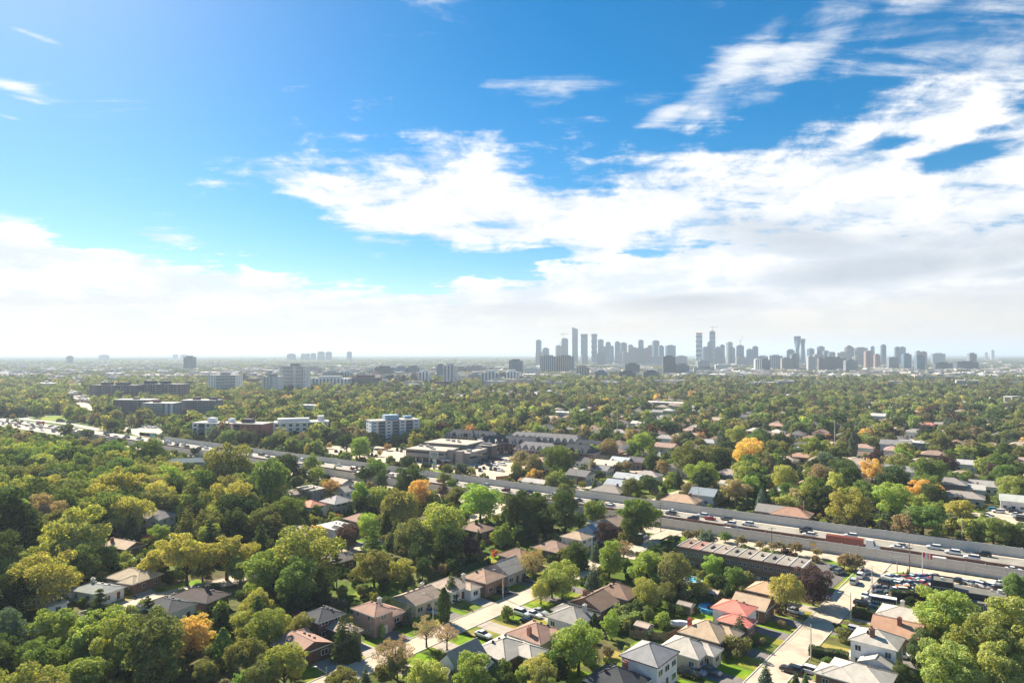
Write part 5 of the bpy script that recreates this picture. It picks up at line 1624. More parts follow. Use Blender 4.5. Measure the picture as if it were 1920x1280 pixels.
def crown(kind, seed, n, leaf):
    rng = np.random.default_rng(seed)
    if kind == 'round':
        lb = lobes_round(rng, 46, 1.0, 1.0, 1.20, 0.26, 0.80)
        C, Nn, S = cloud_lobes(rng, lb, n, leaf)
    elif kind == 'broad':
        lb = lobes_round(rng, 44, 1.05, 0.78, 1.18, 0.26, 0.62, 0.16, -0.60)
        C, Nn, S = cloud_lobes(rng, lb, n, leaf)
    elif kind == 'oval':
        lb = lobes_round(rng, 48, 0.92, 1.35, 1.52, 0.26, 0.9)
        C, Nn, S = cloud_lobes(rng, lb, n, leaf)
    elif kind == 'multi':       # several stems: clumps at different heights
        lb = []
        for k in range(4):
            a = k * 1.7 + rng.uniform(-.4, .4)
            o = rng.uniform(0.35, 0.5)
            zc = rng.uniform(1.0, 1.6)
            for q in lobes_round(rng, 16, 0.58, 0.72, zc, 0.22, 0.8):
                lb.append((q[0] + o * math.cos(a), q[1] + o * math.sin(a), q[2], q[3], q[4]))
        C, Nn, S = cloud_lobes(rng, lb, n, leaf)
    elif kind == 'willow':
        lb = lobes_round(rng, 30, 0.85, 0.7, 1.45, 0.28, 0.8)
        C1, N1, S1_ = cloud_lobes(rng, lb, int(n * 0.5), leaf)
        m = n - len(C1)
        a = rng.uniform(0, 2 * math.pi, m // 14 + 1)
        rad = rng.uniform(0.45, 1.0, len(a))
        top = 1.55 + 0.45 * (1 - rad ** 2) + rng.uniform(-.15, .15, len(a))
        ln = rng.uniform(0.5, 1.15, len(a))
        k = np.repeat(np.arange(len(a)), 14)[:m]
        t = rng.random(m)
        rr_ = rad[k] + 0.05 * t
        C2 = np.stack([rr_ * np.cos(a[k]) + rng.normal(0, .03, m), rr_ * np.sin(a[k]) + rng.normal(0, .03, m), np.maximum(0.25, top[k] - ln[k] * t)], axis=1)
        N2 = unit(np.stack([np.cos(a[k]), np.sin(a[k]), np.full(m, 0.35)], axis=1) + rng.normal(0, .35, (m, 3)))
        C, Nn, S = np.vstack([C1, C2]), np.vstack([N1, N2]), np.concatenate([S1_, leaf * rng.uniform(.7, 1.3, m)])
    elif kind == 'spruce':
        H = 3.5
        nb = 190
        tt = (np.arange(nb) + rng.random(nb)) / nb
        tt = 1 - np.sqrt(1 - tt * 0.985)
        ang_ = np.arange(nb) * 2.399 + rng.uniform(-.3, .3, nb)
        L_ = (1 - tt) ** 0.88 * rng.uniform(0.78, 1.12, nb) + 0.03
        k = rng.choice(nb, n, p=(L_ + 0.06) / (L_ + 0.06).sum())
        s_ = rng.uniform(0.15, 1, n) ** 0.7
        w_ = 0.16 * (1.1 - s_) + 0.03
        aa = ang_[k] + rng.normal(0, 1, n) * w_ / np.maximum(s_ * 1.2, .3)
        r = L_[k] * s_
        z = 0.22 + tt[k] * (H - 0.25) - 0.22 * r * r + 0.10 * r + rng.normal(0, .02, n)
        C = np.stack([r * np.cos(aa), r * np.sin(aa), z], axis=1)
        Nn = unit(np.stack([np.cos(aa) * 0.65, np.sin(aa) * 0.65, np.full(n, 0.7)], axis=1) + rng.normal(0, .38, (n, 3)))
        S = leaf * rng.uniform(0.7, 1.3, n) * (0.65 + 0.4 * (1 - tt[k]))
    elif kind == 'pine':        # flat plates of needles on bare limbs
        lb = []
        for i in range(22):
            t = (i + 0.5) / 22
            a = i * 2.399 + rng.uniform(-.4, .4)
            R_ = (1 - t) ** 0.6 * rng.uniform(0.55, 1.0)
            z = 0.8 + t * 2.0
            lb.append((R_ * math.cos(a) * .62, R_ * math.sin(a) * .62, z + .12 * R_, 0.16 + 0.26 * (1 - t), 0.26))
            lb.append((R_ * math.cos(a), R_ * math.sin(a), z + .16 * R_, 0.12 + 0.18 * (1 - t), 0.28))
        C, Nn, S = cloud_lobes(rng, lb, n, leaf, 0.45, 0.25)
    elif kind == 'column':
        m = n
        z = rng.uniform(0.1, 5.2, m)
        a = rng.uniform(0, 2 * math.pi, m)
        prof = np.minimum(1, (5.3 - z) / 2.2) ** 0.7 * np.minimum(1, .55 + z / 2.5)
        r = prof * rng.uniform(0.72, 1.05, m) * (1 + 0.13 * np.sin(a * 5 + z * 3))
        C = np.stack([r * np.cos(a), r * np.sin(a), z], axis=1)
        Nn = unit(np.stack([np.cos(a), np.sin(a), np.full(m, 0.35)], axis=1) + rng.normal(0, .35, (m, 3)))
        S = leaf * rng.uniform(0.7, 1.3, m)
    elif kind == 'sparse':
        lb = lobes_round(rng, 60, 1.0, 0.85, 1.42, 0.17, 0.85, 0.2)
        C, Nn, S = cloud_lobes(rng, lb[1:], n, leaf, 0.9, 0.8)
    else:                       # shrub
        lb = lobes_round(rng, 16, 1.0, 0.75, 0.62, 0.36, 0.85, 0.1, -0.4)
        C, Nn, S = cloud_lobes(rng, lb, n, leaf)
    return C, Nn, S, rng


LIMB = {'round': (0.55, 1.5, 7), 'broad': (0.7, 1.3, 8), 'oval': (0.7, 1.9, 7), 'multi': (0.35, 1.5, 8), 'willow': (0.7, 1.6, 7), 'spruce': (0.3, 3.4, 0), 'pine': (0.6, 2.8, 14), 'column': (0.3, 4.0, 0), 'sparse': (0.55, 1.7, 12), 'shrub': (0.1, 0.5, 3)}
KH = {'round': (1.2, 2.3), 'broad': (1.15, 2.0), 'oval': (1.5, 2.95), 'multi': (1.3, 2.3), 'willow': (1.15, 2.3), 'spruce': (1.75, 3.5), 'pine': (1.75, 3.0), 'column': (2.6, 5.3), 'sparse': (1.35, 2.4), 'shrub': (0.6, 1.3)}


def trunk_mb(kind, seed, mi=0):
    rng = random.Random(seed)
    z0, z1, nl = LIMB[kind]
    b = MB()
    r0 = {'spruce': 0.06, 'column': 0.10, 'shrub': 0.05, 'pine': 0.06}.get(kind, 0.085)
    lx = rng.uniform(-.05, .05)
    b.tube((0, 0, -0.05), (lx, 0, z0), r0, r0 * 0.72, 7, mi, False)
    b.tube((lx, 0, z0), (lx * 1.6, lx, z1), r0 * 0.72, r0 * 0.12, 6, mi)
    for i in range(nl):
        a = i * 2.399 + rng.uniform(-.4, .4)
        zs = z0 + (z1 - z0) * (i / max(1, nl)) * (0.9 if kind == 'pine' else 0.45)
        L = rng.uniform(0.5, 0.8)
        if kind == 'pine':
            L = (1 - i / nl) ** 0.6 * 0.9
            e = (L * math.cos(a), L * math.sin(a), zs + 0.12)
        else:
            e = (L * math.cos(a), L * math.sin(a), zs + rng.uniform(0.45, 0.95) * (0.4 if kind == 'shrub' else 1))
        b.tube((lx, 0, zs), e, r0 * 0.38, r0 * 0.08, 5, mi, False)
        if kind == 'sparse':
            for q in range(3):
                a2 = a + rng.uniform(-.8, .8)
                b.tube(e, (e[0] + .35 * math.cos(a2), e[1] + .35 * math.sin(a2), e[2] + rng.uniform(.1, .4)), r0 * 0.10, r0 * 0.03, 4, mi, False)
    return b


TINT = {'g': (0.099, 0.159, 0.019), 'y': (0.270, 0.270, 0.023), 'l': (0.185, 0.270, 0.013), 'd': (0.054, 0.091, 0.021), 'o': (0.149, 0.159, 0.032), 'go': (0.525, 0.305, 0.019), 'or': (0.497, 0.199, 0.032), 'r': (0.469, 0.071, 0.037), 'pu': (0.085, 0.037, 0.032), 'br': (0.213, 0.135, 0.042), 'bl': (0.085, 0.125, 0.078), 't': (0.270, 0.206, 0.089), 'yg': (0.192, 0.234, 0.021), 'k': (0.037, 0.065, 0.019), 'gp': (0.241, 0.170, 0.116)}
CNAME = {'g': 'green', 'y': 'yellow-green', 'l': 'lime green', 'd': 'dark green', 'o': 'olive', 'go': 'golden', 'or': 'orange', 'r': 'red', 'pu': 'purple', 'br': 'brown', 'bl': 'blue-green', 't': 'tan', 'yg': 'light green', 'k': 'deep green', 'gp': 'grey-pink'}
KNAME = {'round': 'round broadleaf tree', 'broad': 'spreading broadleaf tree', 'oval': 'tall oval broadleaf tree', 'multi': 'many-stemmed broadleaf tree', 'willow': 'drooping willow', 'spruce': 'spruce', 'pine': 'layered pine', 'column': 'columnar cedar', 'sparse': 'thin-leaved tree', 'shrub': 'shrub'}
ONAME = {'round': 'broadleaf_tree', 'broad': 'spreading_tree', 'oval': 'broadleaf_tree', 'multi': 'broadleaf_tree', 'willow': 'willow_tree', 'spruce': 'spruce_tree', 'pine': 'pine_tree', 'column': 'cedar_tree', 'sparse': 'thin_tree', 'shrub': 'shrub'}
PROTO = {}
for kind, var, n, leaf in [('round', 6, 13500, 0.062), ('broad', 4, 13500, 0.061), ('oval', 3, 15000, 0.064), ('multi', 4, 15000, 0.060), ('willow', 2, 15000, 0.060), ('spruce', 3, 10000, 0.098), ('pine', 2, 9000, 0.066), ('column', 2, 7000, 0.14), ('sparse', 2, 6000, 0.050), ('shrub', 2, 2200, 0.13)]:
    PROTO[kind] = []
    for v in range(var):
        C, Nn, S, rng = crown(kind, hash_ := 100 * len(PROTO) + v, n, leaf)
        PROTO[kind].append((leaf_mesh('crown', C, Nn, S, 1.5, rng), trunk_mb(kind, v).mesh('trunk', ['bark'])))

# (x, y of the crown's middle, half width in px, kind, colour): the trees one can pick out in the photograph
TINT.update({'go': (0.46, 0.30, 0.045), 'or': (0.42, 0.21, 0.07), 'br': (0.20, 0.155, 0.075), 'r': (0.38, 0.08, 0.06), 'pu': (0.085, 0.045, 0.05)})
for _k, _c in list(TINT.items()):          # early autumn foliage: a little less pure, brightened overall
    _g = 0.3 * _c[0] + 0.6 * _c[1] + 0.1 * _c[2]
    TINT[_k] = tuple((v * 0.72 + _g * 0.28) * w * 1.42 for v, w in zip(_c, (1.0, 1.0, 1.15)))
B, RD, OV, MU, WI, SP, PI, CO, ST, SH = 'broad', 'round', 'oval', 'multi', 'willow', 'spruce', 'pine', 'column', 'sparse', 'shrub'
SPEC = [
    (133, 998, 62, MU, 'y'), (105, 1015, 34, B, 'yg'), (77, 1083, 54, RD, 'y'), (70, 1040, 28, RD, 'd'), (202, 1052, 20, OV, 'g'), (224, 998, 13, SP, 'bl'), (246, 988, 17, SP, 'd'), (184, 1135, 27, PI, 'd'), (250, 1152, 13, SP, 'bl'), (277, 1138, 15, PI, 'd'), (414, 1150, 24, SP, 'k'), (418, 1207, 14, CO, 'g'),
    (295, 1052, 32, B, 'y'), (351, 1042, 42, MU, 'y'), (425, 1036, 44, B, 'y'), (380, 1062, 24, RD, 'o'), (450, 1060, 28, MU, 'yg'), (356, 1174, 26, MU, 'y'), (290, 1214, 62, OV, 'o'), (202, 1190, 50, B, 'yg'), (149, 1215, 35, MU, 'g'), (101, 1170, 38, B, 'yg'), (12, 1190, 34, OV, 'bl'), (69, 1236, 36, RD, 'g'), (149, 1270, 48, B, 'yg'), (48, 1280, 34, B, 'y'), (380, 1258, 21, RD, 'o'), (462, 1226, 34, WI, 'o'), (535, 1245, 38, MU, 'yg'), (490, 1265, 34, RD, 'o'),
    (2, 1052, 44, OV, 'd'), (22, 1112, 44, RD, 'k'), (30, 990, 48, OV, 'k'), (10, 950, 36, RD, 'd'), (234, 1042, 13, RD, 'y'), (300, 1000, 19, B, 'l'), (345, 987, 26, SP, 'o'), (375, 980, 22, SP, 'o'), (322, 955, 15, RD, 'go'), (273, 1014, 9, SH, 'r'), (228, 1110, 10, SH, 'y'), (395, 1000, 26, PI, 'd'), (440, 985, 24, OV, 'd'),
    (293, 926, 26, RD, 'br'), (218, 916, 45, B, 'y'), (240, 950, 26, RD, 'd'), (225, 948, 27, PI, 'g'), (167, 936, 16, PI, 'o'), (100, 912, 32, B, 'y'), (62, 940, 34, RD, 'd'), (130, 930, 26, RD, 'd'), (310, 892, 26, RD, 'yg'), (330, 915, 22, OV, 'd'), (358, 900, 19, RD, 'yg'), (390, 905, 19, PI, 'd'), (430, 880, 42, RD, 'o'), (405, 888, 26, RD, 'd'), (466, 890, 24, RD, 'yg'), (430, 934, 42, B, 'y'), (470, 945, 30, MU, 'o'), (402, 945, 28, RD, 'o'), (505, 902, 36, OV, 'g'), (455, 912, 28, RD, 'l'),
    (140, 857, 24, RD, 'd'), (88, 858, 21, RD, 'yg'), (105, 848, 11, RD, 'y'), (181, 878, 8, SP, 'bl'), (278, 893, 6, CO, 'k'), (55, 836, 8, SP, 'k'), (72, 834, 8, SP, 'k'), (36, 832, 14, RD, 'or'), (5, 828, 9, RD, 'or'), (283, 852, 28, RD, 'g'), (215, 850, 24, RD, 'g'), (140, 893, 20, RD, 'g'), (124, 886, 16, B, 'yg'), (295, 870, 13, B, 'l'), (325, 874, 14, B, 'y'), (20, 862, 26, RD, 'd'), (30, 893, 23, RD, 'o'), (68, 897, 22, RD, 'o'), (160, 830, 13, RD, 'br'), (188, 833, 14, RD, 'br'), (222, 828, 9, SP, 'd'), (226, 828, 10, RD, 'd'), (164, 812, 12, RD, 'd'), (124, 806, 12, RD, 'd'), (8, 905, 9, RD, 'or'), (8, 945, 10, RD, 'or'), (180, 897, 18, B, 'yg'), (248, 905, 12, RD, 'd'), (205, 890, 12, B, 'yg'), (265, 880, 10, RD, 'o'),
    (565, 1045, 60, RD, 'yg'), (505, 1072, 44, RD, 'yg'), (555, 1092, 46, RD, 'g'), (490, 1002, 20, PI, 'd'), (540, 945, 27, SP, 'd'), (568, 965, 20, SP, 'd'), (494, 950, 24, SP, 'd'), (515, 985, 22, PI, 'o'), (632, 1066, 24, PI, 'd'), (600, 1088, 20, PI, 'o'), (653, 1003, 23, RD, 'pu'), (620, 913, 17, B, 'or'), (588, 1003, 15, B, 'go'), (592, 957, 12, RD, 'g'), (619, 956, 7, SP, 'bl'), (588, 975, 10, RD, 'yg'), (600, 985, 8, SP, 'bl'),
    (655, 952, 9, SP, 'k'), (680, 930, 19, OV, 'l'), (710, 934, 21, RD, 'yg'), (662, 918, 10, RD, 'pu'), (690, 984, 23, RD, 'l'), (700, 1018, 31, PI, 'g'), (702, 1065, 30, RD, 'o'), (757, 1071, 21, RD, 'y'), (752, 960, 34, WI, 'o'), (725, 975, 18, SP, 'd'), (722, 955, 10, RD, 'or'), (775, 1008, 37, WI, 'o'), (790, 1035, 24, WI, 'd'), (830, 992, 41, RD, 'yg'), (845, 1020, 28, OV, 'd'), (785, 926, 23, RD, 'go'), (812, 935, 14, RD, 'o'), (770, 897, 27, RD, 'd'), (752, 910, 18, SP, 'd'), (730, 928, 14, SP, 'k'), (855, 925, 20, MU, 'o'), (900, 940, 34, RD, 'l'), (832, 920, 10, OV, 'pu'), (955, 968, 19, RD, 'g'), (685, 885, 16, RD, 'd'), (708, 880, 17, RD, 'g'), (715, 903, 13, OV, 'd'), (839, 1034, 8, SP, 'd'), (880, 1022, 22, RD, 'pu'), (932, 1003, 13, RD, 'y'), (928, 1040, 9, SH, 'r'), (897, 1003, 8, SP, 'd'), (583, 868, 16, RD, 'yg'), (595, 889, 13, RD, 'l'), (565, 888, 14, RD, 'd'), (535, 875, 23, RD, 'd'), (792, 1065, 18, RD, 'd'), (628, 880, 6, SP, 'g'), (870, 950, 12, RD, 'd'), (865, 965, 16, RD, 'd'), (810, 985, 16, RD, 'd'), (945, 1000, 12, SP, 'k'), (740, 1000, 18, SP, 'd'), (850, 1060, 14, RD, 'k'),
    (645, 1185, 28, SP, 'd'), (660, 1200, 20, SP, 'd'), (765, 1148, 12, SP, 'bl'), (846, 1100, 15, SP, 'd'), (832, 1137, 11, CO, 'd'), (717, 1182, 5, CO, 'l'), (800, 1178, 26, ST, 'gp'), (838, 1190, 20, ST, 'gp'), (738, 1222, 36, ST, 'gp'), (745, 1245, 24, MU, 'o'), (685, 1268, 13, SP, 'bl'), (808, 1262, 38, MU, 'y'), (770, 1262, 18, B, 'y'), (885, 1268, 42, RD, 'l'), (920, 1265, 22, RD, 'g'), (568, 1173, 24, RD, 'o'), (525, 1165, 16, RD, 'y'), (510, 1120, 20, RD, 'd'), (600, 1120, 20, RD, 'k'), (560, 1130, 22, RD, 'k'), (683, 1121, 5, SH, 'pu'), (676, 1108, 9, RD, 'o'),
    (1000, 1052, 25, ST, 't'), (1000, 1053, 20, RD, 't'), (1055, 1085, 33, RD, 'yg'), (1035, 1092, 24, RD, 'o'), (1014, 1110, 19, WI, 'y'), (1110, 1078, 19, SP, 'bl'), (1142, 1046, 25, OV, 'l'), (1117, 1032, 11, SP, 'bl'), (1078, 1042, 22, RD, 'd'), (1060, 1038, 14, RD, 'o'), (1137, 1000, 21, RD, 'pu'), (1200, 962, 35, MU, 'g'), (1185, 975, 24, OV, 'g'), (1225, 1035, 15, RD, 'd'), (1212, 1062, 30, MU, 'l'), (1240, 1075, 22, RD, 'o'), (1170, 1032, 16, ST, 'gp'), (1265, 1076, 34, WI, 'o'), (1210, 1110, 27, RD, 'y'), (1250, 1110, 18, WI, 'o'), (1310, 1044, 16, RD, 'bl'), (1338, 1060, 19, RD, 'l'), (1380, 1082, 18, RD, 'g'), (1400, 1085, 14, RD, 'o'), (1345, 1088, 16, RD, 'd'), (1360, 1100, 9, RD, 'l'), (1290, 1003, 15, SH, 'br'), (1312, 1003, 15, SH, 'br'), (1360, 1004, 10, RD, 'g'), (1390, 1011, 11, B, 'br'), (1425, 1020, 9, B, 'br'), (1450, 1022, 9, B, 'br'), (1465, 1024, 9, B, 'br'),
    (970, 957, 30, OV, 'd'), (1008, 955, 29, RD, 'd'), (1058, 935, 20, OV, 'o'), (1060, 965, 27, OV, 'd'), (1115, 962, 21, RD, 'g'), (995, 985, 21, RD, 'd'), (975, 1000, 15, RD, 'k'), (1038, 1008, 11, RD, 'd'), (1005, 934, 17, RD, 'l'), (1085, 970, 17, RD, 'd'), (1020, 985, 18, RD, 'k'), (1090, 1040, 16, SP, 'd'),
    (1085, 1212, 46, RD, 'l'), (1060, 1225, 30, RD, 'g'), (1008, 1252, 29, MU, 'y'), (1048, 1245, 15, SP, 'd'), (985, 1262, 20, MU, 'yg'), (1387, 1170, 19, SP, 'bl'), (1384, 1215, 22, SH, 'o'), (1357, 1228, 11, SH, 'd'), (1241, 1166, 18, SH, 'l'), (1223, 1262, 11, SP, 'g'), (1436, 1264, 17, SP, 'bl'), (1332, 1088, 12, RD, 'yg'), (1425, 1202, 9, SH, 'br'), (1170, 1125, 14, SH, 'y'), (1190, 1140, 18, SH, 'd'), (1270, 1145, 17, SH, 'd'), (1160, 1150, 20, SH, 'o'), (1228, 1130, 16, SH, 'o'), (1115, 1165, 8, CO, 'd'), (1085, 1170, 6, SH, 'r'), (1335, 1128, 12, SH, 'd'), (1348, 1115, 10, SH, 'o'), (1358, 1196, 8, SH, 'l'), (1285, 1118, 14, SH, 'br'), (1317, 1075, 12, RD, 'o'),
    (1472, 1113, 32, WI, 'y'), (1525, 1096, 32, RD, 'pu'), (1583, 1050, 14, RD, 'br'), (1605, 1050, 16, RD, 'br'), (1531, 1035, 9, B, 'br'), (1492, 1028, 11, B, 'br'), (1772, 1150, 48, RD, 'l'), (1740, 1178, 26, RD, 'yg'), (1838, 1202, 56, MU, 'yg'), (1785, 1255, 46, RD, 'yg'), (1905, 1108, 24, OV, 'g'), (1890, 1185, 50, OV, 'yg'), (1870, 1255, 50, MU, 'yg'), (1735, 1228, 30, OV, 'd'), (1676, 1245, 13, RD, 'y'), (1690, 1262, 20, RD, 'd'), (1930, 1240, 50, RD, 'yg'), (1694, 1074, 4, SP, 'd'), (1702, 1072, 5, SP, 'g'), (1718, 1077, 4, SP, 'd'), (1665, 1177, 7, CO, 'k'), (1510, 1268, 7, SP, 'g'), (1530, 1272, 7, SH, 'l'), (1492, 1268, 8, SP, 'd'), (1572, 1176, 8, SH, 'd'), (1465, 1170, 9, SH, 'br'),
    (1590, 948, 34, RD, 'y'), (1610, 985, 17, SH, 'br'), (1660, 990, 15, SH, 'br'), (1684, 993, 15, SH, 'br'), (1714, 978, 15, OV, 'd'), (1741, 962, 13, OV, 'l'), (1777, 975, 17, RD, 'o'), (1810, 988, 24, SH, 'y'), (1845, 995, 22, SH, 'y'), (1885, 1005, 22, SH, 'y'), (1800, 957, 22, B, 'y'), (1760, 955, 15, RD, 'yg'), (1470, 895, 23, RD, 'y'), (1540, 895, 24, RD, 'br'), (1585, 890, 29, RD, 'd'), (1600, 905, 22, OV, 'd'), (1525, 920, 23, RD, 'g'), (1668, 930, 31, RD, 'l'), (1635, 880, 21, RD, 'go'), (1680, 900, 26, RD, 'd'), (1742, 890, 31, RD, 'g'), (1733, 921, 24, B, 'go'), (1745, 930, 22, RD, 'd'), (1547, 862, 16, RD, 'pu'), (1527, 840, 23, B, 'yg'), (1478, 925, 19, RD, 'g'), (1662, 805, 16, RD, 'o'), (1760, 832, 20, RD, 'o'), (1815, 890, 14, RD, 'g'), (1895, 910, 23, RD, 'o'), (1882, 888, 20, RD, 'g'), (1740, 948, 13, RD, 'l'), (1600, 835, 8, CO, 'bl'), (1610, 825, 9, RD, 'y'), (1641, 858, 14, RD, 'pu'), (1680, 866, 22, SH, 'br'), (1700, 845, 14, RD, 'yg'), (1625, 815, 12, B, 'go'), (1555, 822, 9, SH, 'or'), (1845, 820, 13, RD, 'pu'), (1860, 885, 10, SH, 'r'),
    (1142, 842, 19, RD, 'br'), (1205, 833, 22, B, 'l'), (1047, 857, 27, RD, 'g'), (1000, 872, 18, RD, 'br'), (975, 862, 17, RD, 'br'), (1027, 885, 6, SP, 'd'), (1038, 885, 7, SP, 'd'), (1052, 880, 12, RD, 'l'), (1317, 892, 27, RD, 'l'), (1222, 862, 16, OV, 'd'), (1243, 876, 13, RD, 'br'), (1270, 896, 11, SP, 'd'), (1245, 912, 9, SP, 'd'), (1405, 852, 26, RD, 'go'), (1437, 866, 20, RD, 'l'), (1395, 892, 27, RD, 'yg'), (1420, 910, 21, RD, 'd'), (1428, 937, 15, SP, 'bl'), (1360, 926, 13, RD, 'y'), (1185, 916, 19, RD, 'o'), (1218, 902, 17, RD, 'd'), (1212, 905, 9, RD, 'y'), (1115, 908, 7, SP, 'd'), (1112, 876, 10, OV, 't'), (1092, 906, 8, RD, 'o'), (1175, 871, 12, RD, 'br'), (1160, 876, 8, RD, 'yg'), (1145, 900, 10, B, 'g'), (1300, 860, 33, RD, 'o'), (1272, 854, 11, RD, 'l'), (1315, 821, 10, RD, 'or'), (1090, 786, 17, RD, 'g'), (1382, 815, 18, RD, 'y'), (1417, 823, 18, RD, 'g'), (1348, 862, 20, RD, 'd'), (1345, 935, 11, RD, 'o'), (1240, 930, 12, RD, 'd'), (1280, 940, 8, SH, 'd'), (1265, 938, 8, SH, 'd'), (1345, 880, 14, RD, 'k'), (1070, 855, 14, RD, 'o'), (1108, 845, 15, RD, 'l'),
    (777, 871, 5, RD, 'pu'), (793, 873, 5, RD, 'pu'), (829, 877, 7, RD, 'pu'), (846, 882, 4, RD, 'o'), (860, 884, 3.5, RD, 'o'), (877, 887, 3, RD, 'o'), (674, 840, 18, RD, 'l'), (700, 823, 14, RD, 'd'), (727, 836, 7, RD, 'or'), (712, 848, 5, OV, 'go'), (419, 807, 16, RD, 'br'), (495, 818, 8, SP, 'd'), (545, 815, 8, SP, 'd'), (565, 815, 7, SP, 'd'), (525, 815, 13, RD, 'y'), (585, 820, 16, RD, 'yg'), (479, 828, 6, SP, 'd'), (735, 863, 7, RD, 'd'), (366, 845, 8, RD, 'k'), (618, 835, 5, RD, 'go'), (650, 828, 16, RD, 'k'), (690, 845, 8, RD, 'd'), (832, 893, 12, RD, 'o'), (848, 905, 10, RD, 'g'), (892, 912, 6, RD, 'g')]
MIND = {}


def solve(px, py, r, kind):
    kc = KH[kind][0]
    rm = 4.0
    D = 200.0
    for _ in range(30):
        D = (CAMH - kc * rm) * F / max(py - HZ, 8)
        rm = 0.5 * rm + 0.5 * r * D / F
    return (px - 960) / F * D, D, rm


TREES = []       # x, y, radius, kind, colour, rank
for (px, py, r, kind, c) in SPEC:
    x, y, rm = solve(px, py, r, kind)
    TREES.append([x, y, rm, kind, c, r, True])

# ---- scattered trees that fill the woods, gardens and far blocks
rs = np.random.default_rng(5)


def in_poly(X, Y, poly):
    r = np.zeros(len(X), bool)
    n = len(poly)
    for i in range(n):
        x0, y0 = poly[i]
        x1, y1 = poly[(i + 1) % n]
        c = ((y0 > Y) != (y1 > Y)) & (X < (x1 - x0) * (Y - y0) / (y1 - y0 + 1e-12) + x0)
        r ^= c
    return r


def seg_dist(X, Y, a, b_):
    dx_, dy_ = b_[0] - a[0], b_[1] - a[1]
    t = np.clip(((X - a[0]) * dx_ + (Y - a[1]) * dy_) / (dx_ * dx_ + dy_ * dy_), 0, 1)
    return np.hypot(X - a[0] - t * dx_, Y - a[1] - t * dy_)


def blocked(X, Y, RAD):
    bad = np.zeros(len(X), bool)
    for p in EXCL:
        xs, ys = [q[0] for q in p], [q[1] for q in p]
        m = (X > min(xs)) & (X < max(xs)) & (Y > min(ys)) & (Y < max(ys))
        if m.any():
            ii = np.where(m)[0]
            bad[ii] |= in_poly(X[ii], Y[ii], p)
    for line, w in ROADS:
        for i in range(len(line) - 1):
            bad |= seg_dist(X, Y, line[i], line[i + 1]) < w + 1.0 + RAD * 0.35
    for h in HOUSES + [(*t[:5], None) for t in TOWN]:
        hx, hy, rot, hw_, hd = h[:5]
        near = (np.abs(X - hx) < hw_ + hd + 10) & (np.abs(Y - hy) < hw_ + hd + 10)
        ii = np.where(near)[0]
        if len(ii):
            c, s = math.cos(R(rot)), math.sin(R(rot))
            lx = (X[ii] - hx) * c + (Y[ii] - hy) * s
            ly = -(X[ii] - hx) * s + (Y[ii] - hy) * c
            k = RAD[ii] * 0.55
            bad[ii] |= (np.abs(lx) < hw_ + k) & (np.abs(ly) < hd + k)
    return bad


def jitter_grid(y0, y1, step, ratio=0.84, xmin=-1e9):
    out = []
    ys = np.arange(y0, y1, step)
    for yy in ys:
        half = yy * ratio + 25
        xs = np.arange(-half, half, step)
        out.append(np.stack([xs + rs.uniform(-.5, .5, len(xs)) * step * 0.95, np.full(len(xs), yy) + rs.uniform(-.5, .5, len(xs)) * step * 0.95], axis=1))
    return np.vstack(out)


KINDS_ = np.array(['round', 'broad', 'oval', 'multi', 'spruce', 'pine', 'willow', 'shrub'])
# nearer than 900 m
P_ = np.vstack([jitter_grid(118, 420, 7.4), jitter_grid(420, 950, 8.4)])
X, Y = P_[:, 0], P_[:, 1]
U = X * gu[0] + Y * gu[1]
S_, T_ = X * he[0] + (Y - 351) * he[1], X * hn[0] + (Y - 351) * hn[1]
V = X * gv[0] + Y * gv[1]
wood = (T_ < -40) & ((U < -225) | ((U < -142) & (V < 92)))
gard = (T_ < -40) & ~wood
RAD = np.where(wood, rs.uniform(3.6, 7.2, len(X)), np.where(gard, rs.uniform(1.4, 4.2, len(X)), rs.uniform(2.8, 6.3, len(X))))
dens = np.where(wood, 0.97, np.where(gard, 0.46, 0.84))
keep = rs.random(len(X)) < dens
keep &= ~blocked(X, Y, RAD)
# the park and other open ground stay airy
park = in_poly(960 + F * X / Y, HZ + CAMH * F / Y, [(1560, 980), (1640, 905), (1770, 915), (1850, 950), (1930, 945), (1990, 1010), (1800, 1030)])
keep &= ~(park & (rs.random(len(X)) < 0.72))
for t in TREES:
    m = (np.abs(X - t[0]) < 14) & (np.abs(Y - t[1]) < 14)
    ii = np.where(m)[0]
    keep[ii] &= np.hypot(X[ii] - t[0], Y[ii] - t[1]) > (t[2] + RAD[ii]) * 0.55
# do not stand in front of the houses, lots and roads that the photograph shows
kc = 1.3
DX, DY, DR = 960 + F * X / Y, HZ + (CAMH - kc * RAD) * F / Y, RAD * F / Y
for (px, py, pr, D) in PROTECT:
    keep &= ~((Y < D + 4) & (np.hypot(DX - px, DY - py) < pr * 0.75 + DR * 0.72))
for line, w in ROADS[:3] + [([HW(s, NW) for s in (260, 160, 60, 0, -60, -120, -200, -280, -360, -440, -520, -600, -680)], 16)]:
    for i in range(len(line) - 1):
        for q in np.linspace(0, 1, 6):
            wx, wy = line[i][0] + q * (line[i + 1][0] - line[i][0]), line[i][1] + q * (line[i + 1][1] - line[i][1])
            if wy < 60:
                continue
            px, py = 960 + F * wx / wy, HZ + CAMH * F / wy
            keep &= ~((Y < wy) & (Y > 60) & (np.hypot((DX - px), (DY - py)) < 9 + DR * 0.85))
# thin scatter so that crowns keep some distance
X, Y, RAD, wood, gard = X[keep], Y[keep], RAD[keep], wood[keep], gard[keep]
KEYC = ['g', 'yg', 'd', 'o', 'y', 'l', 'br', 'pu', 'go', 'bl', 'or', 'k', 't', 'r']


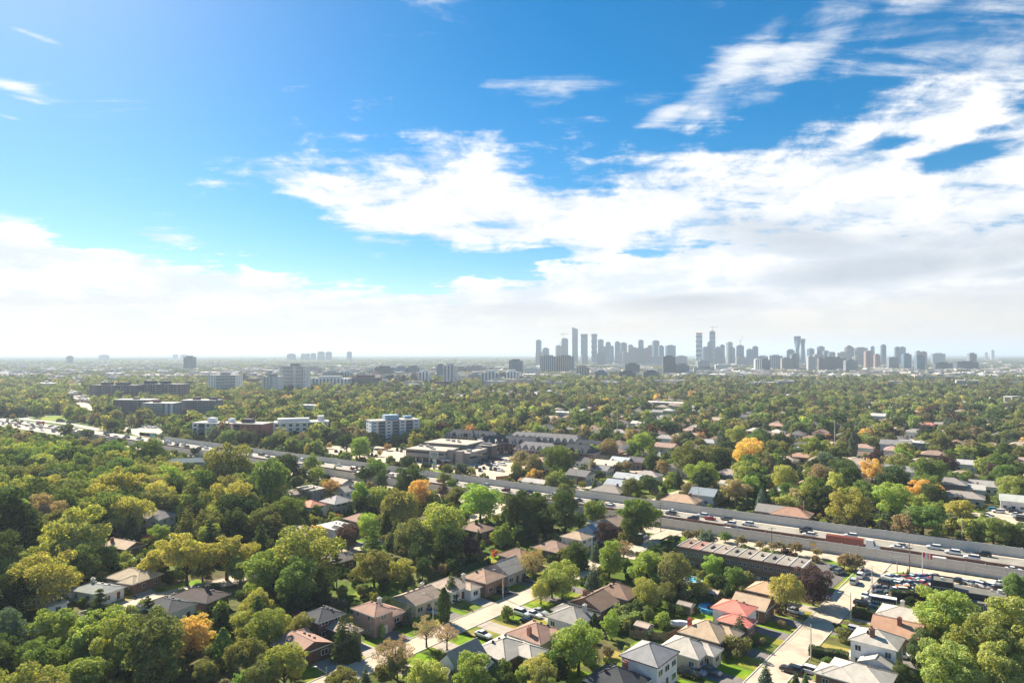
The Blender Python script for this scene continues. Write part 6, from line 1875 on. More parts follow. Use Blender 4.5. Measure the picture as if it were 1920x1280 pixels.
def fade(c, k):  # greys a leaf tint; farther trees get more, distance haze painted into the colour
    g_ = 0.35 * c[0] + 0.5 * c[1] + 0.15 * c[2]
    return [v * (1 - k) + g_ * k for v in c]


def pick_colour(m, wood_):
    p1 = np.array([.19, .19, .17, .15, .13, .04, .03, .010, .008, .03, .004, .06, .004, .0])
    p2 = np.array([.17, .12, .20, .18, .07, .04, .075, .045, .008, .06, .004, .07, .010, .0])
    a = rs.choice(len(KEYC), m, p=p1 / p1.sum())
    c = rs.choice(len(KEYC), m, p=p2 / p2.sum())
    return np.where(wood_, a, c)


kp1 = np.array([.42, .18, .12, .10, .07, .07, .02, .02])
kk = rs.choice(8, len(X), p=kp1 / kp1.sum())
kk[gard & (rs.random(len(X)) < 0.45)] = 7
cc = pick_colour(len(X), wood)
for i in range(len(X)):
    kd = str(KINDS_[kk[i]])
    cn = KEYC[cc[i]]
    r = float(RAD[i])
    if kd == 'spruce':
        r *= 0.55
        cn = ('d', 'k', 'bl', 'd')[i % 4]
    elif kd == 'pine':
        r *= 0.7
        cn = ('d', 'g', 'o')[i % 3]
    elif kd == 'shrub':
        r *= 0.55
    elif kd == 'oval':
        r *= 0.8
    TREES.append([float(X[i]), float(Y[i]), r, kd, cn, r * F / Y[i], False])
inview = lambda t: abs(960 + F * t[0] / t[1] - 960) < 985 and HZ + (CAMH - 2.2 * t[2]) * F / t[1] < 1285
order = sorted(range(len(TREES)), key=lambda i: -(TREES[i][5] * (1.25 if TREES[i][6] else 1.0)) if inview(TREES[i]) else 1e9)
single = set(order[:300])
near_h = [h for h in HOUSES if h[5]]


def where(x, y):
    best, bd = None, 1e9
    for h in near_h:
        d = math.hypot(h[0] - x, h[1] - y) - h[3]
        if d < bd:
            best, bd = h, d
    s, t = toHW(x, y)
    if bd < 16:
        n_ = best[5]
        return 'beside ' + (n_ if n_.startswith('the ') else 'the ' + n_)
    if bd < 45:
        n_ = best[5]
        return 'near ' + (n_ if n_.startswith('the ') else 'the ' + n_)
    if t > 0:
        return 'beyond the motorway'
    return 'in the dense wood'


rt = random.Random(9)
GN = []
for i, (x, y, r, kd, c, rp, sp) in enumerate(TREES):
    k = rt.uniform(0.95, 1.32)
    tint = [v * k for v in TINT[c]]
    tint[0] *= rt.uniform(0.9, 1.1)
    if i in single:
        vi = rt.randrange(len(PROTO[kd]))
        cm, tm = PROTO[kd][vi]
        h_ = r * rt.uniform(0.92, 1.1)
        size = '' if kd == 'shrub' else ('huge ' if r > 8.5 else 'large ' if r > 5.5 else 'mid-sized ' if r > 3 else 'small ')
        lab = '%s%s %s %s' % (size, CNAME[c], KNAME[kd], where(x, y))
        ws = lab.split()
        if len(ws) > 16:
            ws = ws[:16]
            while ws[-1] in ('with', 'the', 'a', 'and', 'by', 'of', 'beside', 'in', 'behind', 'at', 'to', 'below', 'on', 'white', 'red', 'dark', 'pale', 'small', 'grey', 'black', 'dark-grey', 'two-storey'):
                ws.pop()
            lab = ' '.join(ws)
        o = empty(ONAME[kd], (x, y, 0), rt.uniform(0, 6.28), lab, 'shrub' if kd == 'shrub' else 'tree', '%s %s' % (CNAME[c], KNAME[kd] + 's'))
        o.rotation_euler = (rt.uniform(-.07, .07), rt.uniform(-.07, .07), o.rotation_euler.z)
        ra, rb_ = r * rt.uniform(0.88, 1.12), r * rt.uniform(0.88, 1.12)
        q = put('crown', cm, o, (0, 0, 0), 0, None, (ra, rb_, h_))
        q['tint'] = tint
        put('trunk', tm, o, (0, 0, 0), 0, None, (r, r, h_))
    else:
        GN.append((x, y, r, kd, tint))

# ---- stands of trees too many to count, as one mass each
PC = bpy.data.collections.new('tree_forms')
forms = []


def form(name, parts):
    """parts: list of (mesh builder or leaf arrays)"""
    me = parts
    o = bpy.data.objects.new('form_%02d_%s' % (len(forms), name), me)
    PC.objects.link(o)
    forms.append(name)
    return len(forms) - 1


def joined(kind, seed, n, leaf):
    C, Nn, S, rng = crown(kind, seed, n, leaf)
    m1 = leaf_mesh('tree_form', C, Nn, S, 1.5, rng)
    tb = trunk_mb(kind, seed)
    nv = len(m1.vertices)
    # append the trunk
    V = np.empty(nv * 3, np.float32)
    m1.vertices.foreach_get('co', V)
    F4 = np.arange(nv).reshape(-1, 4).tolist()
    me = bpy.data.meshes.new('tree_form')
    me.from_pydata(V.reshape(-1, 3).tolist() + tb.v, [], F4 + [tuple(a + nv for a in f) for f in tb.f])
    me.materials.append(MATS['leaf'])
    me.materials.append(MATS['bark'])
    mi = np.zeros(len(me.polygons), np.int32)
    mi[len(F4):] = 1
    me.polygons.foreach_set('material_index', mi)
    bpy.data.meshes.remove(m1)
    return me


FID = {}
for kind, var, n, leaf in [('round', 4, 4600, 0.102), ('broad', 3, 4600, 0.102), ('oval', 2, 4600, 0.106), ('multi', 3, 4600, 0.10), ('willow', 1, 2600, 0.13), ('spruce', 2, 2200, 0.19), ('pine', 1, 1800, 0.14), ('column', 1, 1500, 0.3), ('sparse', 1, 1500, 0.1), ('shrub', 2, 900, 0.2)]:
    FID[kind] = [form(kind, joined(kind, 900 + 7 * v + len(FID), n, leaf)) for v in range(var)]
LOW = {}
for kind, var, n, leaf in [('round', 3, 520, 0.26), ('broad', 1, 460, 0.28), ('oval', 1, 480, 0.28), ('spruce', 1, 380, 0.36)]:
    LOW[kind] = [form(kind + '_far', joined(kind, 1300 + 7 * v + len(LOW), n, leaf)) for v in range(var)]
# a far patch: many small crowns on 64 x 64 m
PATCH = []
for v in range(5):
    rng = np.random.default_rng(77 + v)
    Cs, Ns, Ss, Ts = [], [], [], []
    for gx in range(8):
        for gy in range(8):
            if rng.random() < 0.17:
                continue
            r = rng.uniform(3.0, 5.8)
            C, Nn, S, _ = crown('round', 500 + v * 64 + gx * 8 + gy, 70, 0.55)
            Cs.append(C * np.array([r, r, r * 0.95]) + np.array([gx * 8 - 28 + rng.uniform(-3, 3), gy * 8 - 28 + rng.uniform(-3, 3), 0]))
            Ns.append(Nn)
            Ss.append(S * r)
    PATCH.append(form('patch', leaf_mesh('tree_form', np.vstack(Cs), np.vstack(Ns), np.concatenate(Ss), 1.3, rng)))
HB = []
for v, (w, d, eh, kd) in enumerate([(13, 9.5, 3.6, 'hip'), (14, 9, 4.0, 'gable'), (11, 9, 5.4, 'hip')]):
    b_, rb, h = far_house_mesh(w, d, eh, kd, 0.45)
    k0 = len(b_.v)
    b_.v += [(x, y, z + eh) for x, y, z in rb.v]
    b_.f += [tuple(a + k0 for a in f) for f in rb.f]
    b_.m += [2 if m in (0, 3) else 3 for m in rb.m]
    HB.append(b_)


def tint_mat(name):
    m, N, L = new_mat(name)
    at = N.new('ShaderNodeAttribute')
    at.attribute_type = 'INSTANCER'
    at.attribute_name = 'tint'
    b = N.new('ShaderNodeBsdfPrincipled')
    b.inputs['Roughness'].default_value = 0.9
    L.new(at.outputs['Color'], b.inputs['Base Color'])
    o = N.new('ShaderNodeOutputMaterial')
    L.new(b.outputs[0], o.inputs[0])
    MATS[name] = m


tint_mat('tinted')
surf('pale_wall', (0.52, 0.46, 0.40), 0.9, 0.05, 0.3)


def scatter(name, pts, coll, label, cat):
    """one object: points carrying form, size, turn and colour, instanced by geometry nodes"""
    n = len(pts)
    me = bpy.data.meshes.new(name)
    me.vertices.add(n)
    me.vertices.foreach_set('co', np.array([p[0] for p in pts], np.float32).ravel())
    for nm, ty, i, key in (('pid', 'INT', 1, 'value'), ('rotz', 'FLOAT', 2, 'value')):
        a = me.attributes.new(nm, ty, 'POINT')
        a.data.foreach_set(key, np.array([p[i] for p in pts], np.int32 if ty == 'INT' else np.float32))
    a = me.attributes.new('scl', 'FLOAT_VECTOR', 'POINT')
    a.data.foreach_set('vector', np.array([p[3] for p in pts], np.float32).ravel())
    a = me.attributes.new('tint', 'FLOAT_COLOR', 'POINT')
    a.data.foreach_set('color', np.array([(*p[4], 1.0) for p in pts], np.float32).ravel())
    o = put(name, me)
    ng = bpy.data.node_groups.new(name, 'GeometryNodeTree')
    ng.interface.new_socket('Geometry', in_out='INPUT', socket_type='NodeSocketGeometry')
    ng.interface.new_socket('Geometry', in_out='OUTPUT', socket_type='NodeSocketGeometry')
    N, L = ng.nodes, ng.links
    gi, go = N.new('NodeGroupInput'), N.new('NodeGroupOutput')
    ci = N.new('GeometryNodeCollectionInfo')
    ci.inputs['Collection'].default_value = coll
    ci.inputs['Separate Children'].default_value = True
    ci.inputs['Reset Children'].default_value = True
    ip = N.new('GeometryNodeInstanceOnPoints')
    ip.inputs['Pick Instance'].default_value = True

    def attr(nm, ty):
        a = N.new('GeometryNodeInputNamedAttribute')
        a.data_type = ty
        a.inputs['Name'].default_value = nm
        return a.outputs[0]
    cx_ = N.new('ShaderNodeCombineXYZ')
    L.new(attr('rotz', 'FLOAT'), cx_.inputs[2])
    L.new(gi.outputs[0], ip.inputs['Points'])
    L.new(ci.outputs[0], ip.inputs['Instance'])
    L.new(attr('pid', 'INT'), ip.inputs['Instance Index'])
    L.new(cx_.outputs[0], ip.inputs['Rotation'])
    L.new(attr('scl', 'FLOAT_VECTOR'), ip.inputs['Scale'])
    L.new(ip.outputs[0], go.inputs[0])
    md = o.modifiers.new('scatter', 'NODES')
    md.node_group = ng
    return tag(o, label, cat, None, 'stuff')


pts = []
for (x, y, r, kd, tint) in GN:
    ids = FID[kd] if y < 520 or kd not in LOW else LOW[kd]
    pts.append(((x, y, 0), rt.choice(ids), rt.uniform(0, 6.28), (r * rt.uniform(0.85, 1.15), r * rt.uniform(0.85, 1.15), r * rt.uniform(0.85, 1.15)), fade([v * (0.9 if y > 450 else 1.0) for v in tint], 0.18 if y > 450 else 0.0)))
# low shrubs and undergrowth between the trunks and along the gardens
P_ = np.vstack([jitter_grid(110, 300, 3.6), jitter_grid(300, 560, 5.2), jitter_grid(560, 900, 8.0)])
X, Y = P_[:, 0], P_[:, 1]
RAD = rs.uniform(0.7, 1.9, len(X)) * np.where(Y > 300, 1.4, 1.0)
U = X * gu[0] + Y * gu[1]
T_ = X * hn[0] + (Y - 351) * hn[1]
V = X * gv[0] + Y * gv[1]
wood = (T_ < -40) & ((U < -205) | ((U < -138) & (V < 95)))
k = (rs.random(len(X)) < np.where(wood, 0.85, np.where(T_ < -40, 0.40, 0.55))) & ~blocked(X, Y, RAD * 1.6)
X, Y, RAD, wood = X[k], Y[k], RAD[k], wood[k]
cc = pick_colour(len(X), wood)
for i in range(len(X)):
    r = float(RAD[i])
    kf = rt.uniform(0.75, 1.1)
    pts.append(((float(X[i]), float(Y[i]), -0.1), rt.choice(FID['shrub']), rt.uniform(0, 6.28), (r, r, r * rt.uniform(0.8, 1.5)), [v * kf for v in TINT[KEYC[cc[i]]]]))
# 900 m to 1700 m single low trees
P_ = jitter_grid(950, 1750, 9.0, 0.80)
X, Y = P_[:, 0], P_[:, 1]
k = rs.random(len(X)) < 0.80
X, Y = X[k], Y[k]
RAD = rs.uniform(3.0, 6.0, len(X))
k = ~blocked(X, Y, RAD)
DX, DY, DR = 960 + F * X / Y, HZ + (CAMH - 1.3 * RAD) * F / Y, RAD * F / Y
for (px, py, pr, D) in PROTECT:
    if D > 900:
        k &= ~((Y < D) & (np.abs(DX - px) < pr * 0.9) & (np.abs(DY - py) < 10))
X, Y, RAD = X[k], Y[k], RAD[k]
cc = pick_colour(len(X), DXw := (960 + F * X / Y < 300))
for i in range(len(X)):
    kd = 'spruce' if rt.random() < 0.08 else rt.choice(('round', 'round', 'broad', 'oval'))
    r = float(RAD[i]) * (0.55 if kd == 'spruce' else 1)
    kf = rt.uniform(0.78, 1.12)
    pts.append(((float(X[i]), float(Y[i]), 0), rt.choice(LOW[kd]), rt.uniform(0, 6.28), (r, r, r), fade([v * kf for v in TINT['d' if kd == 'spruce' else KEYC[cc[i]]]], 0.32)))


def patches(y0, y1, step, sc, dens_):
    P_ = jitter_grid(y0, y1, step, 0.80)
    for x, y in P_:
        if rt.random() > dens_:
            continue
        if any(abs(x - t[0]) < t[3] + step * 0.28 and abs(y - t[1]) < t[4] + step * 0.35 for t in TOWN):
            continue
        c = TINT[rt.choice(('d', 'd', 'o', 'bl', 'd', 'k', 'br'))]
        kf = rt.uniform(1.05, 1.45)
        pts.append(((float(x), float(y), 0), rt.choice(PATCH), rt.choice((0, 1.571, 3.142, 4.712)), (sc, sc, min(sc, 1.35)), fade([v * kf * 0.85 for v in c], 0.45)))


patches(1770, 4200, 58, 0.95, 0.86)
patches(4200, 9000, 170, 2.8, 0.85)
patches(9000, 24000, 480, 8.0, 0.85)
scatter('distant_trees', pts, PC, 'mass of green and autumn trees covering the land to the horizon', 'trees')

HC = bpy.data.collections.new('house_forms')
for v, b_ in enumerate(HB):
    o = bpy.data.objects.new('form_%02d' % v, b_.mesh('house_form', ['pale_wall', 'glass', 'tinted', 'trim']))
    HC.objects.link(o)
bx = MB()
bx.box(-8, 8, -6, 6, 0, 6, 0, 2)
bx.box(-2, 1, -2, 1, 6, 7.5, 3)
o = bpy.data.objects.new('form_03', bx.mesh('house_form', ['pale_wall', 'glass', 'tinted', 'hvac']))
HC.objects.link(o)
hp = []
for (x, y, rot, sc, rc) in FARSTUFF:
    hp.append(((x, y, 0), rt.randrange(3), R(rot) + (1.571 if rt.random() < .4 else 0), (sc, sc, sc), rc))
for k in range(380):
    y = 1250 * math.exp(rt.random() * 1.35)
    x = rt.uniform(-0.8, 0.8) * y
    if any(abs(x - t[0]) < t[3] + 25 and abs(y - t[1]) < 40 for t in TOWN):
        continue
    c = rt.choice(((0.56, 0.52, 0.48), (0.62, 0.60, 0.58), (0.40, 0.33, 0.28), (0.32, 0.32, 0.32), (0.46, 0.38, 0.33)))
    hp.append(((x, y, 0), 3, R(HR) + rt.uniform(-.2, .2), (rt.uniform(0.8, 3.2), rt.uniform(0.8, 1.8), rt.uniform(1.6, 2.9)), c))
for k in range(2600):
    y = 950 * math.exp(rt.random() * 2.2)
    x = rt.uniform(-0.8, 0.8) * y
    sc = 1.0 if y < 1700 else rt.uniform(1.1, 2.0)
    big = rt.random() < (0.12 if y < 1700 else 0.5)
    c = rt.choice(((0.55, 0.50, 0.46), (0.66, 0.63, 0.60), (0.34, 0.26, 0.22), (0.30, 0.30, 0.30), (0.42, 0.36, 0.32)))
    hp.append(((x, y, 0), 3 if big else rt.randrange(3), rt.uniform(0, 3.1), (sc * (rt.uniform(1, 3) if big else 1), sc * (1.5 if big else 1), sc * (1.25 if big else 1.15)), c))
scatter('distant_houses', hp, HC, 'far houses and low buildings scattered through the trees towards the horizon', 'houses')

# ------------------------------------------------------------------ vehicles
def car_parts(kind):
    """body, glass and wheel meshes of a car, x forward"""
    L, W = {'sedan': (4.7, 1.84), 'suv': (4.75, 1.92), 'van': (5.3, 2.0), 'pickup': (5.7, 2.0), 'classic': (4.9, 1.85)}[kind]
    h0, hb, ht = 0.30, {'sedan': 0.92, 'suv': 1.08, 'van': 1.15, 'pickup': 1.12, 'classic': 0.88}[kind], {'sedan': 1.45, 'suv': 1.74, 'van': 2.05, 'pickup': 1.85, 'classic': 1.36}[kind]
    a, c = L / 2, W / 2
    b = MB()
    # lower body in sections along x: (x, half width, top height)
    sec = [(-a, c * 0.86, hb - 0.14), (-a + 0.25, c * 0.97, hb), (-a + 1.2, c, hb + 0.02), (a - 1.6, c, hb), (a - 0.5, c * 0.96, hb - 0.10), (a, c * 0.82, hb - 0.30)]
    k = len(b.v)
    for x, w, z in sec:
        b.v += [(x, -w, h0), (x, -w, z - 0.12), (x, -w * 0.90, z), (x, w * 0.90, z), (x, w, z - 0.12), (x, w, h0)]
    for i in range(len(sec) - 1):
        for j in range(5):
            b.f.append((k + i * 6 + j, k + i * 6 + j + 1, k + (i + 1) * 6 + j + 1, k + (i + 1) * 6 + j))
            b.m.append(0)
    b.f += [tuple(k + j for j in range(6))[::-1], tuple(k + (len(sec) - 1) * 6 + j for j in range(6))]
    b.m += [0, 0]
    # roof panel above the glass
    rx = {'sedan': (-a + 1.35, a - 2.15), 'suv': (-a + 0.35, a - 2.0), 'van': (-a + 0.12, a - 1.5), 'pickup': (-a + 2.4, a - 2.0), 'classic': (-a + 1.6, a - 2.3)}[kind]
    gx = {'sedan': (-a + 0.75, a - 1.35), 'suv': (-a + 0.12, a - 1.25), 'van': (-a + 0.05, a - 0.75), 'pickup': (-a + 2.25, a - 1.4), 'classic': (-a + 0.95, a - 1.6)}[kind]
    b.taper(rx[0], rx[1], -c * 0.74, c * 0.74, ht - 0.05, rx[0] + 0.1, rx[1] - 0.1, -c * 0.66, c * 0.66, ht, 0)
    g = MB()
    g.taper(gx[0], gx[1], -c * 0.90, c * 0.90, hb - 0.02, rx[0] + 0.02, rx[1] - 0.02, -c * 0.73, c * 0.73, ht - 0.045, 0)
    if kind == 'van':
        b.box(-a + 0.03, a - 2.0, -c * 0.93, c * 0.93, hb - 0.05, ht - 0.25)
    if kind == 'pickup':
        b.box(-a + 0.1, -a + 2.2, -c * 0.95, -c * 0.85, hb, hb + 0.18)
        b.box(-a + 0.1, -a + 2.2, c * 0.85, c * 0.95, hb, hb + 0.18)
    w = MB()
    for r0, y0, y1, mi in ((0.33, -0.11, 0.11, 0), (0.20, -0.12, -0.108, 1), (0.20, 0.108, 0.12, 1)):
        w.tube((0, y0, 0), (0, y1, 0), r0, r0, 12, mi)
        w.f.append(tuple(range(len(w.v) - 24, len(w.v) - 12))[::-1])
        w.m.append(mi)
    wheels = [(s * (a - 0.95), q * (c - 0.12), 0.33) for s in (-1, 1) for q in (-1, 1)]
    lamp = [(-a - 0.01, s * c * 0.62, hb - 0.28) for s in (-1, 1)], [(a - 0.03, s * c * 0.55, hb - 0.42) for s in (-1, 1)]
    return b, g, w, wheels, lamp


CAR = {}
_lb = MB()
_lb.box(-0.03, 0.03, -0.17, 0.17, -0.08, 0.08)
M_TAIL, M_HEAD = _lb.mesh('tail_lamp', ['lamp_red']), _lb.mesh('headlight', ['lamp_clear'])
for kd in ('sedan', 'suv', 'van', 'pickup', 'classic'):
    b, g, w, wh, lamp = car_parts(kd)
    full = MB()      # far version: one mesh
    for src, off in ((b, 0), (g, 1)):
        k = len(full.v)
        full.v += src.v
        full.f += [tuple(i + k for i in f) for f in src.f]
        full.m += [off] * len(src.f)
    for p in wh:
        k = len(full.v)
        full.v += [(v[0] + p[0], v[1] + p[1], v[2] + p[2]) for v in w.v]
        full.f += [tuple(i + k for i in f) for f in w.f]
        full.m += [2] * len(w.f)
    CAR[kd] = (b.mesh('body', ['car_paint']), g.mesh('window_glass', ['glass']), w.mesh('wheel', ['tyre', 'rim']), wh, lamp, full.mesh('car', ['car_paint', 'glass', 'tyre']))
CCOL = {'black': (0.012, 0.013, 0.015), 'white': (0.72, 0.72, 0.70), 'grey': (0.12, 0.125, 0.13), 'silver': (0.42, 0.43, 0.44), 'red': (0.36, 0.025, 0.02), 'blue': (0.03, 0.11, 0.36), 'dark blue': (0.015, 0.03, 0.07), 'cream': (0.60, 0.54, 0.42), 'teal': (0.03, 0.30, 0.38), 'orange': (0.62, 0.25, 0.08), 'dark red': (0.16, 0.02, 0.02), 'green': (0.03, 0.10, 0.06), 'pink': (0.60, 0.16, 0.24)}
KN = {'sedan': 'car', 'suv': 'sport utility car', 'van': 'van', 'pickup': 'pickup truck', 'classic': 'classic car'}
ncar = 0


def vehicle(x, y, rz, kind, colr, place, group, z=0.03):
    global ncar
    ncar += 1
    body, glass, wheel, wh, lamp, full = CAR[kind]
    lab = '%s %s %s' % (colr, KN[kind], place)
    nm = {'van': 'van', 'pickup': 'pickup_truck'}.get(kind, 'car')
    if y > 255:
        o = put(nm, full, None, (x, y, z), rz, CCOL[colr])
        return tag(o, lab, {'van': 'van', 'pickup': 'pickup'}.get(kind, 'car'), group)
    root = empty(nm, (x, y, z), rz, lab, {'van': 'van', 'pickup': 'pickup'}.get(kind, 'car'), group)
    put('body', body, root, (0, 0, 0), 0, CCOL[colr])
    put('window_glass', glass, root)
    for p in wh:
        put('wheel', wheel, root, p)
    if y < 200:
        for p in lamp[0]:
            put('tail_lamp', M_TAIL, root, p)
        for p in lamp[1]:
            put('headlight', M_HEAD, root, p)
    return root


rv = random.Random(31)
CK = ['black'] * 6 + ['white'] * 6 + ['grey'] * 4 + ['silver'] * 3 + ['red', 'dark blue', 'dark blue', 'dark red']
# motorway traffic
for lanes, hd, nm in ((LANES_FAR, R(HR) + math.pi, 'far'), (LANES_NEAR, R(HR), 'near')):
    for t in lanes:
        s = -640.0 + rv.uniform(0, 20)
        while s < 225:
            s += rv.uniform(8.5, 32) if s > -60 else rv.uniform(12, 42)
            if nm == 'near' and 143 < s < 183:
                continue
            x, y = HW(s, t + rv.uniform(-.3, .3))
            if abs(x) > y * 0.8 + 10:
                continue
            vehicle(x, y, hd, rv.choice(('sedan', 'sedan', 'suv', 'suv', 'suv', 'van' if rv.random() < .3 else 'sedan', 'pickup' if rv.random() < .3 else 'suv')), rv.choice(CK), 'driving on the %s carriageway of the motorway' % nm, 'traffic on the %s carriageway' % nm, 0.04)


def lorry(s, t, hd, colr, L, label):
    x, y = HW(s, t)
    root = empty('lorry', (x, y, 0.035), hd, label, 'lorry')
    b = MB()
    b.box(-L / 2, L / 2, -1.28, 1.28, 1.1, 3.45)
    b.build('trailer', 'car_paint', root, (-1.8, 0, 0), 0, colr)
    b = MB()
    for k in range(int(L / 1.3)):
        for s_ in (-1, 1):
            b.box(-L / 2 + 0.3 + k * 1.3, -L / 2 + 0.38 + k * 1.3, min(s_ * 1.28, s_ * 1.34), max(s_ * 1.28, s_ * 1.34), 1.2, 3.35)
    b.build('trailer_ribs', 'car_paint', root, (-1.8, 0, 0), 0, colr)
    b = MB()
    b.taper(L / 2 - 1.3, L / 2 + 1.6, -1.22, 1.22, 0.6, L / 2 - 1.3, L / 2 + 0.9, -1.1, 1.1, 3.6)
    b.taper(L / 2 + 1.6, L / 2 + 3.0, -1.1, 1.1, 0.6, L / 2 + 1.5, L / 2 + 2.8, -0.95, 0.95, 1.9)
    b.build('cab', 'car_paint', root, (0.2, 0, 0), 0, CCOL['white'])
    b = MB()
    b.taper(L / 2 + 1.0, L / 2 + 1.55, -1.0, 1.0, 2.0, L / 2 + 0.8, L / 2 + 1.15, -0.95, 0.95, 3.1)
    b.build('windscreen', 'glass', root, (0.25, 0, 0))
    for xw in (-L / 2 - 0.6, -L / 2 + 0.6, L / 2 - 0.8, L / 2 + 0.6, L / 2 + 2.6):
        for s_ in (-1, 1):
            o = put('wheel', CAR['sedan'][2], root, (xw, s_ * 1.1, 0.5), 0, None, (1.5, 1.6, 1.5))


lorry(161, -23.0, R(HR), (0.20, 0.03, 0.028), 12.0, 'long red lorry trailer with a white cab on the near carriageway')
lorry(-545, -8.8, R(HR) + math.pi, (0.36, 0.05, 0.04), 9.0, 'short red lorry on the far carriageway by the slip road')

# parked cars: (x, y, heading off the grid's u axis in degrees, kind, colour, place)
PK = [
    (979, 1153, 0, 'suv', 'white', 'parked beside the pinkish brown roofed bungalow, first of three'), (1001, 1155, 0, 'sedan', 'white', 'parked beside the pinkish brown roofed bungalow, next to the hedge'), (1012, 1150, 0, 'sedan', 'silver', 'parked by the two white cars'), (991, 1168, 0, 'sedan', 'black', 'parked in front of the pinkish brown roofed bungalow'),
    (978, 1085, 10, 'suv', 'black', 'parked under the rounded tan tree'), (986, 1089, 10, 'sedan', 'grey', 'parked under the rounded tan tree'),
    (1292, 1268, 6, 'suv', 'black', 'parked in front of the white two-storey house'), (1304, 1262, 6, 'sedan', 'silver', 'parked in front of the white two-storey house'), (1334, 1262, -8, 'sedan', 'grey', 'parked on the driveway of the cream bungalow'), (1303, 1246, 0, 'van', 'white', 'parked beside the cream bungalow'),
    (1484, 1260, 180, 'suv', 'black', 'parked at the pale-roofed brick bungalow'), (1512, 1260, 180, 'suv', 'white', 'parked at the pale-roofed brick bungalow'), (1541, 1268, 180, 'suv', 'black', 'parked close to the wall of the pale-roofed brick bungalow'),
    (1490, 1149, 0, 'sedan', 'white', 'parked across the driveway behind the weeping tree'), (1541, 1121, 0, 'sedan', 'white', 'parked under the purple tree'), (1614, 1082, 90, 'suv', 'white', 'waiting at the street corner'), (1602, 1093, 90, 'suv', 'silver', 'parked on the street by the corner lawn'), (1624, 1075, 60, 'sedan', 'silver', 'in the tree shade at the street corner'),
    (1567, 1067, 40, 'sedan', 'grey', 'parked in the corner lot, first of two'), (1575, 1075, 70, 'suv', 'grey', 'parked in the corner lot by the grass strip'),
    (1593, 1192, 0, 'pickup', 'dark blue', 'parked at the white house with pale hip roof'), (1608, 1187, 0, 'suv', 'silver', 'parked at the white house with pale hip roof'), (1622, 1136, 0, 'pickup', 'black', 'parked by the white box trailer'), (1645, 1147, 0, 'suv', 'dark blue', 'parked in front of the white box trailer'), (1623, 1119, 90, 'sedan', 'white', 'parked by the street lamp at the showroom'),
    (736, 1171, 10, 'pickup', 'black', 'parked on the driveway of the pink brick house'), (806, 1149, 0, 'sedan', 'silver', 'parked behind the blue spruce'), (921, 1108, 0, 'sedan', 'silver', 'parked at the raised brown brick bungalow'), (941, 1112, 0, 'suv', 'black', 'parked by the lamp pole at the brown brick bungalow'),
    (618, 1025, 10, 'suv', 'white', 'parked below the white mansard house'), (906, 1193, 0, 'sedan', 'white', 'parked beside the clipped yellow shrub'), (252, 1107, 20, 'sedan', 'black', 'parked on the driveway of the tan-roofed brick bungalow'), (258, 1059, 20, 'van', 'white', 'parked behind the tan-roofed brick bungalow'), (297, 987, 30, 'sedan', 'white', 'parked outside the large grey house in the wood'),
    (1200, 1001, 80, 'suv', 'grey', 'parked under the big green tree by the service road'), (1204, 1008, 80, 'suv', 'white', 'parked under the big green tree by the service road'), (1300, 946, 10, 'suv', 'grey', 'parked at the peach-roofed bungalow'), (1430, 1082, -5, 'pickup', 'silver', 'parked behind the brick row houses'), (1418, 1078, -5, 'sedan', 'green', 'parked behind the brick row houses'),
    (1007, 907, 5, 'sedan', 'dark red', 'parked at the far wall by the small white bungalow'), (1017, 909, 5, 'suv', 'black', 'parked at the far wall by the small white bungalow'), (1690, 1232, 20, 'sedan', 'white', 'parked on the patio behind the white house')]
for (px, py, a, kd, c, place) in PK:
    x, y = G(px, py)
    vehicle(x, y, R(GR + a), kd, c, place, 'cars parked at the houses', 0.028)


def row(p0, p1, n, ang, kinds, cols, place, group, skip=0.0):
    a, c = G(*p0), G(*p1)
    for i in range(n):
        if rv.random() < skip:
            continue
        t = i / max(1, n - 1)
        vehicle(a[0] + (c[0] - a[0]) * t + rv.uniform(-.2, .2), a[1] + (c[1] - a[1]) * t + rv.uniform(-.2, .2), R(ang + rv.uniform(-5, 5)) + (math.pi if rv.random() < .3 else 0), rv.choice(kinds), rv.choice(cols) if isinstance(cols, list) and n > len(cols) else cols[i % len(cols)], place, group)


SHOW = 'cars crowded round the showroom'
row((1668, 1086), (1752, 1083), 12, -55, ['classic', 'classic', 'sedan'], ['white', 'blue', 'cream', 'red', 'dark red', 'white', 'teal', 'blue', 'red', 'silver', 'white', 'grey'], 'in the front row of the showroom yard', SHOW)
row((1650, 1105), (1700, 1112), 5, -20, ['classic', 'suv'], ['black', 'grey', 'white', 'black', 'cream'], 'in the middle of the showroom yard', SHOW)
row((1650, 1115), (1680, 1120), 3, -15, ['sedan', 'classic'], ['dark blue', 'green', 'white'], 'in the rear of the showroom yard', SHOW)
row((1700, 1108), (1735, 1113), 4, -30, ['pickup', 'classic'], ['orange', 'white', 'orange', 'silver'], 'beside the showroom hedge', SHOW)
row((1640, 1125), (1662, 1127), 3, -10, ['sedan', 'classic'], ['white', 'pink', 'silver'], 'by the showroom street hedge', SHOW)
row((1800, 1092), (1862, 1104), 7, -60, ['suv', 'sedan'], ['black', 'silver', 'grey', 'white', 'silver', 'black', 'white'], 'in the row behind the showroom', SHOW)
row((1868, 1106), (1920, 1118), 6, -30, ['sedan', 'suv'], ['silver', 'black', 'white', 'grey', 'black', 'silver'], 'at the end of the showroom row', SHOW)
row((1860, 1122), (1905, 1136), 5, -30, ['sedan', 'suv'], ['black', 'white', 'silver', 'black', 'grey'], 'in the second row past the showroom', SHOW)
row((1690, 1097), (1742, 1096), 7, -55, ['sedan', 'suv', 'classic'], ['white', 'black', 'silver', 'grey', 'red', 'white', 'dark blue'], 'in the second row of the showroom yard', SHOW)
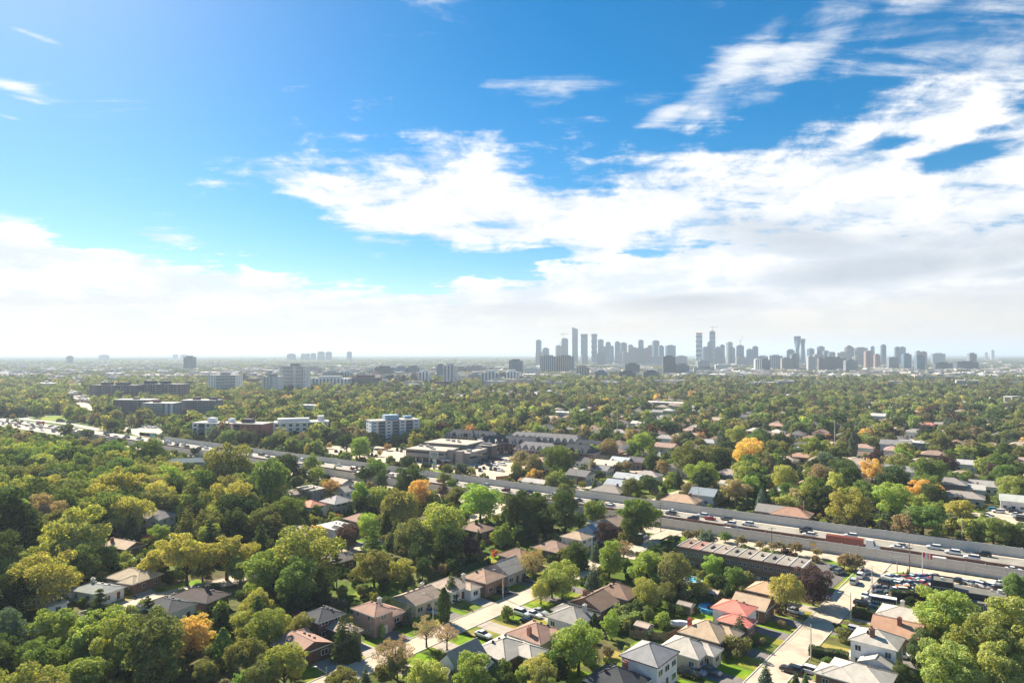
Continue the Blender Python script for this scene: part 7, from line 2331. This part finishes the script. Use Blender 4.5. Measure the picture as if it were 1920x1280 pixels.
row((1662, 1097), (1688, 1099), 4, -50, ['suv', 'sedan'], ['black', 'green', 'silver', 'white'], 'near the gate of the showroom yard', SHOW)
row((1880, 1098), (1935, 1110), 6, -40, ['sedan', 'suv'], ['white', 'silver', 'black', 'grey', 'white', 'black'], 'along the service road past the showroom', SHOW)
OFF = 'cars in the office parking lot'
for (p0, p1, n, sk) in (((899, 868), (932, 877), 8, .05), ((905, 864), (945, 872), 9, .15), ((918, 860), (958, 866), 9, .25), ((893, 877), (942, 883), 8, .3), ((900, 883), (932, 889), 4, .2), ((872, 878), (880, 880), 2, .3), ((800, 873), (815, 875), 3, 0), ((752, 862), (764, 859), 4, .1), ((598, 853), (625, 856), 5, .2), ((610, 846), (640, 848), 4, .4), ((690, 853), (705, 856), 3, .2), ((745, 845), (760, 848), 3, .3)):
    row(p0, p1, n, -25 - 62, ['sedan', 'suv'], CK, 'parked in the office parking lot', OFF, sk)
row((236, 799), (300, 803), 12, 60, ['sedan', 'suv', 'van'], CK, 'parked in the far lot with clipped cypresses', 'cars in the far lot', .15)
row((105, 790), (135, 793), 6, 30, ['van', 'suv'], CK, 'parked by the slip road', 'cars by the slip road', .2)
row((300, 774), (345, 776), 9, 80, ['sedan', 'suv'], CK, 'parked below the brown apartment blocks', 'cars below the apartment blocks', .1)
row((205, 770), (222, 772), 5, 80, ['sedan', 'suv'], CK, 'parked at the corner of the brown apartment block', 'cars below the apartment blocks', .1)
row((1852, 968), (1856, 976), 3, -38, ['suv', 'sedan'], ['grey', 'white', 'silver'], 'parked in the park lot', 'cars in the park lot')
row((1865, 958), (1872, 961), 2, -30, ['suv'], ['teal', 'white'], 'parked at the top of the park lot', 'cars in the park lot')
row((1898, 958), (1916, 976), 5, -30, ['sedan', 'suv'], ['grey', 'black', 'white', 'silver', 'black'], 'parked along the side of the park lot', 'cars in the park lot')

# box trailer in the yard
x, y = G(1657, 1140)
root = empty('box_trailer', (x, y, 0), R(-32), 'white-edged dark box trailer parked beside the grey-beige bungalow', 'trailer')
b = MB()
b.box(-3.0, 3.0, -0.9, 0.9, 0.6, 3.1, 0, 1)
for x0 in (-3.05, 2.9):
    b.box(x0, x0 + 0.15, -0.96, 0.96, 0.6, 3.14, 1)
b.box(-3.05, 3.05, -0.96, 0.96, 3.0, 3.15, 1)
b.build('box', ['wall', 'paint_white'], root, (0, 0, 0), 0, (0.07, 0.07, 0.10))
b = MB()
for k in range(9):
    b.box(-2.6 + k * 0.58, -2.2 + k * 0.58, -0.945, -0.905, 1.5, 2.1)
b.build('lettering', 'panel_pale', root)
for s_ in (-1, 1):
    put('wheel', CAR['sedan'][2], root, (-0.6, s_ * 0.8, 0.33))

# ------------------------------------------------------------------ poles, lamps, signs, flag
def pole(px, pb, pt, kind, label, group=None):
    x, y = G(px, pb)
    h = CAMH - (pt - HZ) * y / F
    root = empty('street_lamp' if kind != 'wood' else 'utility_pole', (x, y, 0), 0, label, 'street lamp' if kind != 'wood' else 'utility pole', group)
    r = 0.16 if kind != 'wood' else 0.17
    if kind == 'mast':
        r = 0.32
    b = MB()
    b.tube((0, 0, 0), (0, 0, h), r, r * 0.6, 8)
    b.build('pole', 'wood_pole' if kind == 'wood' else ('pole_concrete' if kind in ('street', 'mast') else 'metal'), root)
    b = MB()
    if kind == 'street':
        b.tube((0, 0, h - 1.2), (-2.2, 0.6, h - 0.2), 0.06, 0.05, 5)
        b.build('arm', 'metal', root)
        b = MB()
        b.box(-2.9, -2.1, 0.45, 0.8, h - 0.28, h - 0.12)
        b.build('lamp_head', 'metal', root)
    elif kind == 'high':
        b.box(-1.2, 1.2, -0.12, 0.12, h, h + 0.18)
        b.build('lamp_head', 'metal', root)
    else:
        for k in range(2 if kind == 'wood' else 3):
            b.box(-1.3, 1.3, -0.07, 0.07, h - 0.5 - k * 1.0, h - 0.36 - k * 1.0)
        b.build('crossarm', 'wood_pole', root)
        b = MB()
        for q in (-1.1, 1.1):
            b.lathe([(0.05, h - 0.34), (0.07, h - 0.2), (0.03, h - 0.1)], 6)
        b.build('insulator', 'metal', root)


for (px, pb, pt, kd, lab) in [
        (1635, 1120, 1062, 'street', 'concrete street lamp at the showroom hedge'), (1595, 1163, 1110, 'street', 'concrete street lamp on the lawn with dark cedars'), (1520.5, 1236, 1170, 'street', 'concrete street lamp by the long clipped hedge'), (812, 1170, 1112, 'street', 'concrete street lamp beside the blue spruce'), (943, 1121, 1067, 'street', 'concrete street lamp at the raised brown brick bungalow'), (612, 1296, 1250, 'street', 'street lamp with a curved arm at the bungalow street'),
        (1705, 1078, 1018, 'wood', 'dark wooden pole by the flagpole'), (1682, 1077, 1045, 'high', 'slim lamp pole by the planted grass bed'), (1804, 1019, 969, 'street', 'tall pale lamp pole behind the far wall by the yellow shrubs'), (1648.5, 1001, 953, 'street', 'tall pale lamp pole behind the far wall by the brown shrubs'), (1507, 981, 938, 'street', 'tall pale lamp pole at the park bungalow'), (1447, 1031, 988, 'wood', 'dark wooden pole behind the row houses'), (1494, 1100, 1062, 'street', 'pale lamp pole before the row houses'), (1384, 1060, 1035, 'street', 'short lamp pole before the middle of the row houses'),
        (1310, 951, 912, 'street', 'pale lamp pole at the peach-roofed bungalow'), (1399, 953, 920, 'street', 'pale lamp pole at the short street'), (1189, 936, 890, 'street', 'lamp pole in front of the olive tree behind the far wall'), (1080, 917, 877, 'street', 'lamp pole by the dark-roofed grey house'), (1157.5, 830, 767, 'mast', 'tall concrete transmission pole behind the brown round tree'), (1565, 870, 787, 'mast', 'very tall concrete transmission pole in the far gardens'), (973, 902, 873, 'wood', 'wooden pole behind the timber fence'), (906.7, 924, 886, 'high', 'tall motorway lamp between the carriageways'), (884, 896, 875, 'high', 'lamp pole in the office parking lot'), (1239, 997, 940, 'wood', 'wooden pole by the big green tree at the service road'), (758, 862, 838, 'high', 'lamp pole at the office corner'), (605, 845, 826, 'wood', 'wooden pole in the small lot by the motorway'), (556, 845, 836, 'high', 'motorway lamp below the white apartment block'), (648, 862, 845, 'high', 'lamp pole at the small lot'), (1161, 880, 862, 'street', 'lamp pole in front of the cream-roofed white house'), (858, 795, 762, 'mast', 'lattice-like transmission pole left of the tan field'), (1594, 868, 848, 'wood', 'wooden pole by the pinkish flat-roofed house'), (1196, 1017, 995, 'wood', 'wooden pole at the turning area'), (1463, 890, 858, 'wood', 'wooden pole in the far gardens by the yellow tree'), (1485, 825, 802, 'wood', 'wooden pole among the far brown trees')]:
    pole(px, pb, pt, kd, lab)
def wires(pts_, label, n=3):
    root = empty('overhead_wire', (0, 0, 0), 0, label, 'wire')
    for k in range(n):
        b = MB()
        for (xa, ya, ha), (xb, yb, hb_) in zip(pts_, pts_[1:]):
            q0 = None
            for i in range(9):
                t = i / 8
                q1 = (xa + (xb - xa) * t + (k - n / 2) * 0.55, ya + (yb - ya) * t, ha + (hb_ - ha) * t - 0.9 * 4 * t * (1 - t) - 0.12 * k)
                if q0:
                    b.tube(q0, q1, 0.022, 0.022, 4, 0, False)
                q0 = q1
        b.build('cable', 'dark_trim', root)


wires([(*G(1704, 1146), 9), (*G(1635, 1120), 9.2), (*G(1595, 1163), 9.0), (*G(1520.5, 1236), 9.3), (*G(1460, 1296), 9.0)], 'overhead wires between the lamp posts along the showroom street', 2)
wires([(*G(612, 1296), 8.4), (*G(812, 1170), 8.6), (*G(943, 1121), 8.6), (*G(1060, 1070), 8.6)], 'overhead wires along the bungalow street', 2)
wires([(*HW(-330, 6), 11), (*HW(-280, 6), 11.2), (*HW(-230, 6), 11), (*HW(-180, 6), 11.2), (*HW(-130, 6), 11)], 'power lines along the far wall below the brick apartments', 4)
for i_ in range(5):
    x, y = HW(-330 + i_ * 50, 6)
    pole(960 + F * x / y, HZ + CAMH * F / y, HZ + (CAMH - 11.3) * F / y, 'wood', 'wooden power pole carrying lines along the far wall', 'power poles along the far wall')
x, y = G(1729.5, 1080)
root = empty('flagpole', (x, y, 0), R(-20), 'white flagpole with a red and white flag by the showroom', 'flagpole')
h = CAMH - (1033 - HZ) * y / F
b = MB()
b.tube((0, 0, 0), (0, 0, h), 0.13, 0.07, 8)
b.tube((0, 0, h), (0, 0, h + 0.2), 0.12, 0.02, 8)
b.build('pole', 'paint_white', root)
b = MB()
n = 12
for i in range(n):
    t0, t1 = i / n, (i + 1) / n
    f = lambda t: (0.1 + 2.6 * t, 0.18 * math.sin(t * 7), -0.55 * t)
    a, c = f(t0), f(t1)
    mi = 0 if (t0 < 0.25 or t0 >= 0.75) else (0 if (0.42 < t0 < 0.56) else 1)
    b.face([(a[0], a[1], h - 1.7 + a[2]), (c[0], c[1], h - 1.7 + c[2]), (c[0], c[1], h - 0.2 + c[2]), (a[0], a[1], h - 0.2 + a[2])], mi)
b.build('flag', ['flag_red', 'flag_white'], root)
# overhead green sign on the motorway
x, y = G(308, 832)
root = empty('road_sign', (x, y, 0), R(-8), 'green overhead direction sign on a grey gantry arm by the motorway', 'road sign')
b = MB()
b.tube((0, 0, 0), (0, 0, 7.6), 0.25, 0.2, 8)
b.tube((0, 0, 7.4), (-11.5, 0, 7.4), 0.15, 0.12, 6)
b.tube((0, 0, 6.2), (-11.5, 0, 6.2), 0.12, 0.1, 6)
for k in range(7):
    b.tube((-k * 1.7, 0, 6.2), (-k * 1.7 - 0.8, 0, 7.4), 0.06, 0.06, 4)
b.build('gantry', 'metal', root)
b = MB()
b.box(-11.8, -6.6, -0.25, -0.15, 5.2, 8.2)
b.build('sign_panel', 'sign_green', root)
b = MB()
b.tube((-7.6, -0.28, 7.6), (-7.6, -0.28, 6.0), 0.12, 0.12, 4)
b.tube((-8.1, -0.28, 6.6), (-7.6, -0.28, 6.0), 0.1, 0.1, 4)
b.tube((-7.1, -0.28, 6.6), (-7.6, -0.28, 6.0), 0.1, 0.1, 4)
for k in range(3):
    b.box(-11.3, -8.9 + 0.2 * k, -0.27, -0.26, 7.3 - k * 0.75, 7.55 - k * 0.75)
b.build('sign_marking', 'paint_white', root)
# yellow warning sign on the near wall
x, y = HW(151, NW - 0.45)
root = empty('warning_sign', (x, y, 0), R(HR), 'yellow diamond warning sign on the near noise wall', 'road sign')
b = MB()
b.face([(0, -0.05, 1.5), (0.75, -0.05, 2.25), (0, -0.05, 3.0), (-0.75, -0.05, 2.25)])
b.face([(0, 0.0, 1.5), (-0.75, 0.0, 2.25), (0, 0.0, 3.0), (0.75, 0.0, 2.25)])
b.build('sign_panel', 'sign_yellow', root)
b = MB()
b.tube((0, 0.04, 0), (0, 0.04, 2.9), 0.04, 0.04, 6)
b.build('post', 'metal', root)

# ------------------------------------------------------------------ hedges, fences, sheds, pools
def hedge(p0, p1, wdt, hgt, c, label, z=0.0):
    a, e = G(*p0), G(*p1)
    L = math.hypot(e[0] - a[0], e[1] - a[1])
    n = int((L * hgt * 2 + L * wdt) * 26)
    rng = np.random.default_rng(int(p0[0]))
    side = rng.random(n)
    xx = rng.uniform(0, L, n)
    top = side < wdt / (wdt + 2 * hgt)
    yy = np.where(top, rng.uniform(-wdt / 2, wdt / 2, n), np.where(rng.random(n) < .5, -wdt / 2, wdt / 2) + rng.normal(0, .05, n))
    zz_ = np.where(top, hgt + rng.normal(0, .06, n), rng.uniform(0, hgt, n))
    wob = 0.10 * np.sin(xx * 1.3) + 0.06 * np.sin(xx * 3.1)
    C = np.stack([xx, yy + wob * 0.6, zz_ * (1 + wob * 0.5)], axis=1)
    Nn = np.where(top[:, None], np.array([0, 0, 1.0]), np.stack([np.zeros(n), np.sign(yy), np.full(n, .2)], axis=1))
    Nn = unit(Nn + rng.normal(0, .35, (n, 3)))
    me = leaf_mesh('foliage', C, Nn, rng.uniform(.22, .42, n), 1.5, rng)
    root = empty('hedge', (a[0], a[1], 0), math.atan2(e[1] - a[1], e[0] - a[0]), label, 'hedge')
    o = put('foliage', me, root)
    o['tint'] = list(TINT[c])
    b = MB()
    b.box(0.1, L - 0.1, -wdt / 2 + .15, wdt / 2 - .15, 0, hgt - .15)
    b.build('branches', 'bark', root)


hedge((928, 1232), (985, 1252), 1.8, 3.2, 'l', 'tall clipped hedge with a lime green top below the L-shaped bungalow')
hedge((1142, 1186), (1196, 1166), 2.0, 2.6, 'l', 'long clipped hedge beside the garden path')
hedge((1516, 1226), (1592, 1240), 2.0, 1.9, 'd', 'dark clipped hedge along the dry lawn of the white house')
hedge((1598, 1156), (1655, 1166), 1.6, 2.4, 'k', 'row of dark cedars on the lawn behind the street lamp')
hedge((1668, 1124), (1738, 1127), 2.2, 2.6, 'k', 'dark green hedge along the back of the showroom yard')
hedge((1322, 1203), (1372, 1215), 1.6, 1.5, 'o', 'olive hedge beside the cream bungalow')
hedge((1180, 1017), (1205, 1020), 2.6, 3.0, 'd', 'tall dark cedar hedge by the turning area')
hedge((262, 816), (284, 818), 0.9, 2.6, 'k', 'row of clipped cypresses in the far lot')
hedge((930, 1028), (1005, 1006), 1.6, 2.4, 'd', 'dark hedge behind the brown bungalows')
hedge((742, 872.5), (758, 875.5), 2.0, 2.4, 'bl', 'clipped blue-green hedge by the office lawn')


def fence(pts_, hgt, label, mat='wood_fence'):
    P3 = [G(*p) for p in pts_]
    root = empty('garden_fence', (*P3[0], 0), 0, label, 'fence')
    bd = MB()
    bd.box(-0.07, 0.07, -0.015, 0.015, 0.05, hgt)
    bm = bd.mesh('board', [mat])
    pb_ = MB()
    pb_.box(-0.06, 0.06, -0.06, 0.06, 0, hgt + 0.1)
    pm = pb_.mesh('post', [mat])
    for a, c in zip(P3, P3[1:]):
        L = math.hypot(c[0] - a[0], c[1] - a[1])
        rz = math.atan2(c[1] - a[1], c[0] - a[0])
        ox, oy = a[0] - P3[0][0], a[1] - P3[0][1]
        m = max(1, int(L / 2.4))
        pan = MB()
        k = 0.0
        while k < L:
            pan.box(k + 0.01, min(k + 0.27, L), -0.02, 0.02, 0.05, hgt)
            k += 0.29
        tag(pan.build('boards', mat, root, (ox, oy, 0), rz), None, None, None, 'stuff')
        for i in range(m + 1):
            t = i / m * L
            put('post', pm, root, (ox + t * math.cos(rz), oy + t * math.sin(rz), 0), rz)


fence([(930, 899.5), (958, 897), (1000, 905), (1003, 909)], 1.9, 'orange timber fence at the corner of the office parking lot', 'timber_orange')
fence([(1180, 1195), (1250, 1200), (1290, 1186)], 1.8, 'weathered wooden fence behind the cream bungalow')
fence([(1118, 1178), (1150, 1190)], 1.8, 'weathered wooden fence by the garden path')
fence([(900, 1023), (945, 1012)], 1.8, 'weathered wooden fence behind the raised brick bungalow')
fence([(1330, 1098), (1395, 1112)], 1.8, 'weathered wooden fence beside the garden pool')
sheet('garden_path', [G(*p) for p in ((1120, 1191), (1150, 1172), (1158, 1175), (1130, 1194))], 'driveway_light', 0.014, 'pale garden path beside the long hedge', 'path', False)
sheet('patio', [G(*p) for p in ((1578, 1230), (1604, 1210), (1622, 1216), (1612, 1232))], 'kerb', 0.014, 'bright patio on the lawn of the white house', 'patio', False)
sheet('patio', [G(*p) for p in ((1672, 1246), (1690, 1218), (1722, 1228), (1718, 1262))], 'driveway_dark', 0.012, 'grey stone patio behind the white house', 'patio', False)
sheet('lawn', [G(*p) for p in ((1128, 1240), (1140, 1215), (1172, 1225), (1168, 1255))], 'lawn_dry', 0.008, 'dry yellow back lawn behind the white two-storey house', 'lawn')
sheet('lawn', [G(*p) for p in ((1282, 1095), (1330, 1075), (1352, 1090), (1300, 1110))], 'lawn', 0.008, 'sunny back lawn round the small pool', 'lawn')
sheet('lawn', [G(*p) for p in ((1300, 1132), (1345, 1112), (1372, 1120), (1340, 1140))], 'lawn', 0.008, 'green back lawn by the deep blue pool', 'lawn')
sheet('lawn', [G(*p) for p in ((655, 1115), (700, 1096), (715, 1104), (690, 1122))], 'lawn', 0.008, 'sunlit back lawn behind the pink brick house', 'lawn')
sheet('lawn', [G(*p) for p in ((280, 1108), (370, 1085), (392, 1092), (300, 1114))], 'lawn', 0.008, 'bright front lawn by the dark-roofed brick house', 'lawn')
sheet('driveway', [G(*p) for p in ((240, 1102), (268, 1093), (295, 1112), (262, 1124))], 'driveway_light', 0.012, 'pale driveway of the tan-roofed brick bungalow', 'driveway')
sheet('lawn', [G(*p) for p in ((215, 1128), (245, 1112), (260, 1124), (222, 1136))], 'lawn_dry', 0.008, 'yellowed lawn beside the pale driveway', 'lawn')
sheet('driveway', [G(*p) for p in ((270, 985), (310, 985), (318, 1003), (285, 1010))], 'asphalt', 0.012, 'dark forecourt of the large grey house in the wood', 'driveway')
sheet('lawn', [G(*p) for p in ((1075, 1275), (1120, 1258), (1150, 1290), (1090, 1295))], 'lawn', 0.008, 'sunlit lawn below the lime green tree', 'lawn')
for (px, py, r, label, c) in ((1300, 1093, 2.6, 'white-rimmed round garden pool with pale blue water', 'paint_white'), (1330, 1145, 2.7, 'round above-ground pool with deep blue walls', 'plastic_blue'), (228, 1072, 2.4, 'blue garden pool behind the tan-roofed brick bungalow', 'plastic_blue')):
    x, y = G(px, py)
    root = empty('garden_pool', (x, y, 0), 0, label, 'pool')
    b = MB()
    b.lathe([(r, 0), (r, 1.15), (r + 0.12, 1.2), (r - 0.1, 1.22), (r - 0.12, 0.8)], 28)
    b.build('wall', c, root)
    b = MB()
    b.face([((r - .11) * math.cos(i * math.pi / 14), (r - .11) * math.sin(i * math.pi / 14), 0.95) for i in range(28)])
    b.build('water', 'water_pool', root)
    PROTECT.append((px, py, 14, y))
for (px, py, w, d, rc, label) in ((1338, 1106, 3.2, 2.4, (0.42, 0.33, 0.26), 'small tan-roofed shed by the garden pool'), (1207, 1168, 3.4, 2.8, (0.33, 0.27, 0.23), 'small brown-roofed shed at the end of the long hedge'), (1286, 1129, 3.6, 2.6, (0.25, 0.22, 0.2), 'small dark shed in the garden trees')):
    x, y = G(px, py, 2.5)
    root = empty('garden_shed', (x, y, 0), R(GR), label, 'shed')
    volume(root, w, d, 2.2, 'gable', 0.35, 'x', rc, (0.30, 0.24, 0.19), over=0.25)
    put('door', M_DOOR, root, (0, -d / 2 - 0.002, 0.02), 0, None, (0.9, 1, 1.85))
x, y = G(1276, 1176)
root = empty('covered_boat', (x, y, 0), R(-12), 'boat under a white cover beside the tan-roofed bungalow', 'boat')
b = MB()
sec = [(-3.0, 0.5, 0.9), (-2.2, 1.0, 1.5), (0, 1.15, 1.75), (2.0, 1.0, 1.6), (3.0, 0.75, 1.2)]
for i, (x_, w_, h_) in enumerate(sec):
    b.v += [(x_, -w_ * .6, 0.3), (x_, -w_, 0.9), (x_, -w_ * .5, h_), (x_, w_ * .5, h_), (x_, w_, 0.9), (x_, w_ * .6, 0.3)]
for i in range(len(sec) - 1):
    for j in range(5):
        b.f.append((i * 6 + j, i * 6 + j + 1, i * 6 + 7 + j, i * 6 + 6 + j))
        b.m.append(0)
b.f += [(5, 4, 3, 2, 1, 0), tuple(24 + j for j in range(6))]
b.m += [0, 0]
b.build('cover', 'paint_white', root)
b = MB()
b.box(-1.8, 1.5, -.5, .5, 0.12, 0.3)
b.build('trailer_frame', 'metal', root)
# concrete frame structure in the far trees to the right
x, y = G(1899, 770)
root = empty('concrete_frame_tower', (x, y, 0), R(10), 'pale concrete frame structure rising from the far trees', 'tower')
b = MB()
for sx in (-1, 1):
    for sy in (-1, 1):
        b.box(sx * 6 - 1, sx * 6 + 1, sy * 5 - 1, sy * 5 + 1, 0, 17)
b.build('columns', 'hvac', root)
b = MB()
for z in (9, 16):
    b.box(-7.2, 7.2, -6.2, 6.2, z, z + 1.6)
b.build('beams', 'hvac', root)

# ------------------------------------------------------------------ haze
HAZE_DENSITY = 0.000105
m, N, L = new_mat('haze')
pv = N.new('ShaderNodeVolumePrincipled')
pv.inputs['Color'].default_value = (0.72, 0.86, 1.0, 1)
pv.inputs['Density'].default_value = HAZE_DENSITY
pv.inputs['Anisotropy'].default_value = 0.15
o_ = N.new('ShaderNodeOutputMaterial')
L.new(pv.outputs[0], o_.inputs['Volume'])
MATS['haze'] = m
b = MB()
b.box(-70500, 70500, -120, 70500, -3, 270)
hz = b.build('haze', 'haze')
tag(hz, 'thin pale haze in the air over the city', 'haze', None, 'stuff')
